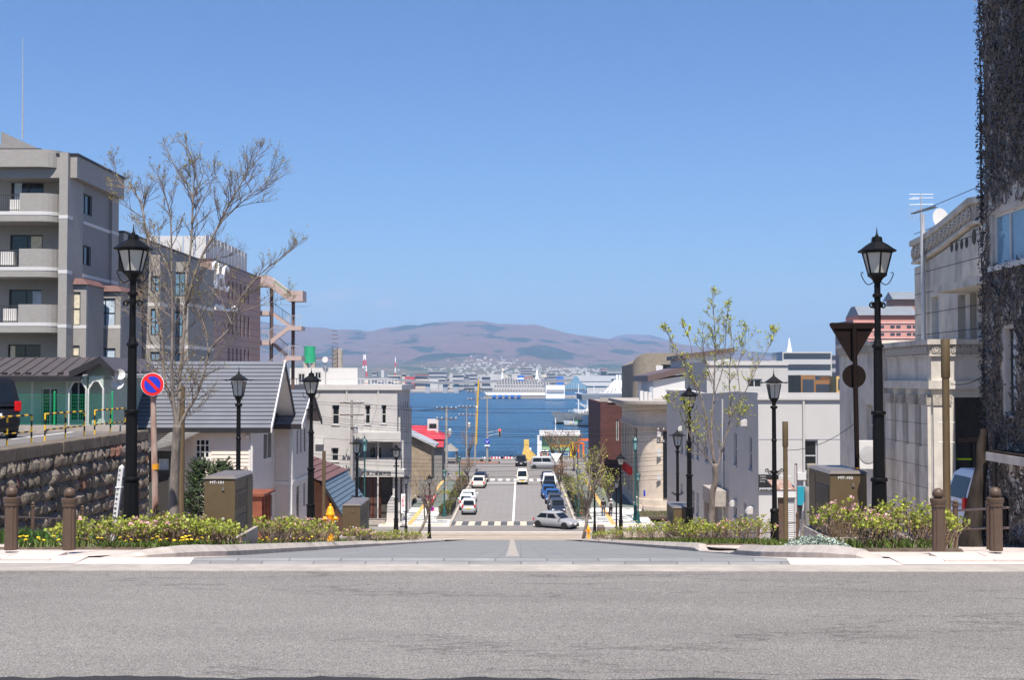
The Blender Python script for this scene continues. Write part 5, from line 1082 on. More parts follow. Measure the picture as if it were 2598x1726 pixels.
# arched recess with balcony window and gate
box(bay[0] - .1, YM + 1.6, LOW, bay[1] + .1, YM + 1.9, bay[3]).build('recess_wall', 'museum_wall', mu_)
(u0, v0), (u1, v1) = wz(1388, 808), wz(1485, 970); window(mu_, 'F', YM + 1.5, mx_(u0, YM+1.5), mx_(u1, YM+1.5), P(900, v1, YM+1.5).z, P(900, v0, YM+1.5).z, 'glass_dark', 'museum_light', 2, 1, .0, .1, 'museum_light')
zfl = mz(wz(0, 985)[1]); box(bay[0] - .3, YM - .15, zfl - .55, bay[1] + .3, YM + 1.6, zfl + .1).build('balcony_slab', 'museum_light', mu_); box(bay[0], YM + .02, zfl + .1, bay[1], YM + .25, zfl + 1.25).build('balcony_parapet', 'museum_wall', mu_)
arc = MB(); n = 10; rx = (bay[1] - bay[0]) * .24; zs = zfl + 1.0
pts = [(bay[1], zs)] + [(bay[1] - rx * (1 - math.cos(a)), zs + (bay[3] - zs) * math.sin(a)) for a in [math.pi / 2 * i / n for i in range(n + 1)]]
arc.prism([(x, YM + .01, z) for x, z in [(bay[1], zs)] + pts[1:] + [(bay[1], bay[3])]], (0, .9, 0)); arc.build('arch', 'museum_wall', mu_)
arc = MB(); arc.prism([(2 * (bay[0] + bay[1]) / 2 - x, YM + .01, z) for x, z in [(bay[1], zs)] + pts[1:] + [(bay[1], bay[3])]], (0, .9, 0)); arc.build('arch', 'museum_wall', mu_)
zc0, zc1 = mz(wz(0, 770)[1]), mz(wz(0, 700)[1]); box(mx_(wz(1270, 0)[0]), YM - .9, zc0, mx_(wz(1622, 0)[0]), YM - .001, zc1 + .0).build('canopy_frieze', 'museum_light', mu_); box(mx_(wz(1270, 0)[0]) + .1, YM - .92, zc1 - .75, mx_(wz(1615, 0)[0]), YM - .901, zc1 - .1).build('frieze_panel', 'museum_wall', mu_)
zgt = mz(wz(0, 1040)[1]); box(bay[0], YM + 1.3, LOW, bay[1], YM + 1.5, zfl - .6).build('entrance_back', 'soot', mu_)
gt = MB().box(bay[0] + .1, YM + .9, LOW + .1, bay[0] + .2, YM + 1, zgt).build('gate', 'alu_dark', mu_)
for k in range(26):
    x = bay[0] + .25 + k * (bay[1] - bay[0] - 2.2) / 26; box(x, YM + .92, LOW + .5, x + (.22 if k % 9 == 5 else .05), YM + .97, zgt).build('gate_bar', 'wood_red' if k % 9 == 5 else 'brown_steel', gt)
for k in range(3): box(bay[0] - .2, YM - 1.2 + k * .4, LOW, bay[1] - 1.4, YM - .8 + k * .4, LOW + .18 * (k + 1)).build('step', 'concrete', mu_)
text('西波止場美術館', .40, 'soot', mu_, ((bay[0] + bay[1]) / 2 - .2, YM - .16, zfl - .25), (R(90), 0, 0), 'sign_letters', .03)
st_ = MB(); (u0, v0), (u1, v1) = wz(1520, 1165), wz(1590, 1365)
st_.prism([(mx_(u0), YM - .8, LOW), (mx_(u1), YM - .8, LOW), (mx_(u1), YM - .8, mz(v0) - .1), (mx_(u0 + 12), YM - .8, mz(v0)), (mx_(u0 + 3), YM - .8, mz(v0) - .7)], (0, 1, 0)); st_.build('stone_pier', 'museum_light', mu_)
# street side of the museum with tall slot windows
hs = [];
for (x0, x1, y0, y1) in ((1597, 1602, 495, 660), (1614, 1619, 490, 655), (1630, 1636, 485, 650), (1646, 1654, 480, 655), (1662, 1668, 480, 650), (1614, 1619, 680, 770), (1646, 1654, 640, 800), (1662, 1668, 640, 800)):
    (u0, v0), (u1, v1) = wz(x0, y0), wz(x1, y1); y_ = PXp(u0, v0, XM).y; hs.append((y_, PXp(u1, v0, XM).y, P(900, v1, y_).z, P(900, v0, y_).z))
wall(mu_, 'museum_wall', 'R', XM, YM + .46, ymf, LOW - .5, zt, hs, .45)
for h in hs: kbox('R', XM, h[0], h[1], .22, .3, h[2], h[3]).build('window', 'glass_dark', mu_)
for k in range(6): y = YM + 1.2 + k * (ymf - YM - 1.5) / 5; box(XM + .002, y, LOW, XM + .18, y + .5, zt - 1.9).build('pilaster', 'museum_light', mu_)
box(mx_(690), YM - .18, zt, XM + .45, ymf + .2, zt + .5).build('parapet', 'museum_light', mu_); box(mx_(690), YM + .5, zt - .2, XM - .5, ymf, zt - .01).build('roof', 'concrete', mu_)
yx = YM + 3
box(mx_(735, yx), yx, zt, mx_(907, yx) , yx + 6, P(800, 934, yx).z).build('penthouse', 'clean_white', mu_)
for (x0, x1, y0, y1) in ((876, 925, 278, 350), (996, 1042, 268, 318)):
    (u0, v0), (u1, v1) = wz(x0, y0), wz(x1, y1); window(mu_, 'F', yx - .14, mx_(u0, yx), mx_(u1, yx), P(800, v1, yx).z, P(800, v0, yx).z, 'glass_dark', 'alu', 2, 1, .0, .08)
rl = MB(); a0, a1 = mx_(735, YM + .4), mx_(1010, YM + .4); zz = zt + .5; h = P(800, 961, YM + .4).z - zz
rl.box(a0, YM + .38, zz + h - .06, a1, YM + .44, zz + h); k = 0
while a0 + k * .32 < a1: rl.box(a0 + k * .32, YM + .39, zz, a0 + k * .32 + .05, YM + .43, zz + h - .06); k += 1
rl.build('roof_railing', 'clean_white', mu_)
(u0, v0), (u1, v1) = wz(1128, 105), wz(1196, 320); xc = (mx_(u0, yx+1) + mx_(u1, yx+1)) / 2; rc = (mx_(u1, yx+1) - mx_(u0, yx+1)) / 2; o = MB().lathe([(rc, zt), (rc, P(800, v0, yx).z), (rc * .9, P(800, v0, yx).z + .05)], 20, (xc, yx + 1, 0)).build('round_chimney', 'concrete', mu_, smooth=40)
lad = MB(); xl_ = mx_(wz(1115, 0)[0], yx)
for s in (0, .5): lad.box(xl_ + s, yx + .2, zt, xl_ + s + .06, yx + .26, P(800, wz(0, 85)[1], yx).z)
for k in range(14): lad.box(xl_, yx + .21, zt + .5 + k * .4, xl_ + .56, yx + .25, zt + .55 + k * .4)
lad.build('ladder', 'brown_steel', mu_)
(u0, v0), (u1, v1) = wz(914, 82), wz(1000, 205); xc = (mx_(u0, yx+2) + mx_(u1, yx+2)) / 2; r_ = (mx_(u1, yx+2) - mx_(u0, yx+2)) / 2; t = thing('water_tank', 'rooftop water tank wrapped in green tarpaulin', 'tank', (xc, yx + 2, P(800, 934, yx).z))
m = MB(); n = 28; z0, z1 = P(800, v1, yx+2).z, P(800, v0, yx+2).z
for i in range(6):
    for k in range(n): a = 2*math.pi*k/n; rr_ = r_ * (1 - .12 * i / 5) * (1 + .035 * math.sin(k * 2.7 + i)); m.v.append((xc + math.cos(a)*rr_, yx + 2 + math.sin(a)*rr_, z0 + (z1 - z0) * i / 5))
for i in range(5):
    for k in range(n): k2 = (k+1) % n; m.f.append((i*n+k, i*n+k2, i*n+n+k2, i*n+n+k))
m.f.append(tuple(range(5*n, 6*n))); m.build('tarpaulin', 'tarp_green', t)
for s in (-1, 1): box(xc + s * r_ * .6 - .2, yx + 1.6, P(800, 934, yx).z, xc + s * r_ * .6 + .2, yx + 2.2, z0 + .1).build('leg', 'concrete', t)
MB().tube([(xc + r_, yx + 2, z1 - 1.2), (xc + r_ + 2, yx + 2, z1 - 1.2), (xc + r_ + 2, yx + 2, z0 - 1)], .06, 6).build('pipe', 'brown_steel', t)
p = P(*wz(1074, 180), yx); t = thing('satellite_dish', 'white satellite dish on a mast upon the museum roof', 'dish', (p.x, yx - .3, zt)); MB().tube([(p.x, yx - .3, zt), (p.x, yx - .3, p.z)], .05, 6).build('mast', 'steel', t)
o = MB().lathe([(.03, -.05), (.2, -.02), (.3, .04)], 18).build('bowl', 'clean_white', t)
for v_ in o.data.vertices: v_.co += WL[t.name]
o.rotation_euler = (R(82), 0, R(-12)); o.location = V((p.x, yx - .4, p.z)) - WL[t.name]
# white banner with red lettering
p0, p1 = P(1018, 1254, 116.5), P(1029, 1303, 116.5); t = thing('banner', 'white vertical banner with red lettering before the museum', 'banner', (p0.x, 116.5, LOW)); box(p0.x, 116.5, p1.z, p1.x, 116.55, p0.z).build('cloth', 'sign_white', t); MB().tube([(p0.x + .05, 116.6, LOW), (p0.x + .05, 116.6, p0.z)], .025, 6).build('pole', 'steel', t); box(p0.x - .1, 116.4, LOW, p1.x + .1, 116.75, LOW + .12).build('foot', 'black', t)
text('Yakult', .40, 'sign_red', t, ((p0.x + p1.x) / 2 - .02, 116.49, p0.z * .55 + p1.z * .45 + .1), (R(90), R(90), 0), 'lettering', .004)
# ================================================================= red-roofed waterfront houses on the left
rh = thing('red_roof_house', 'grey wooden waterfront house with red hipped metal roof and white chimney', 'house', (-17, 172, LOW))
Yh = 170; f = lambda u, v, Y=Yh: P(u, v, Y)
ez = f(1100, 1116).z; e = [(f(1042, 0).x - 6, Yh, ez), (f(1130, 0).x, Yh, ez), (f(1130, 0).x, Yh + 11, ez), (f(1042, 0).x - 6, Yh + 11, ez)]; zr2 = f(1070, 1081, Yh + 5).z
r0, r1 = (f(1040, 0).x - 2, Yh + 5.5, zr2), (f(1077, 0).x, Yh + 5.5, zr2)
slope_strips(rh, e[0], e[1], r0, r1, 16, 'red_roof', .04, 'roof_panel', 'run'); slope_strips(rh, e[1], e[2], r1, r1, 6, 'red_roof', .04, 'roof_panel', 'run'); slope_strips(rh, e[2], e[3], r1, r0, 4, 'red_roof', .04, 'roof_panel', 'run')
box(e[0][0] + .8, Yh + .7, LOW, e[1][0] - .7, Yh + 10, ez).build('walls', 'wood_grey', rh); p = f(1099, 1066, Yh + 4); box(p.x - .75, Yh + 3.4, ez, p.x + .75, Yh + 4.6, p.z + .1).build('chimney', 'clean_white', rh); box(p.x - .5, Yh + 3.35, p.z - 1.1, p.x + .5, Yh + 3.45, p.z - .5).build('chimney_vent', 'black', rh)
slope_strips(rh, (f(1075, 0).x, Yh - 2.2, f(1075, 1133).z), (f(1128, 0).x, Yh - 2.2, f(1075, 1133).z), (f(1078, 0).x, Yh + .6, f(1075, 1118).z), (f(1126, 0).x, Yh + .6, f(1075, 1118).z), 6, 'red_roof', .04, 'porch_roof', 'run')
box(f(1080, 0).x, Yh - 1.6, LOW, f(1124, 0).x, Yh + .6, f(1075, 1133).z).build('porch_wall', 'wood_grey', rh)
sh2 = thing('stone_storehouse', 'brown stone storehouse with wide pale tin gable roof', 'building', (-18, 140, LOW)); Ys = 141
g = lambda u, v: P(u, v, Ys); pkx, pkz = g(1008, 0).x, g(1008, 1088).z; er, el = g(1106, 1136), V((2 * g(1008, 0).x - g(1106, 0).x, Ys, g(1106, 1136).z))
for q0, q1 in ((V((pkx, Ys, pkz)), er), (el, V((pkx, Ys, pkz)))):
    for k in range(2): ya = Ys - .6 + k * 3; MB().hexa([q0 + V((0, ya - Ys, 0)), q1 + V((0, ya - Ys, 0)), q1 + V((0, ya - Ys + 2.98, 0)), q0 + V((0, ya - Ys + 2.98, 0))], [q0 + V((0, ya - Ys, .25)), q1 + V((0, ya - Ys, .25)), q1 + V((0, ya - Ys + 2.98, .25)), q0 + V((0, ya - Ys + 2.98, .25))]).build('roof_sheet', 'tin_roof', sh2)
MB().prism([(el.x + .6, Ys, LOW), (er.x - .5, Ys, LOW), (er.x - .5, Ys, er.z + .1), (pkx, Ys, pkz - .1), (el.x + .6, Ys, er.z + .1)], (0, 4.6, 0)).build('walls', 'store_stone', sh2)
b_ = g(1090, 1215); box(b_.x - 1.2, Ys - .06, LOW, b_.x + .8, Ys - .002, b_.z).build('door', 'wood_grey', sh2)
0 and slope_strips(sh2, (er.x - 1.4, Ys - 1.2, er.z - .8), (er.x + 1.2, Ys - 1.2, er.z - .8), (er.x - 1.4, Ys - .02, er.z - .1), (er.x + 1.2, Ys - .02, er.z - .1), 3, 'red_roof', .04, 'porch_roof', 'run')
kz = thing('waterside_pavilion', 'small grey hipped pavilion with open posts at the waterfront', 'pavilion', (-18, 205, LOW)); a, b = P(1122, 1144, 205), P(1163, 1144, 205); pz = P(1135, 1132, 205).z; c = (a.x + b.x) / 2
m = MB().add([(a.x, 203, a.z), (b.x, 203, a.z), (b.x, 207, a.z), (a.x, 207, a.z), (c, 205, pz + .5)], [(0,1,4),(1,2,4),(2,3,4),(3,0,4),(3,2,1,0)]); m.build('roof', 'wood_grey', kz)
for x in (a.x + .3, b.x - .3):
    for y in (203.3, 206.7): MB().tube([(x, y, LOW), (x, y, a.z)], .09, 6).build('post', 'wood_grey', kz)
# ================================================================= white stucco building
def z7(x, y): return 1480 + x * .37, 860 + y * .37
XS = 10.0; YN = PXp(1924, 1100, XS).y; YF = PXp(1692, 1100, XS).y
wb = thing('white_building', 'two-storey white stucco building with blind parapet', 'building', (XS + 5, YN, gz(YN))); zt = PXp(1924, 997, XS).z; zg = gz(YF) - 1.5
fw = []
(u0, v0), (u1, v1) = z7(1500, 692), z7(1604, 915); F1 = (P(u0, 0, YN).x, P(u1, 0, YN).x, P(u0, v1, YN).z, P(u0, v0, YN).z)
wall(wb, 'white_wall', 'F', YN, XS, XS + 14, zg, zt - .3, [F1], .3); window(wb, 'F', YN, *F1, 'glass_dark', 'alu', 1, 2, .1, .07)
o = kbox('F', YN, F1[0] - .25, F1[1] - .1, -.14, .1, F1[2] - .32, F1[2] - .02).build('sill', 'clean_white', wb)
zl = P(1924, z7(0, 685)[1], YN).z; box(XS - .02, YN - .012, zl - .035, XS + 14, YN - .001, zl).build('string_course', 'alu', wb)
box(XS - .05, YN - .1, zt - .3, XS + 14, YN + .5, zt - .18).build('cornice', 'white_wall', wb); box(XS - .02, YN - .04, zt - .178, XS + 14, YN + .5, zt).build('parapet', 'white_wall', wb)
hs = []
for (x0, x1, y0, y1) in ((1033, 1052, 645, 870), (1136, 1156, 672, 905), (950, 968, 735, 840), (835, 852, 740, 850), (776, 790, 640, 830), (668, 682, 640, 790), (742, 755, 660, 820), (700, 712, 690, 800), (1032, 1052, 1098, 1230), (1100, 1118, 1130, 1260), (838, 852, 1108, 1225), (668, 680, 995, 1060), (745, 762, 1050, 1200), (775, 790, 1060, 1220)):
    (u0, v0), (u1, v1) = z7(x0, y0), z7(x1, y1); ya = PXp(u1, v0, XS).y; yb = PXp(u0, v0, XS).y; hs.append((ya, yb, P(u1, v1, ya).z, P(u1, v0, ya).z))
door = (PXp(z7(990, 0)[0], 1200, XS).y, PXp(z7(922, 0)[0], 1200, XS).y, zg, P(1830, z7(0, 1130)[1], PXp(z7(960, 0)[0], 1200, XS).y).z)
wall(wb, 'white_wall', 'L', XS, YN + .301, YF, zg, zt - .3, hs + [door], .3)
for h in hs:
    if h[3] - h[2] > .3: window(wb, 'L', XS, *h, 'glass_dark', 'alu', 1, 2, .05, .06, 'white_wall')
kbox('L', XS, door[0], door[1], .2, .3, door[2], door[3]).build('door', 'alu', wb)
# porch box over the door, hoods, round vents
box(XS - .75, door[0] - .3, door[3], XS - .002, door[1] + .2, door[3] + .75).build('porch_hood', 'concrete', wb); box(XS - .7, door[1], door[3] - 3, XS - .002, door[1] + .25, door[3] - .002).build('porch_wall', 'concrete', wb)
for (x, y) in ((1122, 590), (680, 625), (1050, 1140), (1165, 1190), (752, 1085)):
    u, v = z7(x, y); p = PXp(u, v, XS); m = MB()
    n = 6
    for i in range(n + 1): a = math.pi / 2 * i / n; m.v += [(XS - .002 - .32 * math.sin(a), p.y - .25, p.z + .3 * math.cos(a) - .05), (XS - .002 - .32 * math.sin(a), p.y + .25, p.z + .3 * math.cos(a) - .05)]
    m.f += [(2*i, 2*i+1, 2*i+3, 2*i+2) for i in range(n)]; m.v += [(XS - .002, p.y - .25, p.z - .05), (XS - .002, p.y + .25, p.z - .05)]; k = len(m.v); m.f += [tuple([2*i for i in range(n+1)] + [k-2]), tuple([2*i+1 for i in range(n, -1, -1)] + [k-1])]
    m.build('vent_hood', 'white_wall', wb)
pr_ = MB(); top = [PXp(*z7(x, y), XS) for x, y in ((1187, 368), (1050, 362), (900, 374), (800, 372), (700, 352), (577, 358))]
zs = [(p.y, p.z) for p in top]
pr_.prism([(XS, YN + .5, zt - .3)] + [(XS, y, max(z, zt - .28)) for y, z in zs] + [(XS, YF, zt - .3)], (.35, 0, 0)); pr_.build('side_parapet', 'white_wall', wb)
for k in range(9):
    u, v = z7(577 + k * 9, 358); p = PXp(u, v, XS); MB().tube([(XS - .1, p.y, zs[-1][1] + .06), (XS + .5, p.y, zs[-1][1] + .06)], .12, 8).build('tile_cap', 'white_wall', wb)
box(XS + .36, YN + .51, zt - .6, XS + 14, YF, zt - .35).build('roof', 'concrete', wb)
for x_ in (XS + 1.9, XS + 6.2): MB().tube([(x_, YN - .07, zg), (x_, YN - .07, zt - .35)], .05, 8).build('downpipe', 'white_wall', wb)
for y_ in (YN + 9, YN + 22): MB().tube([(XS - .07, y_, zg), (XS - .07, y_, zt - .4)], .05, 8).build('downpipe', 'alu', wb)
# shop board, shutter booth, teal awning, wall fragments beside the white building
def zb(x, y): return 1900 + x * .134, 1180 + y * .134
YQ = YN - .06; a, b = P(*zb(178, 185), YQ), P(*zb(560, 490), YQ); t = thing('shop_board', 'black square shop board with white lettering on the white building', 'sign', (a.x, YQ, b.z)); box(a.x, YQ - .05, b.z, b.x, YQ, a.z).build('board', 'black', t)
hgt = a.z - b.z
for i, s in enumerate(('select', 'coffee', 'shop')): text(s, .115, 'alu', t, (a.x + .05, YQ - .052, a.z - .07 - i * .105), (R(90), 0, 0), 'lettering', .002); t.children[-1].data = text_mesh(s, .115, 'alu', .002, 'LEFT')
text('peacepiece', .17, 'sign_white', t, (a.x + .03, YQ - .052, b.z + .1), (R(90), 0, 0), 'lettering', .002); t.children[-1].data = text_mesh('peacepiece', .17, 'sign_white', .002, 'LEFT')
YT = 44.0; t = thing('shutter_booth', 'narrow booth with grey roller shutter and rusty roof', 'booth', (P(2005, 0, YT).x, YT, gz(YT)))
x0, x1 = P(*zb(555, 600), YT).x, P(*zb(920, 600), YT).x; xs0, xs1 = P(*zb(700, 600), YT).x, P(*zb(850, 600), YT).x; zs1 = P(*zb(700, 615), YT).z; zt_ = P(*zb(700, 470), YT).z; zgb = gz(YT) - .3
wall(t, 'brown_paint', 'F', YT, x0, xs0 - .01, zgb, zs1, (), .1); wall(t, 'brown_steel', 'F', YT, xs1 + .06, x1, zgb, zt_ + .9, (), .1)
n = 26
for k in range(n): z0 = zgb + (zs1 - zgb) * k / n; MB().hexa([(xs0, YT - .02, z0), (xs1, YT - .02, z0), (xs1, YT + .05, z0), (xs0, YT + .05, z0)], [(xs0, YT + .005, z0 + (zs1 - zgb) / n * .95), (xs1, YT + .005, z0 + (zs1 - zgb) / n * .95), (xs1, YT + .05, z0 + (zs1 - zgb) / n * .95), (xs0, YT + .05, z0 + (zs1 - zgb) / n * .95)]).build('shutter_slat', 'steel', t)
box(xs1, YT - .04, zgb, xs1 + .05, YT + .05, zs1).build('jamb', 'clean_white', t); box(x0 - .1, YT - .12, zs1 + .001, xs1 + .05, YT - .02, zt_).build('shutter_box', 'clean_white', t)
MB().hexa([(x0 - .15, YT - .15, zt_), (xs1 + .06, YT - .15, zt_), (xs1 + .06, YT + 1.2, zt_ + .2), (x0 - .15, YT + 1.2, zt_ + .2)], [(x0 - .15, YT - .15, zt_ + .04), (xs1 + .06, YT - .15, zt_ + .04), (xs1 + .06, YT + 1.2, zt_ + .25), (x0 - .15, YT + 1.2, zt_ + .25)]).build('roof', 'rust', t)
MB().tube([(x1 - .08, YT - .06, zgb), (x1 - .08, YT - .06, zt_ + .85)], .04, 8).build('downpipe', 'pink_rail', t)
a, b = P(*zb(925, 410), 47), P(*zb(1110, 760), 47); t = thing('awning', 'bright teal awning board beside the shutter booth', 'awning', (a.x, 47, b.z)); box(a.x - .05, 46.9, b.z, b.x + .4, 47, a.z).build('board', 'cyan_board', t); box(a.x - .05, 46.95, gz(47), a.x + .05, 47.2, b.z).build('post', 'alu_dark', t); box(a.x, 47.2, gz(47) - .3, b.x + .6, 47.4, b.z - .05).build('back_wall', 'rough_concrete', t)
# weathered stump-like stone posts
rg = random.Random(9)
def rough_post(lab, u0, u1, v0, v1, Y, mt='rough_concrete', name='stone_post', cat='post'):
    a, b = P(u0, v0, Y), P(u1, v1, Y); cx, r_ = (a.x + b.x) / 2, (b.x - a.x) / 2; m = MB(); n = 9; k_ = 9
    for i in range(k_ + 1):
        for k in range(n): an = 2 * math.pi * k / n; rr_ = r_ * (1 + .14 * noise.noise(V((math.cos(an) * 2, math.sin(an) * 2, i * .8 + u0)))) * (.92 if i == k_ else 1); m.v.append((cx + math.cos(an) * rr_, Y + math.sin(an) * rr_, b.z + (a.z - b.z) * i / k_))
    for i in range(k_):
        for k in range(n): k2 = (k+1) % n; m.f.append((i*n+k, i*n+k2, i*n+n+k2, i*n+n+k))
    m.f.append(tuple(range(k_*n, k_*n+n))); return tag(m.build(name, mt, smooth=True), lab, cat)
rough_post('weathered grey stone gate post beside the teal awning', 2046, 2072, 1177, 1240, 34); rough_post('leaning mossy wood post behind the brown cabinet', 2040, 2068, 1236, 1375, 33, 'wood_grey'); rough_post('low round stone stump behind the brown cabinet', 2073, 2090, 1188, 1230, 35)
MB().tube([P(2040, 1277, 33.5), P(2034, 1330, 33.5), P(2028, 1362, 33.5)], .035, 6).build('pipe', 'steel'); tag(bpy.data.objects['pipe.001'] if 'pipe.001' in bpy.data.objects and not bpy.data.objects['pipe.001'].parent else bpy.data.objects['pipe'], 'thin grey drain pipe beside the mossy post', 'pipe')
# ================================================================= carved stone house
XC = 10.5; YC0 = PXp(2363, 1000, XC).y; YC1 = PXp(2252, 1000, XC).y; XD = 10.75; YC2 = YC1 + 6
sh_ = thing('stone_house', 'weathered pale stone house with carved floral friezes', 'building', (XC + 3, YC0, gz(YC0)))
def z1(x, y): return 1980 + x * .4145, 780 + y * .4145
zt = PXp(2363, 861, XC).z; zg = gz(YC0) - 1.2
def zc(y, x=925): return PXp(*z1(x, y), XC).z
z_fr0, z_fr1 = zc(290), zc(228); z_cor0, z_cor1 = zc(500), zc(450); z_cap0, z_cap1 = zc(600), zc(535)
hs = []
for (x0, x1) in ((698, 728), (770, 802), (846, 882)):
    ya, yb = PXp(z1(x1, 0)[0], 1100, XC).y, PXp(z1(x0, 0)[0], 1100, XC).y; hs.append((ya, yb, zc(850) - .05, zc(560)))
DR = (P(z1(1066, 0)[0], 0, YC0).x, P(z1(1250, 0)[0], 0, YC0).x + .5, P(2450, z1(0, 1092)[1], YC0).z - .4, P(2450, z1(0, 552)[1], YC0).z)
wall(sh_, 'stone_wall', 'L', XC, YC0 + .4, YC1, zg, z_cor0, hs, .4); wall(sh_, 'stone_wall', 'F', YC0, XC, XC + 6, zg, z_cor0, [DR], .4)
for h in hs: kbox('L', XC, h[0], h[1], .22, .3, h[2], h[3]).build('window', 'glass_dark', sh_)
def course(z0, z1_, out, mt, nm):
    o = MB().box(XC - out, YC0 - out, z0, XC + 6, YC0 - out + .35, z1_).build(nm, mt, sh_); MB().box(XC - out, YC0 - out + .351, z0, XC - out + .35, YC1 + .02, z1_).build(nm, mt, sh_)
course(z_cor0, z_cor1, .10, 'stone_wall', 'cornice'); course(z_cor1 + .001, z_fr0 - .04, .0, 'stone_wall', 'attic_wall'); course(z_fr0 - .038, z_fr0, .07, 'stone_wall', 'moulding'); course(z_fr0 + .001, z_fr1, .05, 'stone_carved', 'carved_frieze'); course(z_fr1 + .001, zt, .13, 'stone_wall', 'coping'); box(XC + .3, YC0 + .3, z_fr1, XC + 6, YC1, z_fr1 + .1).build('roof', 'concrete', sh_)
# carved rosettes on the frieze: front and street side
ros = MB()
for k in range(8): a = math.pi * 2 * k / 8; ros.tube([(math.cos(a) * .02, math.sin(a) * .02, .02), (math.cos(a + .4) * .055, math.sin(a + .4) * .055, .035), (math.cos(a) * .085, math.sin(a) * .085, .02)], .014, 4)
ros.tube([(math.cos(a) * .1, math.sin(a) * .1, .015) for a in [2 * math.pi * i / 14 for i in range(15)]], .013, 4); ros_m = ros.mesh('rosette', 'stone_wall')
zm = (z_fr0 + z_fr1) / 2; sc_ = (z_fr1 - z_fr0) / .24; k = 0
while XC + .12 + k * .23 * sc_ < XC + 2.4: inst(ros_m, 'rosette', sh_, (XC + .12 + k * .23 * sc_, YC0 - .05, zm), (R(90), 0, 0), (sc_,) * 3); k += 1
k = 0
while YC0 + .2 + k * .23 * sc_ < YC1 - .1: inst(ros_m, 'rosette', sh_, (XC - .05, YC0 + .2 + k * .23 * sc_, zm), (R(90), 0, R(-90)), (sc_,) * 3); k += 1
for i, (x0, x1) in enumerate(((662, 697), (729, 769), (803, 845), (883, 925))):
    ya, yb = PXp(z1(x1, 0)[0], 1100, XC).y, PXp(z1(x0, 0)[0], 1100, XC).y; box(XC - .09, ya + .02, zg, XC - .002, yb - .02, z_cap0).build('pilaster', 'stone_wall', sh_); box(XC - .12, ya, z_cap0 + .001, XC - .002, yb, z_cap1).build('capital', 'stone_carved', sh_)
box(XC + .02, YC0 - .09, zg, DR[0] - .12, YC0 - .002, z_cap0).build('pilaster', 'stone_wall', sh_); box(XC, YC0 - .12, z_cap0 + .001, DR[0] - .1, YC0 - .002, z_cap1).build('capital', 'stone_carved', sh_)
for zz in [zg + .5 + i * .55 for i in range(8)]:
    if zz < z_cap0 - .1: box(XC - .0915, YC0 + .05, zz, XC - .088, YC1 - .05, zz + .012).build('joint', 'soot', sh_)
# glazed door with bright strips
zm1 = P(2450, z1(0, 815)[1], YC0).z; box(DR[0], YC0 + .2, DR[2], DR[1], YC0 + .24, DR[3]).build('glazing', 'glass_dark', sh_); box(DR[0], YC0 + .12, zm1 - .06, DR[1], YC0 + .2, zm1 + .06).build('transom', 'brown_paint', sh_); box(DR[0], YC0 + .12, DR[2], DR[0] + .08, YC0 + .2, DR[3]).build('door_frame', 'alu_dark', sh_)
xm = DR[0] + (P(z1(1190, 0)[0], 0, YC0).x - DR[0]); box(xm - .03, YC0 + .13, DR[2], xm + .03, YC0 + .19, zm1 - .06).build('door_frame', 'alu_dark', sh_)
mat('hivis', (.62, .9, .02), .5, .02, 3)
for y in (933, 1042): z = P(2450, z1(0, y)[1], YC0).z; box(DR[0] + .1, YC0 + .165, z - .02, xm - .04, YC0 + .19, z + .02).build('door_strip', 'hivis', sh_)
# rear bay
XE = P(2239, 0, YC1 + .1).x; hE = [(PXp(z1(565, 0)[0], 1100, XE).y, PXp(z1(528, 0)[0], 1100, XE).y, PXp(2210, z1(0, 850)[1], XE).z, PXp(2210, z1(0, 595)[1], XE).z)]
ztE = PXp(*z1(625, 275), XE).z; wall(sh_, 'stone_wall', 'L', XE, YC1 + .1, YC1 + 5, zg - 1, ztE, hE, .3, 'rear_wall'); wall(sh_, 'stone_wall', 'F', YC1 + .1, XE + .301, XE + 2, zg - 1, ztE, (), .3, 'rear_wall'); window(sh_, 'L', XE, *hE[0], 'glass_dark', 'clean_white', 1, 2, .12, .06)
box(XE - .08, YC1 + .05, ztE, XE + 2, YC1 + 5, ztE + .22).build('carved_frieze', 'stone_carved', sh_); box(XE - .12, YC1 + .02, ztE + .221, XE + 2, YC1 + 5, ztE + .34).build('coping', 'stone_wall', sh_)
p = P(*z1(535, 900), YC1 - .6); ac = thing('air_conditioner', 'white air conditioner unit on the stone house wall', 'air conditioner', (p.x, YC1 - .6, p.z)); box(p.x - .35, YC1 - .8, p.z - .4, p.x + .3, YC1 - .4, p.z + .38).build('casing', 'clean_white', ac); o = MB().lathe([(.22, 0), (.24, .02), (.05, .03)], 18).build('fan_grille', 'alu', ac)
for v_ in o.data.vertices: v_.co += WL[ac.name]
o.rotation_euler = (R(90), 0, 0); o.location = V((p.x - .05, YC1 - .8, p.z)) - WL[ac.name]
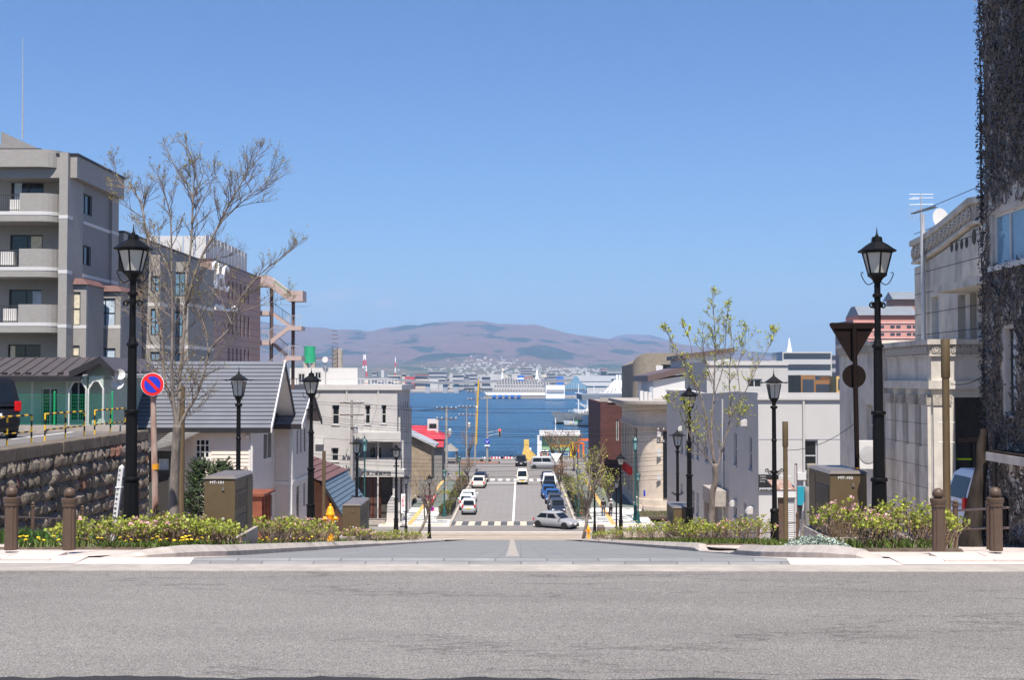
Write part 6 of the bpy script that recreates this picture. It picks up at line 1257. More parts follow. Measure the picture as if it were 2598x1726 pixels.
# upper block with raking cornice
def z8(x, y): return 1980 + x * .3507, 450 + y * .3507
XU = 12.0; up = [PXp(*z8(x, y), XU) for x, y in ((968, 465), (1060, 418), (1195, 318), (1395, 148), (1500, 130))]
YU1 = up[0].y; YU0 = up[-1].y - 3
hU = [(PXp(z8(1150, 0)[0], 850, XU).y, PXp(z8(1095, 0)[0], 850, XU).y, PXp(*z8(1100, 1170), XU).z - 1.5, PXp(*z8(1120, 862), XU).z), (PXp(z8(1490, 0)[0], 850, XU).y, PXp(z8(1285, 0)[0], 850, XU).y, PXp(*z8(1300, 1180), XU).z - 1.5, PXp(*z8(1300, 850), XU).z)]
zlo = PXp(*z8(1060, 620), XU).z
wall(sh_, 'stone_wall', 'L', XU, YU0, YU1, zg, up[0].z - .8, [h for h in hU], .4, 'upper_wall')
MB().prism([(XU, YU0, up[0].z - .8), (XU, YU0, up[-1].z - .9)] + [(XU, p.y, p.z - .8) for p in up[::-1]], (.4, 0, 0)).build('upper_gable', 'stone_wall', sh_)
window(sh_, 'L', XU, *hU[0], 'curtain_blue', 'alu', 1, 2, .15, .06); kbox('L', XU, hU[1][0], hU[1][1], .5, .6, hU[1][2], hU[1][3]).build('loggia_back', 'glass_dark', sh_)
for f_ in (.22, .62): y = hU[1][0] + (hU[1][1] - hU[1][0]) * f_; box(XU + .05, y, hU[1][2], XU + .35, y + .35, hU[1][3]).build('loggia_pier', 'stone_wall', sh_)
rk = [V((XU, YU0, up[-1].z))] + up[::-1]
for a, b in zip(rk, rk[1:]):
    for (o0, d0, d1, mt, nm) in ((.16, -.16, 0, 'stone_wall', 'coping'), (.06, -.62, -.161, 'stone_carved', 'carved_frieze'), (.10, -.70, -.621, 'stone_wall', 'moulding')):
        MB().hexa([(XU - o0, a.y, a.z + d0), (XU + .3, a.y, a.z + d0), (XU + .3, b.y, b.z + d0), (XU - o0, b.y, b.z + d0)], [(XU - o0, a.y, a.z + d1), (XU + .3, a.y, a.z + d1), (XU + .3, b.y, b.z + d1), (XU - o0, b.y, b.z + d1)]).build(nm, mt, sh_)
a, b = up[0], up[3]; L_ = (b - a).length; n = int(L_ / .36); ang = math.atan2(b.z - a.z, -(b.y - a.y))
for i in range(n): p = a.lerp(b, (i + .5) / n) + V((-.06, 0, -.4)); inst(ros_m, 'rosette', sh_, (XU - .06, p.y, p.z), (R(90), 0, R(-90)), (1.75,) * 3)
for i in range(7):
    zz = zlo + 1.6 - i * .62
    box(XU - .0035, YU0, zz, XU - .001, YU1, zz + .02).build('joint', 'soot', sh_)
# missing letters: dark scars on the wall
for (x, y, w_, h_) in ((1240, 508, 26, 70), (1275, 500, 26, 74), (1312, 485, 28, 76), (1348, 472, 30, 82), (1402, 430, 40, 118), (1460, 432, 36, 86), (1498, 425, 20, 80)):
    p = PXp(*z8(x, y), XU); dy = abs(PXp(z8(x + w_/2, y)[0], 700, XU).y - p.y); dz = h_ / 2 * .3507 * p.y / FPX; m = MB(); n = 12
    m.prism([(XU - .004, p.y + math.cos(2*math.pi*i/n) * dy * (1 + .18 * noise.noise(V((i, x, 0)))), p.z + math.sin(2*math.pi*i/n) * dz * (1 + .18 * noise.noise(V((i, 0, x))))) for i in range(n)], (.003, 0, 0)); m.build('letter_scar', 'soot', sh_)
pz0, pz1 = PXp(*z8(1120, 815), XU - .8), PXp(*z8(1480, 712), XU - .8); MB().hexa([(XU - .85, pz0.y, pz0.z - .1), (XU + .1, pz0.y, pz0.z - .1), (XU + .1, pz1.y - 2, pz0.z - .1), (XU - .85, pz1.y - 2, pz0.z - .1)], [(XU - .85, pz0.y, pz0.z + .08), (XU + .1, pz0.y, pz0.z + .1), (XU + .1, pz1.y - 2, pz0.z + .12), (XU - .85, pz1.y - 2, pz0.z + .08)]).build('canopy_slab', 'stone_wall', sh_)
mp_ = PXp(*z8(1035, 990), XU - .15); MB().tube([(XU - .15, mp_.y, mp_.z - 1.5), (XU - .15, mp_.y, PXp(*z8(1035, 265), XU - .15).z)], .065, 10).build('stand_pipe', 'alu', sh_)
# TV antenna and dish
b0 = P(*z8(1015, 420), mp_.y); t = thing('tv_antenna', 'rooftop television antenna with red-tipped rods on a pole', 'antenna', b0); top = P(*z8(1018, 118), mp_.y); MB().tube([b0 - V((0, 0, .6)), top], .02, 6).build('mast', 'steel', t)
for (x0, y0, x1, y1) in ((930, 122, 1106, 122), (950, 148, 1106, 148), (932, 198, 1108, 194), (930, 156, 1000, 156)): MB().tube([P(*z8(x0, y0), mp_.y), P(*z8(x1, y1), mp_.y)], .009, 5).build('rod', 'steel', t)
MB().tube([P(*z8(945, 262), mp_.y), P(*z8(1125, 212), mp_.y)], .022, 6).build('boom', 'alu_dark', t)
for k in range(11): q = P(*z8(1000 + k * 12, 247 - k * 3.4), mp_.y); MB().tube([q + V((0, -.2, -.05)), q + V((0, .2, .05))], .008, 4).build('element', 'alu_dark', t); MB().tube([q + V((-.02, 0, -.06)), q + V((.02, 0, .06))], .007, 4).build('element', 'alu_dark', t)
for k in range(5): x = 930 + k * 20; MB().tube([P(*z8(x, 213), mp_.y), P(*z8(x - 4, 262), mp_.y), P(*z8(x, 316), mp_.y)], .006, 4).build('reflector', 'steel', t)
p = P(*z8(1155, 298), mp_.y - 1); t = thing('satellite_dish', 'white satellite dish behind the raking stone cornice', 'dish', p); o = MB().lathe([(.02, -.04), (.2, -.02), (.3, .03)], 18).build('bowl', 'clean_white', t)
for v_ in o.data.vertices: v_.co += WL[t.name]
o.rotation_euler = (R(85), 0, R(25)); MB().tube([p + V((0, .1, 0)), p + V((.1, .4, -.8))], .025, 6).build('arm', 'steel', t)
# ================================================================= ivy-covered house
XI = 9.5; YI1 = PXp(2502, 700, XI).y; YI0 = 15.9
iv = thing('ivy_house', 'tall whitewashed house wall overgrown with bare dark ivy', 'building', (XI + 2, YI1, gz(YI1)))
ztop = 24.3; zc_ = PXp(2510, 1150, XI).z
hI = [(PXp(z8(1690, 0)[0], 550, XI).y - 1.2, PXp(z8(1530, 0)[0], 550, XI).y, PXp(*z8(1550, 645), XI).z, PXp(*z8(1550, 265), XI).z), (PXp(z8(1700, 0)[0], 1000, XI).y, PXp(z8(1625, 0)[0], 1000, XI).y, PXp(*z1(1385, 665), XI).z, PXp(*z1(1385, 130), XI).z)]
wall(iv, 'ivy_wall', 'L', XI, YI0, YI1, gz(YI0) - .5, ztop, hI, .4); box(XI + .41, YI0, gz(YI0) - .5, XI + 8, YI1 - .02, ztop).build('core', 'ivy_wall', iv)
window(iv, 'L', XI, *hI[0], 'glass_blue', 'white_trim', 3, 1, .06, .06, 'white_trim'); window(iv, 'L', XI, *hI[1], 'curtain_blue', 'alu_dark', 2, 3, .12, .05)
sl = PXp(2506, 1152, XI - .6); box(XI - .42, YI0, sl.z - .16, XI - .002, YI1 - 1.0, sl.z).build('canopy_slab', 'ivy_wall', iv); mbm = box(XI - .4, YI0, sl.z + .001, XI - .01, YI1 - 1.0, sl.z + .04).build('moss', 'bark_dark', iv)
ri = random.Random(8); vn = MB(); lf = MB()
def leaf_q(m, p, s, nrm=None):
    d = V((ri.uniform(-1, 1), ri.uniform(-1, 1), ri.uniform(-1, 1))).normalized(); e = d.orthogonal().normalized() * s * .6; d = d * s
    m.add([p - d, p + e, p + d, p - e], [(0, 1, 2, 3)])
def inwin(y, z):
    return any(h[0] - .02 < y < h[1] + .02 and h[2] - .02 < z < h[3] + .02 for h in hI)
for k in range(2900):
    y = ri.uniform(20.6, YI1 + .1); z = ri.uniform(13.2, 24.5) if k % 3 else ri.uniform(11.0, 15.5)
    if z < sl.z and ri.random() < .75: continue
    ang = ri.gauss(math.pi / 2, .55); pts = []; r0 = ri.uniform(.008, .026)
    for s in range(ri.randint(8, 18)):
        if inwin(y, z): break
        pts.append((XI - ri.uniform(.01, .06), y, z)); ang += ri.gauss(0, .38); y += math.cos(ang) * .11; z += math.sin(ang) * .11
        if y > YI1 + .12: y = YI1 + .1
        if ri.random() < .5: leaf_q(lf, V((XI - ri.uniform(.03, .12), y + ri.uniform(-.06, .08), z + ri.uniform(-.06, .06))), ri.uniform(.02, .05))
    if len(pts) > 2: vn.tube(pts, [r0 * (1 - .6 * i / len(pts)) for i in range(len(pts))], 3, False)
for k in range(1300): z = ri.uniform(13, 24.5); leaf_q(lf, V((XI - ri.uniform(-.1, .16), YI1 + ri.uniform(-.05, .1), z)), ri.uniform(.02, .06))
o = vn.build('ivy_stems', 'vine', iv); o['kind'] = 'stuff'; o = lf.build('ivy_leaves', 'dead_leaf', iv); o['kind'] = 'stuff'
def z5(x, y): return 2440 + x * .1913, 1100 + y * .1913
a, b = PXp(*z5(715, 425), XI - .02), PXp(*z5(765, 755), XI - .02); nb = thing('notice_board', 'white notice sheets with black lettering on the ivy house', 'notice', (XI, a.y, b.z))
yb0 = PXp(*z5(828, 500), XI).y - .8; box(XI - .03, yb0, b.z, XI - .012, b.y - .01, a.z).build('sheet', 'clean_white', nb); box(XI - .03, b.y, b.z, XI - .012, a.y, a.z + .0).build('sheet', 'clean_white', nb)
for i in range(11): zz = a.z - .07 - i * (a.z - b.z - .1) / 11; box(XI - .033, yb0 + .05, zz - .025, XI - .0305, b.y - .08 - (i % 3) * .1, zz + .012).build('text_line', 'black', nb)
for i, c_ in enumerate('茶房旧館ぶらり道案内'): text(c_, .062, 'black', nb, (XI - .032, (a.y + b.y) / 2, a.z - .06 - i * (a.z - b.z - .08) / 10), (R(90), 0, R(-90)), 'character', .001)
MB().tube([PXp(*z5(435, 0), XI - .12), PXp(*z5(435, 700), XI - .12)], .045, 8).build('downpipe', 'alu_dark', iv); MB().tube([PXp(*z5(545, 850), XI - .4), PXp(*z5(578, 880), XI - .35), PXp(*z5(582, 1300), XI - .35)], .06, 10).build('vent_pipe', 'black_paint', iv)
# thick dead ivy trunk in front of the corner
m = MB(); pts = [z5(140, 1500), z5(150, 1200), z5(200, 800), z5(260, 450), z5(270, 150), z5(290, -60)]; ww = [30, 26, 19, 15, 14, 8]; n = 20
rows = []
for i in range(16):
    t_ = i / 15 * 5; j = min(4, int(t_)); f_ = t_ - j; u = pts[j][0] * (1-f_) + pts[j+1][0] * f_; v = pts[j][1] * (1-f_) + pts[j+1][1] * f_; r_ = (ww[j] * (1-f_) + ww[j+1] * f_) * 25 / FPX; p = P(u, v, 25.0)
    for k in range(n): a = 2*math.pi*k/n; rr_ = r_ * (1 + .3 * noise.noise(V((math.cos(a)*1.6, math.sin(a)*1.6, i * .35))) + .22 * noise.noise(V((math.cos(a)*5, math.sin(a)*5, i * .5)))); m.v.append((p.x + math.cos(a)*rr_, p.y + math.sin(a)*rr_ * .8, p.z))
for i in range(15):
    for k in range(n): k2 = (k+1) % n; m.f.append((i*n+k, i*n+k2, i*n+n+k2, i*n+n+k))
tag(m.build('dead_tree', 'bark_dark', smooth=True), 'thick gnarled dark trunk at the corner of the ivy house', 'trunk')
# ================================================================= rounded stone bank on the tram corner
def z8b(x, y): return 1560 + x * .2232, 980 + y * .2232
YBk = 130.0; XB = PXp(1600, 1100, 11.6).x; bk = thing('stone_bank', 'beige stone bank with rounded corner and tall slot windows', 'building', (18, YBk, LOW))
rc = 3.2; x0 = P(z8b(262, 0)[0], 0, YBk + rc).x - .0; x1 = 45.0
yfar = PXp(z8b(85, 0)[0], 1100, x0).y
def zk_(y): return P(1650, z8b(0, y)[1], YBk).z
def outline(o, n=10): return [(x1, YBk - o), (x1, yfar), (x0 - o, yfar)] + [(x0 + rc - math.cos(a) * (rc + o), YBk + rc - math.sin(a) * (rc + o)) for a in [math.pi / 2 * i / n for i in range(n + 1)]]
def ring_prism(o, za, zb, mt, nm): return MB().prism([(x, y, za) for x, y in outline(o)], (0, 0, zb - za)).build(nm, mt, bk, smooth=35)
ring_prism(.35, LOW - .3, zk_(1375), 'bank_stone', 'plinth'); ring_prism(.2, zk_(1375) + .001, zk_(1300), 'bank_stone', 'base_course'); ring_prism(0, zk_(1300) + .001, zk_(478), 'bank_stone', 'body')
ring_prism(.35, zk_(478) + .001, zk_(462), 'bank_stone', 'cornice'); ring_prism(.15, zk_(462) + .001, zk_(432), 'bank_stone', 'cornice'); ring_prism(.05, zk_(432) + .001, zk_(290), 'bank_stone', 'frieze')
for i, (y0, y1, o) in enumerate(((290, 268, .3), (268, 235, .8), (235, 205, 1.3), (205, 172, 1.7))): ring_prism(o, zk_(y0) + .001, zk_(y1), 'bank_stone' if i < 3 else 'concrete', 'eave_moulding')
for k in range(5):
    y = YBk + rc + 1.2 + k * (yfar - YBk - rc - 2) / 5; box(x0 - .06, y, zk_(1240), x0 - .002, y + .9, zk_(500)).build('window', 'glass_dark', bk); box(x0 - .3, y + 1.3, LOW, x0 - .003, y + 2.1, zk_(480)).build('pilaster', 'bank_stone', bk)
xq = P(z8b(545, 0)[0], 0, YBk).x; xq2 = P(z8b(592, 0)[0], 0, YBk).x; box(xq, YBk - .06, zk_(1280), xq2, YBk - .002, zk_(510)).build('window', 'glass_dark', bk)
for (xa, ya, xb, yb_) in ((480, 510, 523, 578), (478, 715, 523, 810), (475, 1005, 520, 1075)): box(P(z8b(xa, 0)[0], 0, YBk).x, YBk - .02, zk_(yb_), P(z8b(xb, 0)[0], 0, YBk).x, YBk - .004, zk_(ya)).build('patch', 'museum_light', bk)
a, b = P(*z8b(332, 1190), YBk - .3), P(*z8b(347, 1258), YBk - .3); box(a.x, YBk - .25, b.z, b.x, YBk + .35, a.z).build('address_plate', 'sign_blue', bk)
box(x0 + 4, YBk + 4, zk_(172), x0 + 10, YBk + 4.2, zk_(90)).build('roof_railing', 'wood_grey', bk)
for i in range(3): xx = P(z8b(305 + i * 48, 0)[0], 0, YBk + 5).x; box(xx - .19, YBk + 5 + i * .1, zk_(172), xx + .19, YBk + 6, zk_(60 + i * 8)).build('roof_unit', 'clean_white', bk)
for k in range(4): y = YBk + rc + 2 + k * 2.6; tag(box(x0 - .95, y, LOW + 3.4, x0 - .45, y + .03, LOW + 4.3).build('flag', 'cloth_red'), 'red cloth flag hanging along the stone bank', 'flag', 'red flags beside the stone bank')
gr = MB(); rg2 = random.Random(2)
for i in range(2500):
    x, y = rg2.uniform(x0 - .5, 24), rg2.uniform(YBk - 5.5, YBk - .6); h = rg2.uniform(.1, .28); a = rg2.uniform(0, 6.28); gr.add([(x, y, LOW + .1), (x + .06 * math.cos(a), y + .06 * math.sin(a), LOW + .1), (x + .08 * math.cos(a + 1), y, LOW + .1 + h)], [(0, 1, 2)])
stuff(gr.build('grass_patch', 'grass'), 'green grass patch at the foot of the stone bank', 'grass'); struct(box(x0 - .7, YBk - 6, LOW - .1, 24, YBk - .4, LOW + .16).build('grass_bed', 'soil'))
# ================================================================= dark red brick warehouse
YR_ = 158.0; rb = thing('brick_warehouse', 'dark red brick warehouse end wall with crumbling parapet', 'building', (16, YR_, LOW)); xa = P(1525, 0, YR_).x; zr0 = P(1530, 1022, YR_).z
RW = (P(z8b(12, 0)[0], 0, YR_).x, P(z8b(44, 0)[0], 0, YR_).x, P(1565, z8b(0, 620)[1], YR_).z, P(1565, z8b(0, 385)[1], YR_).z)
wall(rb, 'red_brick', 'F', YR_, xa, xa + 16, LOW - .3, zr0, [RW], .5); window(rb, 'F', YR_, *RW, 'glass_dark', 'steel', 1, 1, .1, .12); wall(rb, 'red_brick', 'L', xa, YR_ + .501, YR_ + 30, LOW - .3, zr0, (), .5); box(xa - .1, YR_ - .15, LOW, xa + .8, YR_ - .002, zr0 + .1).build('corner_pier', 'red_brick', rb); box(xa - .15, YR_ - .2, zr0 + .101, xa + 16, YR_ + .6, zr0 + .6).build('parapet', 'concrete', rb)
box(xa + .6, YR_ + .6, zr0 - .3, xa + 16, YR_ + 30, zr0 - .05).build('roof', 'concrete', rb)
# ================================================================= concrete round-cornered block and white gables behind
def z3(x, y): return 1250 + x * .2542, 800 + y * .2542
YG = 185.0; rd = thing('concrete_block', 'brown rough concrete block with large rounded corner', 'building', (22, YG, LOW)); a = P(*z3(1408, 450), YG); xR = P(*z3(2000, 400), YG).x; rr_ = 2.4; zt = P(*z3(1700, 378), YG).z; prof = []
m = MB(); n = 10; out = [(a.x, YG + 22), (a.x, YG + rr_)] + [(a.x + rr_ - math.cos(t) * rr_, YG + rr_ - math.sin(t) * rr_) for t in [math.pi / 2 * i / n for i in range(n + 1)]] + [(xR, YG), (xR, YG + 22)]
top = []
for i, (x, y) in enumerate(out):
    d = min(1, max(0, (x - a.x) / (rr_ * 1.0))); zz = zt - 1.7 * (1 - math.sqrt(max(0, 1 - (1 - d) ** 2))); top.append(zz)
nn = len(out); m.v = [(x, y, LOW) for x, y in out] + [(x, y, z) for (x, y), z in zip(out, top)]; m.f = [(i, (i+1) % nn, nn + (i+1) % nn, nn + i) for i in range(nn)] + [tuple(range(nn, 2*nn))]; m.build('shell', 'rough_concrete', rd)
p = P(*z3(1660, 550), YG); box(p.x - .5, YG - .5, p.z - .6, p.x + .5, YG - .002, p.z + .7).build('vent_box', 'clean_white', rd); p = P(*z3(1780, 548), YG); box(p.x - 1.5, YG - .05, p.z - .8, p.x + 1.6, YG - .002, p.z + .8).build('window', 'glass_dark', rd)
YV = 150.0; gv = thing('white_gable_house', 'white wall building with dark sloping roof edge above the bank', 'building', (24, YV, LOW)); q = lambda x, y: P(*z3(x, y), YV)
pl = [q(1600, 850), q(1600, 655), q(1570, 640), q(1950, 545), q(2360, 520), q(2360, 850)]
MB().prism([V((p.x, YV, p.z)) for p in (q(1600, 1000), q(1600, 650), q(2360, 545), q(2360, 1000))], (0, 20, 0)).build('wall', 'clean_white', gv)
a, b = q(1545, 632), q(1950, 540); MB().hexa([a - V((0, .5, .35)), b - V((0, .5, .35)), b + V((0, 20, -.35)), a + V((0, 20, -.35))], [a + V((0, -.5, .35)), b + V((0, -.5, .35)), b + V((0, 20, .35)), a + V((0, 20, .35))]).build('roof', 'brown_steel', gv)
a, b = q(1890, 418), q(2400, 350); MB().prism([V((p.x, YV - .4, p.z)) for p in (q(1930, 560), q(1930, 415), q(2360, 365), q(2360, 560))], (0, 16, 0)).build('upper_wall', 'clean_white', gv); MB().hexa([a - V((0, .8, .2)), b - V((0, .8, .2)), b + V((0, 16, -.2)), a + V((0, 16, -.2))], [a + V((0, -.8, .3)), b + V((0, -.8, .3)), b + V((0, 16, .3)), a + V((0, 16, .3))]).build('upper_roof', 'brown_steel', gv)
box(q(1562, 0).x, YV - .1, LOW, q(1600, 0).x - .05, YV + 10, q(0, 655).z).build('side_wall', 'ship_hull', gv)
YW_ = 105.0; w2 = thing('white_annex', 'plain white upper block with stepped parapet behind the white building', 'building', (20, YW_, LOW)); q = lambda x, y: P(*z7(x, y), YW_)
WN = (q(1120, 0).x, q(1222, 0).x, q(0, 335).z, q(0, 275).z); wall(w2, 'white_wall', 'F', YW_, q(845, 0).x, q(1402, 0).x, LOW, q(0, 182).z, [WN], .4); window(w2, 'F', YW_, *WN, 'glass_dark', 'alu', 2, 1, .1, .1); box(q(845, 0).x - .1, YW_ - .12, q(0, 182).z, q(1402, 0).x, YW_ + 1, q(0, 172).z).build('moulding', 'white_wall', w2); box(q(845, 0).x, YW_ - .05, q(0, 172).z + .001, q(1402, 0).x, YW_ + 1, q(0, 152).z).build('parapet', 'white_wall', w2)
wall(w2, 'white_wall', 'L', q(845, 0).x, YW_ + .401, YW_ + 14, LOW, q(0, 155).z, (), .4)
# ================================================================= trees
rt = random.Random(17)
def path3(pts, Y, conv, seed):
    r_ = random.Random(seed); dy = 0; out = []; drift = r_.uniform(-.10, .10)
    for i, (x, y) in enumerate(pts):
        dy += drift * (.4 + i * .12) + r_.uniform(-.05, .05); out.append(P(*conv(x, y), Y + dy))
    return out
def smooth_path(p, k=4):
    o = []
    for i in range(len(p) - 1):
        a, b, c, d = p[max(0, i-1)], p[i], p[i+1], p[min(len(p)-1, i+2)]
        for j in range(k):
            t = j / k; o.append(.5 * ((2*b) + (c - a) * t + (2*a - 5*b + 4*c - d) * t*t + (3*b - a - 3*c + d) * t**3))
    return o + [p[-1]]
def twigs(m, lv, p, d, ln, r, depth, leafsize, dens, up=.06):
    n = 4; pts = [V(p)]; q = V(p); dd = V(d).normalized()
    for i in range(n):
        dd = (dd + V((rt.uniform(-.22, .22), rt.uniform(-.22, .22), rt.uniform(-.12, .2) + up * .5))).normalized(); q = q + dd * ln / n; pts.append(V(q))
        if depth > 0 and i > 0:
            for s in range(rt.choice((1, 1, 2))):
                sd_ = (dd + V((rt.uniform(-1, 1), rt.uniform(-1, 1), rt.uniform(-.4, .7))) * .95).normalized(); twigs(m, lv, q, sd_, ln * rt.uniform(.4, .8), r * .6, depth - 1, leafsize, dens, up)
        elif depth == 0 and rt.random() < dens * .5: leaf(lv, q + V((rt.uniform(-.01, .01),) * 3), leafsize * .8)
    m.tube(pts, [r * (1 - .6 * i / n) for i in range(n + 1)], 3, False)
    if rt.random() < dens:
        for k in range(rt.choice((1, 2, 3))): leaf(lv, q + V((rt.uniform(-.02, .02), rt.uniform(-.02, .02), rt.uniform(-.01, .03))), leafsize)
def leaf(m, p, s):
    d = V((rt.uniform(-1, 1), rt.uniform(-1, 1), rt.uniform(-.2, 1.2))).normalized(); e = d.orthogonal().normalized(); e = (e * math.cos(rt.uniform(0, 6)) + d.cross(e) * math.sin(rt.uniform(0, 6))) * s * .42; d = d * s
    m.add([p, p + d * .5 + e, p + d, p + d * .5 - e], [(0, 1, 2, 3)])
def limb_tree(name, lab, trunk, limbs, Y, conv, rad, tw, leafmat, leafsize, dens, depth=1, twlen=.6):
    base = P(*conv(*trunk[0]), Y); base.z = gz(Y) + .05; t = thing(name, lab, 'tree', base); m = MB(); m2 = MB(); lv = MB()
    tp = smooth_path(path3(trunk, Y, conv, 1), 5); tp[0] = base; n = len(tp); m.tube(tp, [rad[0] * (1.35 - .35 * min(1, i / 3)) + (rad[1] - rad[0]) * i / n for i in range(n)], 10)
    for k, (pts, r0, r1) in enumerate(limbs):
        q = smooth_path(path3(pts, Y, conv, 20 + k), 5); n = len(q); m.tube(q, [.72 * (r0 + (r1 - r0) * i / (n - 1)) for i in range(n)], 7)
        for i in range(3, n):
            f = i / n
            if rt.random() < tw * (.35 + f):
                d = (q[i] - q[i-1]).normalized(); sd_ = (d + V((rt.uniform(-1, 1), rt.uniform(-1, 1), rt.uniform(-.5, .6))) * 1.25).normalized(); rr_ = (r0 + (r1 - r0) * f); twigs(m2, lv, q[i], sd_, twlen * (1.15 - .8 * f) * rt.uniform(.6, 1.2), min(.011, rr_ * .6), depth, leafsize, dens)
        twigs(m2, lv, q[-1], q[-1] - q[-2], twlen * .25, r1, depth, leafsize, dens)
    m.build('trunk', 'bark', t, smooth=True); o = m2.build('twigs', 'twig', t); o['kind'] = 'stuff'; o = lv.build('crown', leafmat, t); o['kind'] = 'stuff'; return t
c1 = lambda x, y: (x * .421, 300 + y * .421)
limb_tree('street_tree', 'bare spring tree with yellow buds beside the no-parking sign', [(1045, 2420), (1050, 2200), (1060, 2000), (1068, 1850)],
  [([(1062, 1870), (1040, 1720), (990, 1568), (975, 1330), (955, 1220), (930, 1060), (900, 800), (870, 620), (850, 520), (800, 430), (720, 380), (690, 270)], .05, .008), ([(1066, 1860), (1045, 1700), (1035, 1568), (1040, 1200), (1035, 1000), (1030, 640), (1000, 480), (960, 360)], .05, .007), ([(1068, 1860), (1080, 1700), (1085, 1568), (1115, 1200), (1135, 950), (1160, 620), (1150, 440), (1085, 350), (1000, 170)], .052, .008), ([(1155, 640), (1165, 430), (1170, 300), (1125, 160)], .022, .006),
   ([(1118, 1130), (1200, 870), (1310, 660), (1380, 520), (1450, 400), (1500, 300), (1560, 200)], .036, .008), ([(1320, 640), (1420, 540), (1500, 470), (1600, 390), (1660, 270)], .02, .006), ([(1070, 1880), (1120, 1780), (1180, 1680), (1225, 1560), (1270, 1390), (1390, 1260), (1440, 1100), (1560, 950), (1680, 850), (1790, 770)], .045, .007), ([(1255, 1420), (1240, 1280), (1200, 1180), (1190, 1120)], .02, .006), ([(1420, 1180), (1560, 1130), (1700, 1090)], .016, .005), ([(1035, 980), (990, 850), (930, 740), (900, 700)], .02, .006), ([(975, 1330), (900, 1220), (840, 1150)], .018, .005), ([(865, 600), (800, 560), (740, 520)], .016, .005), ([(1160, 640), (1230, 480), (1300, 340)], .018, .005), ([(1400, 1250), (1330, 1080), (1320, 950)], .018, .005)], 23.3, c1, (.09, .072), 1.0, 'bud', .028, .3, 2, .56)
c2 = lambda x, y: (1480 + x * .37, 860 + y * .37)
limb_tree('street_tree', 'young tree with fresh yellow-green leaves in front of the white building', [(872, 1350), (880, 1190), (884, 1060), (905, 980), (902, 860)],
  [([(902, 870), (878, 640), (893, 400), (900, 200), (905, 20), (895, -160), (885, -300)], .05, .008), ([(898, 880), (820, 780), (745, 690), (700, 570), (690, 480), (600, 430)], .03, .006), ([(896, 860), (832, 500), (785, 330), (690, 190), (610, 20), (570, -60)], .04, .007), ([(915, 890), (960, 730), (1008, 520), (1000, 300), (1015, 0), (1000, -120)], .042, .007), ([(1000, 540), (1095, 390), (1190, 200), (1280, 40), (1300, -40)], .026, .006), ([(945, 780), (1000, 620), (1060, 560), (1090, 520)], .02, .006), ([(850, 560), (760, 300), (740, 60), (700, -60)], .024, .006), ([(900, 380), (960, 180), (980, -80), (990, -220)], .024, .006), ([(895, 300), (830, 120), (820, -60)], .02, .006), ([(1080, 400), (1060, 200), (1110, 40), (1100, -60)], .02, .005)], 36, c2, (.105, .08), .9, 'spring_leaf', .05, .36, 2, .46)
# smaller street trees along the lower street
def small_tree(lab, x, Y, h, leafmat, n=9, lean=0, dens=.9, ls=.13):
    t = thing('street_tree', lab, 'tree', (x, Y, gz(Y))); m = MB(); m2 = MB(); lv = MB(); b = V((x, Y, gz(Y) - .1)); top = b + V((lean, 0, h * .42)); m.tube([b, b.lerp(top, .5) + V((.08, 0, 0)), top], [h * .024, h * .02, h * .016], 7)
    for k in range(n):
        a = 2 * math.pi * k / n; s = b.lerp(top, rt.uniform(.6, 1)); e = top + V((math.cos(a) * h * .22, math.sin(a) * h * .22, h * rt.uniform(.25, .55))); mid = s.lerp(e, .5) + V((0, 0, h * .04)); m.tube([s, mid, e], [h * .012, h * .008, h * .004], 5)
        for j in range(5): twigs(m2, lv, s.lerp(e, .35 + .13 * j), V((rt.uniform(-1, 1), rt.uniform(-1, 1), rt.uniform(0, 1))), h * .16, h * .003, 1, ls, dens)
    m.build('trunk', 'bark', t, smooth=True); o = m2.build('twigs', 'twig', t); o['kind'] = 'stuff'; o = lv.build('crown', leafmat, t); o['kind'] = 'stuff'; return t
for u, Y, h, mt_, ln, dn, lab in ((1050, 88, 5.0, 'bud', 1.1, .1, 'leaning bare trunk beside the white banner'), (1168, 136, 3.6, 'dry_leaf', 0, .25, 'bare small tree by the first flower-basket lamp'), (1185, 160, 4, 'dry_leaf', 0, .4, 'bare small tree by the far left hedge'), (1190, 198, 6, 'dry_leaf', 0, .35, 'wispy brown tree beside the far utility poles'), (1462, 131, 3.8, 'spring_leaf', 0, .35, 'thin leafless sapling behind the orange cone'), (1478, 98, 6.4, 'spring_leaf', .4, .8, 'young tree with sparse yellow-green leaves at the slope foot'), (1420, 150, 4.2, 'dry_leaf', 0, .8, 'brown-leaved tree behind the parked white van'), (1425, 180, 6.5, 'dry_leaf', 0, .95, 'rusty brown leafy tree behind the white triangular sign'), (1455, 188, 6.5, 'dry_leaf', 0, .95, 'rusty brown leafy tree beside the orange crane'), (1402, 196, 6, 'dry_leaf', 0, .9, 'rusty brown leafy tree beside the dark parked car'), (1500, 150, 6, 'spring_leaf', 0, .9, 'yellow-green tree before the brick warehouse'), (1545, 126, 5, 'spring_leaf', 0, .8, 'yellow-green sapling before the stone bank windows')):
    small_tree(lab, P(u, 0, Y).x, Y, h, mt_, lean=ln, dens=dn)
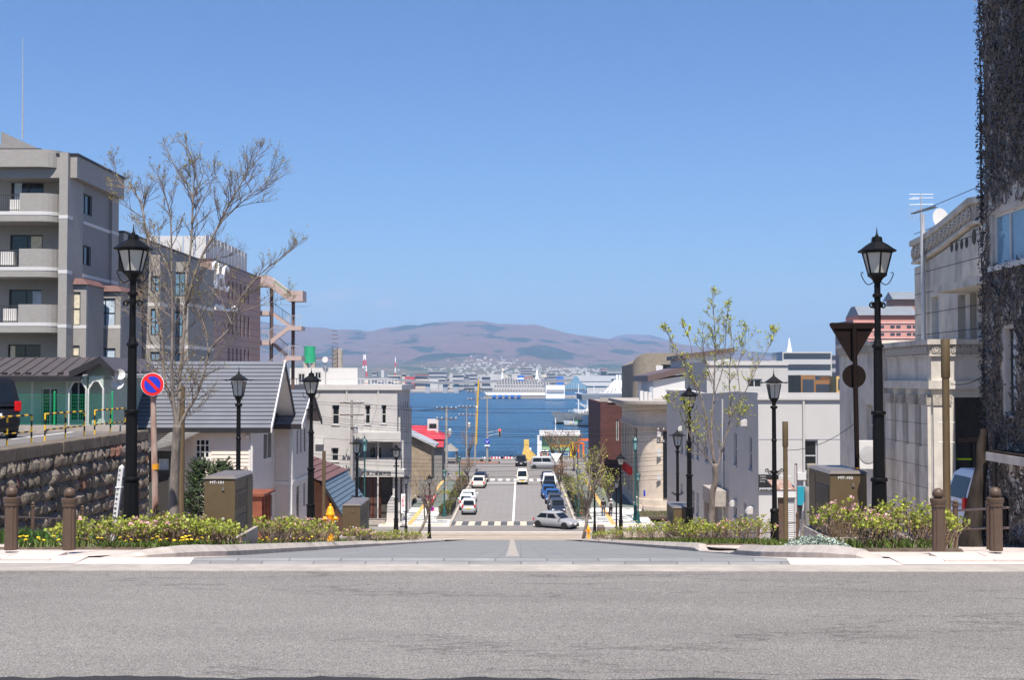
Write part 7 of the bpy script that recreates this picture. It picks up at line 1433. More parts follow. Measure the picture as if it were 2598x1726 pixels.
# ================================================================= shrubs
def azalea(lab, x, Y, rx, ry, h, n, fl, mt='azalea_leaf', dead=.75, group='azalea bushes'):
    t = thing('azalea_bush', lab, 'bush', (x, Y, gz(Y) + .12), group); m = MB(); lv = MB(); dl = MB(); fb = MB(); b = V((x, Y, gz(Y) + .1))
    for k in range(n):
        a = rt.uniform(0, 6.283); r_ = math.sqrt(rt.random()); e = V((math.cos(a) * rx * r_, math.sin(a) * ry * r_, h * rt.uniform(.62, 1.05) * (1 - .3 * r_ ** 3))); e.z -= .1233 * e.y; s = V((e.x * rt.uniform(.45, .8), e.y * .6, 0)); p0 = b + s; p1 = b + e; mid = p0.lerp(p1, .55) + V((rt.uniform(-.05, .05), rt.uniform(-.05, .05), 0)); m.tube([p0, mid, p1], [.007, .005, .003], 3, False)
        for j in range(3):
            q = mid.lerp(p1, rt.uniform(.1, .8)); e2 = q + V((rt.uniform(-.12, .12), rt.uniform(-.12, .12), rt.uniform(.03, .16))); m.tube([q, e2], [.004, .002], 3, False)
            for i in range(3): leaf(lv, e2 + V((rt.uniform(-.02, .02),) * 3), rt.uniform(.03, .06))
            if rt.random() < fl * .4:
                for i in range(4): leaf(fb, e2 + V((rt.uniform(-.025, .025), rt.uniform(-.025, .025), .02)), .035)
        for i in range(5): leaf(lv, p1 + V((rt.uniform(-.03, .03), rt.uniform(-.03, .03), rt.uniform(-.03, .03))), rt.uniform(.035, .065))
        if rt.random() < dead:
            for i in range(5): leaf(dl, p0.lerp(p1, rt.uniform(.15, .85)) + V((rt.uniform(-.06, .06), rt.uniform(-.06, .06), 0)), .04)
        if rt.random() < fl:
            c = p1 + V((0, 0, .02))
            for i in range(7): leaf(fb, c + V((rt.uniform(-.035, .035), rt.uniform(-.035, .035), rt.uniform(-.01, .04))), .045)
    for nm, mb_, mt_ in (('branches', m, 'azalea_stem'), ('leaves', lv, mt), ('dry_leaves', dl, 'azalea_dead'), ('blossoms', fb, 'blossom')):
        if mb_.f: o = mb_.build(nm, mt_, t); o['kind'] = 'stuff'
    return t
bushes = [(250, 18.6, .8, .5, .55, 90, .06, 'thin azalea with bare stems in front of the white marker post'), (350, 19.0, .45, .4, .55, 60, .2, 'azalea with pink blossoms around the first lamp foot'), (430, 19.5, .65, .5, .62, 110, .16, 'dense azalea below the no-parking sign'), (510, 19.9, .55, .5, .58, 110, .14, 'dense azalea left of the MT-101 cabinet'), (575, 20.6, .3, .35, .5, 50, .1, 'small azalea before the MT-101 cabinet front'),
  (690, 25.3, .8, .7, .72, 120, .16, 'azalea just behind the MT-101 cabinet plinth'), (765, 28.5, .9, .8, .75, 130, .3, 'azalea full of pink blossoms before the clapboard house wing'), (805, 31, .7, .9, .5, 60, .15, 'azalea at the foot of the second tall lamp'), (915, 37.2, .5, .5, .55, 60, .4, 'small azalea with pale pink heads by the second cabinet'), (1003, 50, 1.0, 1, .5, 80, .02, 'round light green azalea where the kerb ends'), (1045, 56, .8, .9, .45, 60, .02, 'low azalea below the banner trunk'), (960, 46, .8, 1, .4, 60, .05, 'low azalea strip behind the kerb corner'),
  (2150, 18.4, .55, .45, .95, 70, .35, 'tall azalea with pink buds before the right cabinet'), (2290, 18.6, .5, .45, 1.0, 70, .03, 'tall bright green azalea behind the right lamp foot'), (2365, 18.9, .5, .4, .7, 80, .0, 'bushy green azalea beside the right bollard'), (2230, 17.8, .3, .3, .6, 30, .05, 'small azalea in front of the right lamp foot'),
  (1895, 30.6, .75, .6, .8, 90, .15, 'azalea with white-pink buds before the flared-hat lamp'), (1795, 33.5, .8, .7, .6, 110, .05, 'olive azalea at the foot of the leafy tree'), (1745, 36.5, .8, .8, .85, 130, .04, 'dark green azalea around the tall right lamp'), (1670, 42, .9, 1, .8, 110, .12, 'azalea before the small right cabinet'), (1600, 48, 1.1, 1.2, .65, 100, .03, 'wide golden-green azalea on the right bed'), (1540, 56, .9, 1.2, .45, 70, .0, 'low olive azalea at the right bed end')]
for u, Y, rx, ry, h, n, fl, lab in bushes: azalea(lab, P(u, 0, Y).x, Y, rx, ry, h * (.74 if u < 1500 or u > 2100 else .82), int(n * .75), fl)
# conical yew beside the clapboard house
p = P(535, 1300, 40); t = thing('yew_shrub', 'dense dark green yew shrub in front of the clapboard house', 'shrub', (p.x, 40, gz(40))); m = MB(); lv = MB()
H = P(540, 1165, 40).z - gz(40)
for k in range(900):
    f = rt.random() ** .8; z = .15 + f * (H - .3); r_ = .98 * (1 - .55 * f ** 1.6) * (1 + .22 * noise.noise(V((k * .1, f * 5, 0)))); a = rt.uniform(0, 6.283); rr_ = r_ * rt.uniform(.55, 1.0); q = V((p.x + math.cos(a) * rr_, 40 + math.sin(a) * rr_, gz(40) + z)); d = V((math.cos(a), math.sin(a), rt.uniform(.3, 1.1))).normalized(); ln = rt.uniform(.12, .34)
    for i in range(11): c = q + d * ln * i / 10; e = V((rt.uniform(-1, 1), rt.uniform(-1, 1), rt.uniform(-.4, .8))).normalized() * .1; s = d.cross(e).normalized() * .024; lv.add([c - s, c + s, c + e], [(0, 1, 2)])
    if k % 6 == 0: m.tube([V((p.x, 40, q.z - .25)), q], [.012, .004], 3, False)
m.tube([(p.x, 40, gz(40) - .1), (p.x, 40, gz(40) + H * .7)], [.09, .04], 6); o = m.build('branches', 'bark_dark', t); o['kind'] = 'stuff'; o = lv.build('foliage', 'yew', t); o['kind'] = 'stuff'
# low herbs, grass and silver-leaved plants
def blades(name, mt_, lab, n, fx, hmin, hmax, w_=.012, kind='stuff'):
    m = MB()
    for k in range(n):
        x, y = fx(); z = gz(y) + .12; a = rt.uniform(0, 6.283); h = rt.uniform(hmin, hmax); d = V((math.cos(a), math.sin(a), 0)); s = V((-d.y, d.x, 0)) * w_; b = V((x, y, z)); m.add([b - s, b + s, b + d * h * .35 + V((0, 0, h * .75)) + s * .7, b + d * h * .7 + V((0, 0, h)), b + d * h * .35 + V((0, 0, h * .75)) - s * .7], [(0, 1, 2, 3, 4)])
    return stuff(m.build(name, mt_), lab, 'grass')
blades('bed_grass', 'grass', 'grass and weeds in the left planting bed', 2600, lambda: (rt.uniform(-7.1, -4.35), 17.4 + 40 * rt.random() ** 2), .03, .13); blades('bed_grass', 'grass', 'grass and weeds in the right planting beds', 2600, lambda: ((rt.uniform(3.65, 5.8), 28.7 + 30 * rt.random() ** 2) if rt.random() < .75 else (rt.uniform(3.7, 5.8), rt.uniform(17, 20))), .04, .16); blades('wall_weeds', 'herb', 'broad green weeds at the foot of the stone wall', 700, lambda: (rt.uniform(-12.6, -11), rt.uniform(24, 38)), .12, .4, .05)
m = MB()
for k in range(2600): a = rt.uniform(0, 6.28); r_ = math.sqrt(rt.random()); x, y = 3.98 + .48 * r_ * math.cos(a), 17.15 + .28 * r_ * math.sin(a); leaf(m, V((x, y, gz(y) + .12 + .17 * (1 - r_ * r_) * rt.random())), .035)
o = m.build('silver_groundcover', 'silver_leaf'); tag(o, 'low silver-leaved cushion plant spilling over the kerb', 'plant')
dn = MB().lathe([(.004, 0), (.022, .008), (.02, .014), (.006, .018)], 9).mesh('flower', 'yellow_petal'); ds = MB().tube([(0, 0, -.12), (0, 0, 0)], .003, 4).mesh('stem', 'grass')
for k in range(64):
    y = 17.45 + 1.5 * rt.random() if k < 44 else rt.uniform(22.8, 32); x = (-7.15 + 2.7 * rt.random()) if k < 44 else -4.45 - .5 * rt.random(); l = V((x, y, gz(y) + .2 + rt.uniform(0, .08))); t = thing('dandelion', 'yellow dandelion flower in the left planting bed', 'flower', l, 'dandelions in the left planting bed'); inst(dn, 'flower_head', t, l, (rt.uniform(-.7, .2), rt.uniform(-.4, .4), 0), (1.25,) * 3); inst(ds, 'stem', t, l)
# hedges of the lower street
def hedge(lab, x0, x1, y0, y1, h, n, mt_='hedge'):
    m = MB()
    for k in range(n):
        x, y = rt.uniform(x0, x1), rt.uniform(y0, y1); hh = h * (.75 + .35 * noise.noise(V((x * .8, y * .5, 1)))); z = LOW + .15 + hh * rt.random() ** .6; leaf(m, V((x, y, z)), rt.uniform(.1, .2))
    return tag(m.build('hedge', mt_), lab, 'hedge')
hedge('dark trimmed hedge along the left kerb behind the silver kei car', LX0 - 1.5, LX0 - .4, 124, 133, 1.1, 1500); hedge('brownish hedge along the far left kerb', LX0 - 1.5, LX0 - .4, 140, 168, 1.0, 2600); hedge('dark green hedge along the right kerb behind parked cars', LX1 + .3, LX1 + 1.6, 123, 138, 1.5, 2600); hedge('brownish hedge beside the parked white van', LX1 + .3, LX1 + 1.6, 140, 168, 1.2, 2600)
for (x, y0, y1, s) in ((LX0 - .3, 125, 134, 'left'), (LX0 - .3, 150, 168, 'far left'), (LX1 + .3, 128, 150, 'right')):
    t = thing('low_fence', f'low black railing in front of the {s} hedge', 'fence', (x, y0, LOW)); 
    for k in range(int((y1 - y0) / .5)): box(x - .03, y0 + k * .5, LOW + .1, x + .03, y0 + k * .5 + .12, LOW + .95).build('picket', 'black', t)
    box(x - .02, y0, LOW + .8, x + .02, y1, LOW + .86).build('rail', 'black', t)
struct(box(12.6, 150, LOW, 40, 172, LOW + .1).build('lawn', 'grass'), 'green lawn patch beside the quay road')
# ================================================================= cars (front towards +y)
KIND = dict(  # length, width, height, belt, hood, windscreen base y, roof front y, roof rear y, tail base y (from centre), nose height
    kei=(3.4, 1.48, 1.62, .92, .95, 1.05, .38, -1.42, -1.66, .80), hatch=(4.2, 1.7, 1.47, .90, .92, 1.0, .25, -1.2, -1.95, .72), van=(4.6, 1.7, 1.85, 1.0, 1.05, 1.55, .85, -1.95, -2.25, .85), keivan=(3.4, 1.48, 1.88, .98, 1.0, 1.42, 1.05, -1.5, -1.68, .92), suv=(4.4, 1.78, 1.68, 1.0, 1.04, 1.0, .35, -1.6, -2.1, .85), sedan=(4.3, 1.68, 1.44, .88, .9, .95, .2, -1.0, -1.6, .70))
wheel_m = None
def lerp4(q, s, t): return q[0].lerp(q[1], s).lerp(q[3].lerp(q[2], s), t)
def car(lab, kind, col, loc, rot, plate='sign_white'):
    global wheel_m
    L_, W, H, B, hd, yw, rf, rr_, tb, nz_ = KIND[kind]; h = W / 2; t = thing('car', lab, 'car'); m = MB()
    st = [(L_/2, .34, nz_ - .22, .72), (L_/2 - .1, .22, nz_ - .04, .90), (L_/2 - .35, .20, nz_ + .03, .97), (yw, .19, B, 1), (.2, .19, B + .01, 1), (tb + .25, .19, B + .03, 1), (-L_/2 + .22, .20, B + .0 if kind != 'sedan' else B + .02, .97), (-L_/2 + .06, .24, B - .12, .92), (-L_/2, .36, B - .3, .82)]
    prof = lambda lo, hi, k: [(-h*k*.86, lo), (-h*k*.985, lo + .16), (-h*k, (lo + hi) / 2), (-h*k*.985, hi - .1), (-h*k*.9, hi), (h*k*.9, hi), (h*k*.985, hi - .1), (h*k, (lo + hi) / 2), (h*k*.985, lo + .16), (h*k*.86, lo)]
    for y, lo, hi, k in st: m.v += [(x, y, z) for x, z in prof(lo, hi, k)]
    for i in range(len(st) - 1):
        for k in range(10): k2 = (k+1) % 10; m.f.append((i*10+k, i*10+k2, i*10+10+k2, i*10+10+k))
    m.f += [tuple(range(10)), tuple(range(80, 90))[::-1]]; m.build('body', col, t, smooth=38)
    cb = [V((-h*.93, yw, B - .03)), V((h*.93, yw, B - .03)), V((h*.93, tb, B - .03)), V((-h*.93, tb, B - .03))]; ct = [V((-h*.76, rf, H)), V((h*.76, rf, H)), V((h*.76, rr_, H)), V((-h*.76, rr_, H))]
    md = [a.lerp(b, .86) + V((a.x * .05, 0, 0)) for a, b in zip(cb, ct)]; top = [V((p.x * .9, p.y * .94, H)) for p in ct]
    m = MB(); m.v = [tuple(p) for p in cb + md + top]
    for i in (0, 4):
        for k in range(4): k2 = (k+1) % 4; m.f.append((i+k, i+k2, i+4+k2, i+4+k))
    m.f.append((8, 9, 10, 11)); m.build('cabin', col, t, smooth=38)
    def glass(nm, q, s0, s1, t0, t1, inset=.012):
        a = [lerp4(q, s, w) for s, w in ((s0, t0), (s1, t0), (s1, t1), (s0, t1))]; n = (a[1] - a[0]).cross(a[3] - a[0]).normalized(); c = sum(a, V()) / 4
        if n.dot(c - V((0, (yw + tb) / 2, B + .2))) < 0: n = -n
        MB().hexa([p - n * .01 for p in a], [p + n * inset for p in a]).build(nm, 'car_glass', t)
    glass('windscreen', [cb[0], cb[1], md[1], md[0]], .06, .94, .10, .96); glass('rear_window', [cb[3], cb[2], md[2], md[3]], .09, .91, .16, .92)
    for s, (i, j) in ((-1, (0, 3)), (1, (1, 2))): q = [cb[i], cb[j], md[j], md[i]]; glass('side_window', q, .14, .50, .14, .9); glass('side_window', q, .54, .92, .14, .9)
    if not wheel_m: wheel_m = (MB().lathe([(.17, -.09), (.27, -.095), (.295, -.06), (.295, .06), (.27, .095), (.17, .09)], 20).mesh('tyre', 'rubber', None, 40), MB().lathe([(.18, -.06), (.18, .075), (.13, .06), (.05, .085), (.01, .085)], 14).mesh('rim', 'chrome'))
    for sx in (-1, 1):
        for y in (L_/2 - .68, -L_/2 + .62):
            q = inst(wheel_m[0], 'wheel', t, (sx * (h - .09), y, .295), (0, R(90) * sx, 0)); inst(wheel_m[1], 'rim', q, (0, 0, 0)); MB().tube([(sx * (h - .12), y, .31), (sx * (h + .002), y, .31)], .35, 18).build('wheel_arch', 'black', t)
        box(sx * h * .56, L_/2 - .16, nz_ - .24, sx * h * .88, L_/2 - .035, nz_ - .08).build('headlight', 'lamp_clear', t, bevel=.02)
        zt_ = B - .04 if kind in ('hatch', 'sedan') else B + .12; box(sx * h * .70, -L_/2 + .01, zt_ - .3, sx * h * .93, -L_/2 + .16, zt_).build('taillight', 'lamp_red', t, bevel=.02); box(sx * (h - .04), yw - .12, B + .02, sx * (h + .14), yw - .02, B + .16).build('mirror', col, t, bevel=.02)
    box(-.17, L_/2 - .02, .40, .17, L_/2 + .012, .55).build('number_plate', plate, t); box(-.17, -L_/2 - .012, .62, .17, -L_/2 + .03, .77).build('number_plate', plate, t); box(-h*.55, L_/2 - .05, nz_ - .36, h*.55, L_/2 + .004, nz_ - .26).build('grille', 'black', t)
    box(-h*.8, L_/2 - .09, .22, h*.8, L_/2 - .012, .36).build('bumper', 'black', t); box(-h*.84, -L_/2 + .015, .30, h*.84, -L_/2 + .1, .44).build('bumper', 'black', t)
    t.location = loc; t.rotation_euler = (0, 0, R(rot)); return t
def onroad(u, Y): return (P(u, 0, Y).x, Y, LOW + .01)
Yp, Wp = 'plate_yellow', 'sign_white'
for lab, k, col, u, Y, rot, pl_ in (('silver kei wagon with yellow plate parked behind two white cars', 'kei', 'car_silver', 1191, 128.5, 0, Yp), ('white kei car parked just ahead of the silver kei wagon', 'kei', 'car_white', 1183, 133.2, 2, Wp), ('white compact parked second ahead of the silver kei wagon', 'hatch', 'car_white', 1190, 139.5, 0, Wp), ('white hatchback stopped at the far left kerb', 'hatch', 'car_ivory', 1216, 160, -2, Wp), ('dark car waiting ahead of the white hatchback', 'sedan', 'car_navy', 1220, 167, -4, Wp),
  ('ivory kei van with yellow plate driving up the street', 'keivan', 'car_ivory', 1325, 165.5, 180, Yp), ('dark navy kei car parked first behind the turning silver hatchback', 'kei', 'car_navy', 1414, 127.5, 182, Wp), ('navy wagon parked second behind the turning silver hatchback', 'kei', 'car_navy', 1407, 133, 181, Wp), ('small bright blue hatchback parked between navy wagon and blue sedan', 'hatch', 'car_blue', 1402, 140, 180, Wp), ('bright blue sedan parked sticking out into the lane', 'sedan', 'car_blue', 1392, 146, 182, Wp), ('dark green-black sedan parked in front of the white van', 'sedan', 'car_black', 1393, 152, 180, Wp), ('white tall van parked in the right row', 'van', 'car_white', 1393, 158, 180, Wp), ('dark sedan parked behind the white van', 'sedan', 'car_navy', 1388, 167, 180, Wp),
  ('silver hatchback turning out of the lower street', 'hatch', 'car_silver', 1411, 116.2, -126, Wp), ('silver minivan crossing along the quay road', 'van', 'car_silver', 1383, 193.5, -90, Wp), ('black and silver sport utility car facing the slope on the quay road', 'suv', 'car_black', 1322, 200, 180, Wp), ('dark hatchback with yellow plate parked by the quay shrubs', 'kei', 'car_navy', 1381, 217, 0, Yp), ('pale blue-white hatchback parked beside the stone storehouse', 'hatch', 'car_bluegrey', 1058, 143, 62, Wp)):
    l = onroad(u, Y); car(lab, k, col, l, rot, pl_)
struct(box(8.9, 26.2, 12.2, 16, 32.2, 12.86).build('driveway', 'concrete'), 'concrete driveway beside the stone house')
car('pale blue-white kei car parked beside the ivy house trunk', 'kei', 'car_white', (P(2412, 0, 28.6).x + 1.72, 28.6, 12.865), -90); car('black car parked at the car park barrier', 'van', 'car_black', (-17.35, 38.9, ZT - .03), 50)
# ---- motorcycles
def motorbike(lab, loc, rot, col='car_black'):
    t = thing('motorcycle', lab, 'motorcycle'); wm = MB().lathe([(.2, -.05), (.28, -.05), (.3, 0), (.28, .05), (.2, .05)], 16).mesh('wheel', 'rubber')
    for y in (.65, -.65): inst(wm, 'wheel', t, (0, y, .3), (0, R(90), 0))
    MB().tube([(0, .65, .3), (0, .42, .95)], .035, 6).build('fork', 'chrome', t); MB().tube([(-.32, .40, 1.0), (0, .44, .98), (.32, .40, 1.0)], .02, 6).build('handlebar', 'black', t); MB().ball((0, .12, .78), .2, 10, 6, .8).build('tank', col, t, smooth=True); box(-.13, -.72, .72, .13, 0, .82).build('seat', 'black', t, bevel=.04); box(-.18, -.25, .3, .18, .3, .62).build('engine', 'steel', t, bevel=.04); MB().ball((0, .52, .85), .09, 8, 6).build('headlight', 'lamp_clear', t); MB().tube([(.16, .2, .35), (.16, -.7, .4)], .04, 6).build('exhaust', 'chrome', t); box(-.1, -.85, .66, .1, -.74, .76).build('taillight', 'lamp_red', t)
    t.location = loc; t.rotation_euler = (0, 0, R(rot)); return t
motorbike('motorcycle parked beside the pale blue-white hatchback', (P(1066, 0, 137).x, 137, LOW + .13), 65); motorbike('motorcycle parked at the waterfront railing', (P(1232, 0, 207).x, 207, LOW), 80, 'car_white')
# ---- walking couple
def person(lab, loc, rot, top, bottom, hat=None, bag=None, H=1.7, step=.28):
    t = thing('person', lab, 'person'); s = H / 1.7
    def skin_obj(nm, mt_, vs, es, rs, sub=1):
        me = bpy.data.meshes.new(nm); me.from_pydata([tuple(V(v) * s) for v in vs], es, []); me.materials.append(M[mt_]); o = bpy.data.objects.new(nm, me); C.objects.link(o); o.parent = t; sk = o.modifiers.new('skin', 'SKIN'); sk.use_smooth_shade = True
        for d, r_ in zip(me.skin_vertices[0].data, rs): d.radius = (r_ * s, r_ * s)
        me.skin_vertices[0].data[0].use_root = True; sb_ = o.modifiers.new('sub', 'SUBSURF'); sb_.levels = sb_.render_levels = sub; return o
    f = step
    vs = [(0, 0, .92), (0, 0, 1.15), (0, .01, 1.38), (0, .02, 1.47), (0, .03, 1.55), (0, .03, 1.65), (-.18, 0, 1.38), (-.22, -.06, 1.12), (-.23, .05, .88), (.18, 0, 1.38), (.22, .06, 1.12), (.23, .12, .88), (-.09, 0, .88), (-.1, f*.5, .48), (-.1, f*.45, .08), (-.1, f*.45 + .16, .04), (.09, 0, .88), (.1, -f*.25, .48), (.1, -f*.9, .10), (.1, -f*.9 + .15, .04)]
    es = [(0,1),(1,2),(2,3),(3,4),(4,5),(2,6),(6,7),(7,8),(2,9),(9,10),(10,11),(0,12),(12,13),(13,14),(14,15),(0,16),(16,17),(17,18),(18,19)]; rs = [.12, .12, .12, .05, .085, .085, .055, .042, .032, .055, .042, .032, .08, .058, .04, .035, .08, .058, .04, .035]
    for sx, wr in ((-1, 8), (1, 11)):
        b = V(vs[wr]); vs.append((b.x, b.y + .01, b.z - .09)); es.append((wr, len(vs) - 1)); rs.append(.035); pi_ = len(vs) - 1
        for k in range(4): vs.append((b.x + sx * .004, b.y - .025 + k * .018, b.z - .165 + abs(k - 1.5) * .008)); es.append((pi_, len(vs) - 1)); rs.append(.009)
        vs.append((b.x, b.y + .06, b.z - .09)); es.append((wr, len(vs) - 1)); rs.append(.01)
    skin_obj('body', 'skin', vs, es, rs); skin_obj('jacket', top, vs[:3] + [vs[6], vs[7], vs[8], vs[9], vs[10], vs[11], (0, .015, 1.44)], [(0,1),(1,2),(2,3),(3,4),(4,5),(2,6),(6,7),(7,8),(2,9)], [.15, .15, .15, .075, .062, .05, .075, .062, .05, .07])
    skin_obj('trousers', bottom, [vs[0], vs[12], vs[13], vs[14], vs[16], vs[17], vs[18]], [(0,1),(1,2),(2,3),(0,4),(4,5),(5,6)], [.14, .1, .075, .06, .1, .075, .06])
    MB().ball(V((0, .02, 1.63)) * s, .105 * s, 10, 8, 1.1).build('hair', 'hair', t, smooth=True)
    MB().ball(V((0, .12, 1.60)) * s, .02, 6, 4).build('nose', 'skin', t)
    if hat: MB().ball(V((0, .03, 1.70)) * s, .115 * s, 10, 6, .8).build('hat', hat, t, smooth=True)
    if bag: box(-.14 * s, -.3 * s, 1.05 * s, .14 * s, -.14 * s, 1.42 * s).build('backpack', bag, t, bevel=.04)
    t.location = loc; t.rotation_euler = (0, 0, R(rot)); return t
person('person in black jacket and blue jeans walking away on the paved corner', (P(1530, 0, 125).x, 125, LOW + .13), 4, 'jacket_black', 'jeans', None, None, 1.74); person('person in pale jacket with white hat and backpack walking away', (P(1549, 0, 124.5).x, 124.5, LOW + .13), -6, 'jacket_grey', 'trouser_dark', 'sign_white', 'alu_dark', 1.64)
# ================================================================= lower street furniture
def teal_lamp(basket=True):
    t = thing('teal_lamp', 'x', 'lamp'); MB().lathe([(.24, 0), (.24, .1), (.17, .25), (.15, .8), (.12, .9), (.075, 1), (.06, 3.6), (.05, 3.9)], 12).build('post', 'teal', t, smooth=40); MB().lathe([(.06, 3.85), (.13, 3.95), (.14, 4.0)], 6).build('lantern_cup', 'teal', t); MB().lathe([(.13, 4.0), (.21, 4.45)], 6).build('lantern', 'teal_glass', t); MB().lathe([(.28, 4.45), (.26, 4.52), (.1, 4.68), (.03, 4.72), (.04, 4.78), (.005, 4.92)], 6).build('lantern_roof', 'teal', t)
    for k in range(6): a = k * math.pi / 3; MB().tube([(math.cos(a)*.135, math.sin(a)*.135, 4), (math.cos(a)*.215, math.sin(a)*.215, 4.46)], .014, 4).build('rib', 'teal', t)
    if basket:
        for s in (-1, 1):
            m = MB(); 
            for k in range(160): d = V((rt.uniform(-1, 1), rt.uniform(-1, 1), rt.uniform(-1, 1))).normalized() * .27 * rt.random() ** .4; leaf(m, V((s * .33, 0, 2.45)) + d, .09)
            m.build('flower_basket', 'spring_leaf', t)['kind'] = 'stuff'; MB().tube([(0, 0, 2.75), (s * .33, 0, 2.8), (s * .33, 0, 2.6)], .015, 5).build('basket_arm', 'teal', t)
    return t
tl0 = teal_lamp(); tl1 = teal_lamp(False); first = {}
for u, Y, b, s, lab in ((1128, 123.8, 1, 1, 'teal lamp post with flower baskets on the checkered left pavement'), (1467, 123.8, 1, 1, 'teal lamp post with flower baskets beside the green info sign'), (1166, 150, 1, .95, 'teal lamp post in the middle of the left verge'), (1618, 119, 0, 1, 'teal lamp post before the grass of the stone bank'), (1611, 121, 0, 1.7, 'very tall teal lamp post before the rounded bank corner'), (926, 116.5, 0, 1.72, 'very tall teal lamp post before the museum entrance'), (909, 117.5, 0, 1.6, 'tall teal lamp post left of the museum balcony')):
    l = (P(u, 0, Y).x, Y, LOW + .12); o = tl0 if b else tl1
    if id(o) not in first: o.location = l; o['label'] = lab; o.scale = (1, 1, s) if s < 1.2 else (1.1, 1.1, s); first[id(o)] = 1
    else: dup(o, l, 0, lab, None, (s if s < 1.2 else 1.1, s if s < 1.2 else 1.1, s))
x = P(1469, 0, 124.2).x; z0, z1_ = P(1469, 1243, 124.2).z, P(1469, 1230, 124.2).z; t = thing('info_sign', 'dark green hanging panel with white round symbol on the teal lamp', 'sign', (x, 124.2, z0)); box(x - .3, 124.1, z0 - .1, x + .35, 124.15, z1_).build('panel', 'teal', t); text('0', .5, 'sign_white', t, (x + .05, 124.09, (z0 + z1_) / 2), (R(90), 0, 0)); box(x - .42, 124.1, z0 - 1.6, x - .3, 124.15, z1_ + .1).build('side_panel', 'teal', t)
p = P(1474, 1300, 127); t = thing('traffic_cone', 'orange traffic cone on the right pavement', 'cone', (p.x, 127, LOW + .13)); MB().lathe([(.2, 0), (.16, .05), (.03, .75)], 14, (p.x, 127, LOW + .13)).build('cone', 'orange_paint', t); MB().lathe([(.13, .3), (.095, .45)], 14, (p.x, 126.995, LOW + .13)).build('white_band', 'sign_white', t); box(p.x - .22, 126.78, LOW + .131, p.x + .22, 127.22, LOW + .17).build('foot', 'orange_paint', t)
# white triangular sign on arm, seen from behind
p = P(1411, 1160, 126); pp = P(1466, 1160, 126); t = thing('give_way_sign', 'white back of a triangular sign on an arm above parked cars', 'sign', (pp.x, 126, LOW)); MB().tube([(pp.x, 126, LOW), (pp.x, 126, pp.z + .5)], .06, 8).build('pole', 'alu_dark', t); MB().tube([(pp.x, 126, pp.z), (p.x - .1, 126, pp.z)], .05, 8).build('arm', 'alu_dark', t); MB().prism([(p.x - .55, 125.9, p.z + .35), (p.x + .55, 125.9, p.z + .35), (p.x, 125.9, p.z - .55)], (0, .03, 0)).build('plate', 'sign_white', t)
# traffic signal pole with blue arrow sign
b = P(1236, 1182, 204); tp = P(1236, 1002, 204); t = thing('signal_pole', 'grey signal pole with red traffic light and blue round sign', 'traffic light', (b.x, 204, LOW)); MB().tube([(b.x, 204, LOW), (b.x, 204, tp.z)], [.2, .12], 10).build('pole', 'pole_concrete', t); c = P(1236, 1121, 203.7); o = MB().lathe([(.4, 0), (.4, .02)], 24).build('round_sign', 'sign_blue', t)
for v_ in o.data.vertices: v_.co += WL[t.name]
o.rotation_euler = (R(90), 0, 0); o.location = V((c.x, 203.7, c.z)) - WL[t.name]; MB().tube([(c.x, 203.66, c.z - .28), (c.x, 203.66, c.z + .05), (c.x + .25, 203.66, c.z + .08)], .05, 4).build('arrow', 'sign_white', t); MB().tube([(c.x - .26, 203.65, c.z + .02), (c.x, 203.65, c.z)], .05, 4).build('arrow', 'sign_white', t); box(c.x - .42, 203.66, c.z - .75, c.x + .42, 203.7, c.z - .5).build('text_plate', 'sign_white', t)
a, s_ = P(1236, 1107, 204), P(1268, 1100, 204); MB().tube([a, s_], .05, 6).build('arm', 'steel', t); MB().tube([P(1236, 1098, 204), s_ + V((0, 0, .5))], .04, 6).build('arm', 'steel', t); hd_ = box(s_.x - .2, 203.7, s_.z - .6, s_.x + .2, 204, s_.z + .75).build('signal_head', 'pole_concrete', t)
em = bpy.data.materials.new('signal_red'); em.use_nodes = True; bs = em.node_tree.nodes['Principled BSDF']; bs.inputs['Base Color'].default_value = (.6, .01, .01, 1); bs.inputs['Emission Color'].default_value = (1, .02, .01, 1); bs.inputs['Emission Strength'].default_value = 3; M['signal_red'] = em
for i, mt_ in enumerate(('signal_red', 'black', 'black')): MB().ball((s_.x, 203.68, s_.z + .5 - i * .42), .16, 10, 6).build('lens', mt_, hd_)
# ---- utility poles and wires
def upole(lab, u, Y, vt, r=.16, arms=2, yellow=False, lean=0):
    x = P(u, 0, Y).x; zt = P(u, vt, Y).z; t = thing('utility_pole', lab, 'utility pole', (x, Y, LOW)); MB().tube([(x, Y, LOW - .1), (x + lean, Y, zt)], [r, r * .7], 10).build('pole', 'pole_concrete', t)
    for k in range(arms):
        z = zt - .3 - k * 1.1; box(x - 1.1, Y - .06, z - .05, x + 1.1, Y + .06, z + .05).build('crossarm', 'brown_steel', t)
        for dx in (-1, -.5, .5, 1): MB().lathe([(.05, .05), (.07, .12), (.05, .25)], 8, (x + dx, Y, z)).build('insulator', 'clean_white', t)
    MB().lathe([(.2, -.5), (.22, -.4), (.22, .1), (.15, .2)], 10, (x + .35, Y, zt - 2.6)).build('transformer', 'steel', t)
    if yellow: MB().tube([(x + .25, Y - .1, LOW + 4), (x + .25 + lean, Y - .1, zt + 1.5)], .1, 8).build('guard_tube', 'yellow', t)
    return V((x, Y, zt))
pa = upole('utility pole with crossarms in front of the museum facade', 893, 116.2, 1015); pb = upole('utility pole with crossarms beside the red-roofed house', 1133, 134, 1031); pc = upole('slim utility pole in the far left verge', 1184, 172, 1028, .13); pd_ = upole('tall utility pole with yellow guard tube near the quay', 1204, 186, 990, .17, 2, True, .35); pe = upole('utility pole half hidden behind the white building edge', 1697, 116.5, 1085)
wi = 0
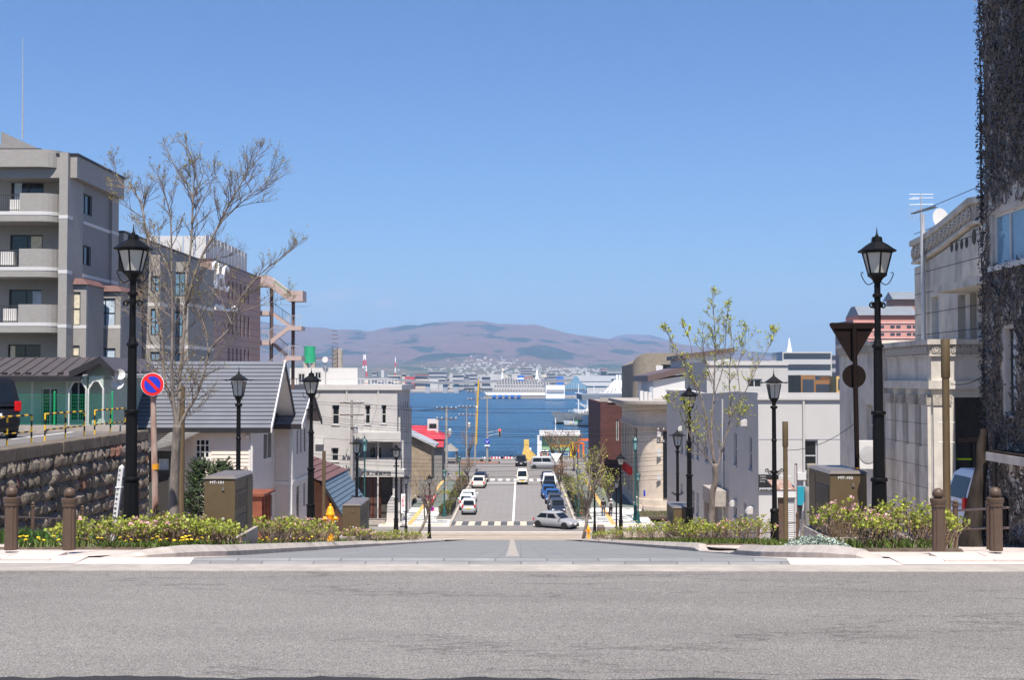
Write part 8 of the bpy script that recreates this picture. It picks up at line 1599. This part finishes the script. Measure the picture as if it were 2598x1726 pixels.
def wire(a, b, sag, lab, r=.018):
    a, b = V(a), V(b); pts = [a.lerp(b, i / 14) - V((0, 0, 4 * sag * (i / 14) * (1 - i / 14))) for i in range(15)]; return tag(MB().tube(pts, r, 4).build('overhead_wire', 'black'), lab, 'wire', 'overhead wires')
lw = 'thin black overhead wire crossing above the tramway'
for i, (v0, v1, s) in enumerate(((1017, 1030, .5), (1022, 1040, .6), (1052, 1085, .7), (1058, 1090, .7), (1064, 1096, .8), (1070, 1100, .8), (1108, 1118, .6), (1150, 1148, .7), (1160, 1158, .7), (1172, 1166, .6), (1186, 1180, .5), (1200, 1194, .5), (1214, 1206, .4), (1226, 1216, .4))): a = P(760, v0, 115.5 + .1 * i); b = P(1700, v1, 115.5 + .1 * i); wire(a, b, s, lw, .02)
for i, (a, b) in enumerate(((pa, pb), (pb, pc), (pc, pd_))):
    for k in (-1, 0, 1): wire(a + V((k * .8, 0, -.2)), b + V((k * .8, 0, -.2)), .5, 'thin black overhead wire strung between the left utility poles', .016)
wire(P(2412, 975, 25.5), P(2520, 935, 25.5), .12, 'black cable from the brown post to the ivy house', .011); wire(P(1995, 1143, 39), P(2180, 1065, 39), .25, 'thin teal-grey cable from the brown post along the white building', .012)
# ================================================================= waterfront
def Lp(u, v, Y): return P(u, v, Y)
a, b = Lp(1131, 1182, 206), Lp(1268, 1172, 206); tag(box(a.x, 206, LOW, b.x, 206.5, b.z).build('low_wall', 'far_brick'), 'low red brick wall along the left waterfront', 'wall')
t = thing('waterfront_railing', 'dark blue railing along the quay edge', 'railing', (a.x, 221, LOW)); x1 = Lp(1310, 0, 221).x; n = 34
for i in range(n + 1): x = a.x + (x1 - a.x) * i / n; box(x - .03, 221, LOW, x + .03, 221.06, LOW + 1.1).build('post', 'car_navy', t)
for z in (.4, .75, 1.1): box(a.x, 221.01, LOW + z - .03, x1, 221.05, LOW + z + .03).build('rail', 'car_navy', t)
for i, u in enumerate((1262, 1285)): p = Lp(u, 1172, 210); t = thing('barricade', f'white and red striped barricade at the quay, {"beside the motorcycle" if i == 0 else "beside the black utility car"}', 'barricade', (p.x, 210, LOW)); [box(p.x - 1 + .25 * k, 210, LOW + .5, p.x - .75 + .25 * k, 210.05, LOW + .8).build('board', 'sign_white' if k % 2 else 'sign_red', t) for k in range(8)]; [box(p.x + s - .04, 209.8, LOW, p.x + s + .04, 210.2, LOW + .5).build('leg', 'steel', t) for s in (-.8, .8)]
# yellow flared pylon and dock ramp
p0, p1 = Lp(1336, 1166, 213), Lp(1336, 1116, 213); m = MB(); m.hexa([(p0.x - 1.0, 212.4, LOW), (p0.x + .9, 212.4, LOW), (p0.x + .9, 213.6, LOW), (p0.x - 1.0, 213.6, LOW)], [(p0.x - .42, 212.6, LOW + 2.4), (p0.x + .38, 212.6, LOW + 2.4), (p0.x + .38, 213.4, LOW + 2.4), (p0.x - .42, 213.4, LOW + 2.4)]); t = thing('yellow_pylon', 'weathered yellow steel mooring pylon on the quay', 'pylon', (p0.x, 213, LOW)); m.build('shaft', 'pale_yellow', t); box(p0.x - .45, 212.58, LOW + 2.41, p0.x + .41, 213.42, p1.z).build('head', 'pale_yellow', t); MB().prism([(p0.x + .6, 212.7, LOW), (p0.x + 2.4, 212.7, LOW), (p0.x + .55, 212.7, LOW + 1.9)], (0, .6, 0)).build('brace', 'pale_yellow', t)
t = thing('dock_railing', 'pale yellow railing beside the yellow pylon', 'railing', (p0.x + 3, 215, LOW)); [box(p0.x + 2.6 + k * .9, 215, LOW, p0.x + 2.68 + k * .9, 215.08, LOW + 1.2).build('post', 'cream_paint', t) for k in range(6)]; [box(p0.x + 2.6, 215.02, LOW + z, p0.x + 7.2, 215.06, LOW + z + .06).build('rail', 'cream_paint', t) for z in (.6, 1.14)]
# ---- boats: hull loft along local +y
def hull(m, L_, W, H, rake=.15, n=12):
    for i in range(n + 1):
        f = i / n; w_ = W / 2 * (min(1, (1 - f) * 2.6) ** .6 if f > .6 else 1) * (.86 if f < .03 else 1); sh = H * (1 + .45 * max(0, f - .5) ** 1.5 * 2.8); y = -L_/2 + L_ * f
        m.v += [(-w_, y + rake * L_ * f * f * .3, sh), (-w_ * .9, y, .15 * H), (-w_ * .5, y - rake * L_ * .05, -.6), (w_ * .5, y - rake * L_ * .05, -.6), (w_ * .9, y, .15 * H), (w_, y + rake * L_ * f * f * .3, sh)]
    for i in range(n):
        for k in range(6): k2 = (k+1) % 6; m.f.append((i*6+k, i*6+k2, i*6+6+k2, i*6+6+k))
    m.f.append(tuple(range(6))); return m
def boat(name, lab, L_, W, H, mt, loc, rot, decks, masts, extra=None):
    t = thing(name, lab, 'boat'); hull(MB(), L_, W, H).build('hull', mt, t, smooth=50)
    band = hull(MB(), L_ * .992, W * 1.012, H * .16); band.build('waterline_band', 'black', t)
    for (y0, y1, w_, z0, z1, mt_) in decks:
        o = box(-w_/2, y0, z0, w_/2, y1, z1).build('deckhouse', mt_, t)
        if z1 - z0 > 1.6 and mt_ == 'ship_white':
            k = int(w_ / 1.3)
            for i in range(k): x = -w_/2 + (i + .5) * w_ / k; box(x - .35, y1, z1 - 1.1, x + .35, y1 + .03, z1 - .45).build('window', 'glass_dark', o); box(x - .35, y0 - .03, z1 - 1.1, x + .35, y0, z1 - .45).build('window', 'glass_dark', o)
    for (x, y, z0, z1, r_) in masts: MB().tube([(x, y, z0), (x, y, z1)], [r_, r_ * .5], 6).build('mast', 'ship_white', t); MB().tube([(x - (z1 - z0) * .18, y, z0 + (z1 - z0) * .7), (x + (z1 - z0) * .18, y, z0 + (z1 - z0) * .7)], r_ * .5, 5).build('yard', 'ship_white', t)
    if extra: extra(t)
    t.location = loc; t.rotation_euler = (0, 0, R(rot)); return t
def trawler_extra(t):
    MB().prism([(0.0, 21.5, 5.6), (1.0, 20.5, 5.4), (.6, 20.4, 2.4), (0, 20.9, 2.4)], (-.3, .1, 0)).build('rust_streak', 'rust_bow', t); rl = MB()
    for k in range(26): x = (-1) ** k * 3.3 * min(1, (21 - (k // 2) * 1.4 + 8) and 1); y = 14 - (k // 2) * 2; MB().tube([(x, y, 3.4), (x, y, 5)], .07, 4).build('rail_post', 'ship_white', t)
    for s in (-1, 1): MB().tube([(s * 3.3, 14, 5), (s * 3.3, -10, 4.6)], .07, 4).build('rail', 'ship_white', t)
    for k in range(10): MB().tube([(rt.uniform(-3, 3), rt.uniform(-14, 14), 3.4), (rt.uniform(-3, 3), rt.uniform(-14, 14), rt.uniform(7, 13))], .09, 4).build('derrick', 'ship_white', t)
    MB().ball((1.5, 19.2, .6), 1.0, 10, 6).build('buoy', 'orange_paint', t)
def wpos(u, v): p = PZ(u, v, 0); return (p.x, p.y, 0)
q = wpos(1410, 1077); boat('trawler', 'white rust-stained fishing trawler with grey bow', 46, 8.2, 3.4, 'ship_hull', (q[0] + 18.4, q[1] + 13.8, 0), 127, [(-16, -2, 6.5, 3.2, 6.2, 'ship_white'), (-14, -5, 5.5, 6.2, 8.8, 'ship_white'), (-12, -7, 3.5, 8.8, 10.4, 'ship_white'), (3, 9, 5, 3.3, 5, 'ship_white'), (-20, -17, 6, 3, 4.6, 'ship_white')], [(0, 12, 3.5, 15, .25), (0, 2, 3.5, 12, .2), (0, -9, 10, 16, .2), (2, 6, 3.5, 11, .15), (-2, 6, 3.5, 11, .15), (0, -16, 4.5, 12, .16)], trawler_extra)
q = wpos(1455, 1066); boat('trawler', 'white fishing boat with many masts moored behind the rusty trawler', 40, 8, 3.2, 'ship_white', (q[0] + 18, q[1] + 12, 0), 124, [(-14, 2, 6, 3, 6, 'ship_white'), (-10, -2, 5, 6, 9, 'ship_white'), (5, 10, 4, 3, 4.5, 'aqua')], [(0, 11, 3, 15, .22), (0, 4, 3, 14, .18), (-2, 6, 3, 12, .15), (2, 6, 3, 12, .15), (0, -8, 9, 15, .2)])
q = wpos(1480, 1081); boat('small_boat', 'small white boat with yellow fenders and green deck gear', 13.5, 3.2, 1.3, 'ship_white', q, 82, [(-2.5, .2, 2, 1.1, 3.6, 'ship_white'), (1.2, 3.2, 2, 1.2, 1.9, 'net_green'), (-5, -3.2, 2, 1.2, 2.0, 'net_green')], [(0, -1, 3.6, 6, .08), (0, 3.5, 1.2, 3.5, .06)], lambda t: [MB().ball((s * 1.62, y, .8), .28, 8, 5, 1.4).build('fender', 'yellow', t) for s in (-1, 1) for y in (-5, -2, 1.5, 4.5)])
p = Lp(1450, 1130, 236); boat('work_vessel', 'white and green work vessel with wheelhouse moored at the quay', 20, 6, 1.8, 'ship_white', (p.x + 2.0, 235, 0), 90, [(-8, -2.5, 4.6, 1.6, 4.6, 'ship_white'), (-8.4, -2.1, 5.4, 4.6, 5.0, 'ship_white'), (0.8, 7.5, .8, 3.4, 6.2, 'ship_green'), (0.5, 8, 3, 6.2, 7.1, 'ship_white'), (7.6, 8.4, 2, 1.6, 6.2, 'ship_white')], [(0, 5, 6.2, 9.5, .12), (0, -5, 5, 8, .1)])
p = Lp(1362, 1140, 228); boat('barge', 'dark low barge moored behind the yellow pylon', 9, 5, 2.0, 'car_navy', (p.x, 229, 0), 90, [(1, 2.2, 1.2, 1.8, 4.2, 'ship_white')], [(0, -2, 1.8, 3.4, .08)])
t = thing('orange_gantry', 'orange steel dock gantry frames beside the yellow crane', 'gantry', (Lp(1490, 0, 222).x, 221.5, LOW))
for (u0, u1, vt) in ((1467, 1504, 1119), (1458, 1480, 1128)):
    xa, xb, zt = Lp(u0, 0, 221).x, Lp(u1, 0, 221).x, Lp(1480, vt, 221).z
    for x in (xa, xb): box(x - .15, 220.9, LOW, x + .15, 221.2, zt).build('leg', 'orange_paint', t)
    box(xa - .15, 220.9, zt, xb + .15, 221.2, zt + .35).build('beam', 'orange_paint', t)
p = Lp(1452, 1122, 219); box(p.x - .4, 219, LOW, p.x + .4, 219.6, p.z).build('yellow_column', 'yellow', t); box(Lp(1395, 0, 219).x, 219.1, p.z - .9, p.x, 219.4, p.z - .4).build('jib', 'yellow', t)
# ================================================================= east harbour land, piers and landmark buildings
struct(box(110, 224, -3, 900, 1300, 2.2).build('harbour_land', 'earth')); pA = PZ(1226, 1011, .3)
struct(box(pA.x, 1130, -3, 900, 1172, 2.4).build('pier', 'concrete'), 'concrete pier in front of the moored ferry'); bb = thing('pier_hall', 'open pier deck with blue bays at the pier tip', 'pier', (pA.x + 8, 1128, 2.4))
for i in range(5): box(pA.x + 8 + i * 5.5, 1128, 1, pA.x + 11.5 + i * 5.5, 1129.5, 3.2).build('blue_bay', 'ship_blue', bb)  # bays are plain blue boxes
box(pA.x, 1128.2, 5.4, pA.x + 60, 1150, 6.4).build('deck', 'concrete', bb)
struct(box(-2400, 1680, -3, (1157 - 1322) / FPX * 1690, 1960, 2.2).build('far_quay', 'concrete'), 'grey far quay across the harbour'); struct(box(-2600, 1950, -3, 2600, 2300, 2.2).build('far_shore', 'earth'))
def fb(name, lab, cat, u0, u1, v, Y, mt, group=None, d=14, win=None, zb=2.0, floors=0, roof=None):
    a, b = P(u0, v, Y), P(u1, v, Y); t = thing(name, lab, cat, ((a.x + b.x) / 2, Y, zb), group); box(a.x, Y, zb, b.x, Y + d, a.z).build('walls', mt, t)
    for i in range(floors): z0 = zb + (a.z - zb) * (i + .45) / floors; box(a.x + .4, Y - .25, z0, b.x - .4, Y - .05, z0 + (a.z - zb) / floors * .42).build('window_band', win or 'far_window', t)
    if roof: box(a.x - .6, Y - .6, a.z, b.x + .6, Y + d, a.z + .8).build('roof', roof, t)
    return t
for u0, u1, v, Y, mt_, fl, rf, lab in ((967, 975, 940, 2300, 'far_white', 0, None, 'slim white far block left of the thin mast'), (944, 956, 944, 2300, 'far_grey', 4, None, 'grey far block beside the red-white tower'), (984, 1017, 953, 2050, 'far_cream', 2, None, 'long cream far block below the thin mast'), (1019, 1031, 948, 2050, 'far_cream', 3, None, 'narrow cream far block beside the red roofs'), (1027, 1052, 956, 1990, 'far_red', 0, None, 'bright red far roofs on the quay'), (1053, 1086, 952, 2020, 'far_cream', 2, 'far_red', 'cream far block with red roof edge'), (1085, 1134, 943, 2080, 'far_grey', 4, None, 'wide dark striped far building'), (1087, 1112, 960, 1985, 'far_white', 0, 'tin_roof', 'white far shed below the striped building'), (1113, 1130, 960, 1980, 'far_white', 1, None, 'small white far block with blue base'), (1141, 1148, 947, 2060, 'far_white', 0, None, 'slim white far tower'), (1148, 1177, 951, 2060, 'far_white', 3, None, 'white far block with rooftop boxes'), (1180, 1209, 950, 2250, 'far_grey', 4, None, 'grey far housing slabs'), (1222, 1244, 955, 2150, 'far_white', 2, None, 'low white far block beside the ferry bow'), (1320, 1351, 934, 2250, 'far_grey', 8, None, 'tall grey far apartment tower behind the ferry'), (1329, 1352, 955, 2100, 'far_brick', 0, None, 'dark red far block below the apartment tower'), (1387, 1410, 948, 2200, 'far_grey', 5, None, 'grey far hotel beside the blue screen'), (1412, 1430, 956, 1800, 'ship_blue', 0, None, 'blue far screen sign'), (1485, 1497, 944, 1700, 'far_white', 0, None, 'white far sign cube on a roof'), (1523, 1540, 939, 1900, 'far_white', 2, 'far_red', 'white far tank block with red band'), (1542, 1578, 945, 1900, 'far_white', 3, None, 'long white far block'), (1578, 1604, 942, 1900, 'far_cream', 4, None, 'tan far block beside the white fan roof')):
    fb('far_building', lab, 'building', u0, u1, v, Y, mt_, None, 16, None, 2, fl, rf)
rb_ = random.Random(31)
for k in range(70):
    u = rb_.choice((rb_.uniform(850, 1250), rb_.uniform(1230, 1620), rb_.uniform(1100, 1400))); Y = rb_.uniform(2150, 2700); w_ = rb_.uniform(8, 24); v = rb_.uniform(948, 961); fb('far_building', 'small pale building in the far harbour town', 'building', u, u + w_ * FPX / Y, v, Y, rb_.choice(('far_white', 'far_white', 'far_cream', 'far_grey')), 'pale blocks of the far town', 12, None, 2, rb_.choice((0, 0, 2, 3)))
# red and white lattice tower, thin mast
for u, vt, Y, r_, lab in ((925, 900, 2250, 6, 'red and white lattice tower in the far town'), (1003, 907, 2250, 1.6, 'thin pale mast in the far town')):
    x = P(u, 0, Y).x; zt = P(u, vt, Y).z; t = thing('lattice_tower', lab, 'tower', (x, Y, 2)); n = 6
    for i in range(n): z0, z1 = 2 + (zt - 2) * i / n, 2 + (zt - 2) * (i + 1) / n; k0, k1 = r_ * (1 - .8 * i / n), r_ * (1 - .8 * (i + 1) / n); m = MB(); [m.tube([(x + a * k0, Y + b * k0, z0), (x + a * k1, Y + b * k1, z1)], max(.35, r_ * .12), 4) for a in (-1, 1) for b in (-1, 1)]; [m.tube([(x - s * k0, Y - k0, z0), (x + s * k1, Y - k1, z1)], max(.3, r_ * .09), 4) for s in (-1, 1)]; m.build('section', 'sign_red' if i % 2 == 0 else 'sign_white', t)['kind'] = 'stuff'
# harbour bridge
pts = [P(u, v, 1620) for u, v in ((700, 955), (850, 957), (980, 961), (1060, 968), (1110, 971), (1180, 970), (1250, 967), (1330, 966), (1500, 965))]; t = thing('harbour_bridge', 'long grey elevated road bridge across the harbour', 'bridge', (pts[0].x, 1620, 2))
for a, b in zip(pts, pts[1:]): MB().hexa([a - V((0, 0, 2.4)), b - V((0, 0, 2.4)), b + V((0, 10, -2.4)), a + V((0, 10, -2.4))], [a, b, b + V((0, 10, 0)), a + V((0, 10, 0))]).build('deck', 'concrete', t); MB().hexa([a + V((0, -.3, 0)), b + V((0, -.3, 0)), b + V((0, .3, 0)), a + V((0, .3, 0))], [a + V((0, -.3, 1.2)), b + V((0, -.3, 1.2)), b + V((0, .3, 1.2)), a + V((0, .3, 1.2))]).build('parapet', 'far_grey', t)
for u in (990, 1037, 1085, 1130, 1158, 1210, 1290, 1380): p = P(u, 970, 1624); box(p.x - 3, 1622, -2, p.x + 3, 1628, p.z + .5).build('pier', 'far_grey', t)
# ferry: tiers, funnel, masts, yellow-topped tower
YS_ = 1180; X = lambda u: P(u, 0, YS_).x; Z = lambda v: P(1300, v, YS_).z; t = thing('ferry', 'large white ferry with blue and white funnel moored at the pier', 'ship', (X(1320), YS_, 0))
MB().prism([(X(1228), YS_, 5.5), (X(1240), YS_, 0), (X(1408), YS_, 0), (X(1408), YS_, 6)], (0, 18, 0)).build('hull', 'ship_white', t)
for (u0, u1, v0, v1) in ((1250, 1402, 998, 985), (1252, 1378, 984.6, 977), (1258, 1398, 976.6, 971), (1264, 1368, 970.6, 967), (1272, 1300, 966.8, 961), (1338, 1372, 966.8, 962)):
    o = box(X(u0), YS_ + 1, Z(v0), X(u1), YS_ + 16, Z(v1)).build('deck_tier', 'far_white', t); n = int((u1 - u0) / 7)
    for i in range(n): u = u0 + 3 + i * 7; box(X(u), YS_ + .8, Z((v0 + v1) / 2) - .4, X(u + 3.6), YS_ + 1, Z((v0 + v1) / 2) + .8).build('window', 'far_window', o)
fx = (X(1313) + X(1330)) / 2
for z0, z1, mt_ in ((967, 963, 'ship_blue'), (963, 959, 'ship_white'), (959, 953, 'ship_blue')): MB().lathe([(3.1, Z(z0)), (3.1, Z(z1) - .02)], 18, (fx, YS_ + 8, 0)).build('funnel_band', mt_, t)
MB().lathe([(2.2, Z(967)), (1.2, Z(955)), (.4, Z(936))], 10, (X(1362.5), YS_ + 8, 0)).build('mast', 'ship_white', t); MB().lathe([(1.2, Z(961)), (.5, Z(941))], 8, (X(1274), YS_ + 8, 0)).build('mast', 'ship_white', t); MB().ball((X(1275), YS_ + 8, Z(940)), 1.3, 10, 6).build('radome', 'cream_paint', t)
# market hall with glazed gable
YK_ = 1000; X = lambda u: P(u, 0, YK_).x; Z = lambda v: P(1480, v, YK_).z; t = thing('market_hall', 'grey-roofed harbour market hall with glazed gable front', 'building', (X(1480), YK_, 2)); gp = [(X(1434), Z(988)), (X(1434), Z(979)), (X(1452), Z(968)), (X(1452), Z(962)), (X(1461), Z(953)), (X(1470), Z(962)), (X(1470), Z(968)), (X(1489), Z(980)), (X(1489), Z(988))]
MB().prism([(x, YK_, z) for x, z in gp], (0, 3, 0)).build('glazed_gable', 'glass_blue', t); [box(X(1436 + k * 6.5), YK_ - .4, Z(988), X(1436.8 + k * 6.5), YK_ - .05, Z(970)).build('mullion', 'far_white', t) for k in range(8)]
MB().hexa([(X(1470), YK_, Z(968)), (X(1552), YK_, Z(968)), (X(1556), YK_ + 20, Z(968)), (X(1470), YK_ + 20, Z(968))], [(X(1461), YK_ + 1, Z(953)), (X(1548), YK_ + 1, Z(954)), (X(1548), YK_ + 9, Z(954)), (X(1461), YK_ + 9, Z(953))]).build('upper_roof', 'tin_roof', t); MB().hexa([(X(1489), YK_ - .5, Z(980)), (X(1557), YK_ - .5, Z(980)), (X(1557), YK_ + 20, Z(980)), (X(1489), YK_ + 20, Z(980))], [(X(1470), YK_ + .5, Z(968)), (X(1554), YK_ + .5, Z(968.5)), (X(1554), YK_ + 18, Z(968.5)), (X(1470), YK_ + 18, Z(968))]).build('lower_roof', 'tin_roof', t); box(X(1489), YK_ + .2, 2, X(1556), YK_ + 16, Z(980)).build('hall_wall', 'far_white', t); box(X(1384), YK_ - 10, 2, X(1432), YK_ + 5, Z(978)).build('ticket_hall', 'ship_white', t); box(X(1386), YK_ - 10.4, Z(997), X(1430), YK_ - 10.1, Z(989)).build('ticket_front', 'far_grey', t)
# white fan-shaped roof structure
YF_ = 640; X = lambda u: P(u, 0, YF_).x; Z = lambda v: P(1570, v, YF_).z; t = thing('fan_pavilion', 'white ribbed fan-shaped pavilion roof with upright fins', 'pavilion', (X(1572), YF_, 2))
for i in range(9): f = i / 8; MB().tube([(X(1536 + i * 9), YF_, Z(998)), (X(1562 + i * 3.2), YF_ + 4, Z(966))], .5, 5).build('rib', 'ship_white', t)
for i in range(5): box(X(1566 + i * 7) - .3, YF_ + 3, Z(970), X(1566 + i * 7) + .5, YF_ + 6, Z(951)).build('fin', 'ship_white', t)
MB().prism([(X(1533), YF_ + 1, Z(999)), (X(1610), YF_ + 1, Z(999)), (X(1600), YF_ + 5, Z(970)), (X(1562), YF_ + 5, Z(970))], (0, 12, 0)).build('shell', 'far_white', t); box(X(1520), YF_ - 4, 1, X(1620), YF_ + 20, Z(998)).build('terrace', 'far_white', t)
a, b = P(1476, 1002, 430), P(1606, 1014, 430); tag(box(a.x, 430, b.z - .3, b.x + 60, 470, a.z).build('dock_roof', 'hotel_roof'), 'long flat grey dock shed roof behind the brick warehouse', 'roof'); 
# right-hand city blocks
for u0, u1, v, Y, mt_, fl, lab in ((1985, 2110, 893, 420, 'far_white', 7, 'big white slab building with window bands'), (1955, 1990, 915, 430, 'far_white', 5, 'white lower wing beside the big slab'), (2108, 2128, 900, 520, 'far_grey', 8, 'narrow grey tower beside the white slab'), (2118, 2150, 908, 560, 'far_white', 7, 'pale blue-roofed far tower'), (2032, 2068, 952, 330, 'brown_wall', 2, 'brown terrace block before the white slab'), (2066, 2118, 965, 332, 'brown_wall', 2, 'lower brown terrace before the white slab'), (2122, 2155, 955, 325, 'ochre_wall', 3, 'ochre block beside the triangular sign')):
    fb('city_building', lab, 'building', u0, u1, v, Y, mt_, None, 18, None, 0, fl)
Yh = 350; X = lambda u: P(u, 0, Yh).x; Z = lambda v: P(2240, v, Yh).z; t = thing('pink_hotel', 'pink brick hotel with grey pitched roof pavilions', 'building', (X(2260), Yh, 0)); box(X(2166), Yh, 0, X(2345), Yh + 20, Z(812)).build('walls', 'hotel_pink', t); box(X(2180), Yh + 1, Z(812), X(2345), Yh + 14, Z(800)).build('top_floor', 'far_brick', t)
for r_ in range(9):
    v = 826 + r_ * 19; box(X(2165), Yh - .2, Z(v - 6.5), X(2346), Yh - .05, Z(v - 5)).build('stripe', 'hotel_stripe', t)
    for c_ in range(8): u = 2176 + (c_ // 2) * 42 + (c_ % 2) * 15; box(X(u), Yh - .12, Z(v + 6), X(u + 11), Yh - .02, Z(v)).build('window', 'far_window', t)
for (u0, u1, v0, v1, dy) in ((2180, 2330, 800, 775, 0), (2278, 2345, 757, 735, 4)): MB().hexa([(X(u0), Yh + dy, Z(v0)), (X(u1), Yh + dy, Z(v0)), (X(u1), Yh + 14, Z(v0)), (X(u0), Yh + 14, Z(v0))], [(X(u0 + 2), Yh + dy + 5, Z(v1)), (X(u1), Yh + dy + 5, Z(v1)), (X(u1), Yh + 9, Z(v1)), (X(u0 + 2), Yh + 9, Z(v1))]).build('roof', 'hotel_roof', t)
box(X(2282), Yh + 5, Z(800), X(2345), Yh + 12, Z(757)).build('roof_pavilion', 'far_brick', t)
p = P(2003, 0, 425); tag(MB().tube([(p.x, 425, P(2003, 895, 425).z), (p.x, 425, P(2003, 880, 425).z), (p.x, 425, P(2003, 858, 425).z)], [1, .6, .15], 6).build('antenna_mast', 'ship_white'), 'white antenna mast on the big slab building', 'antenna')
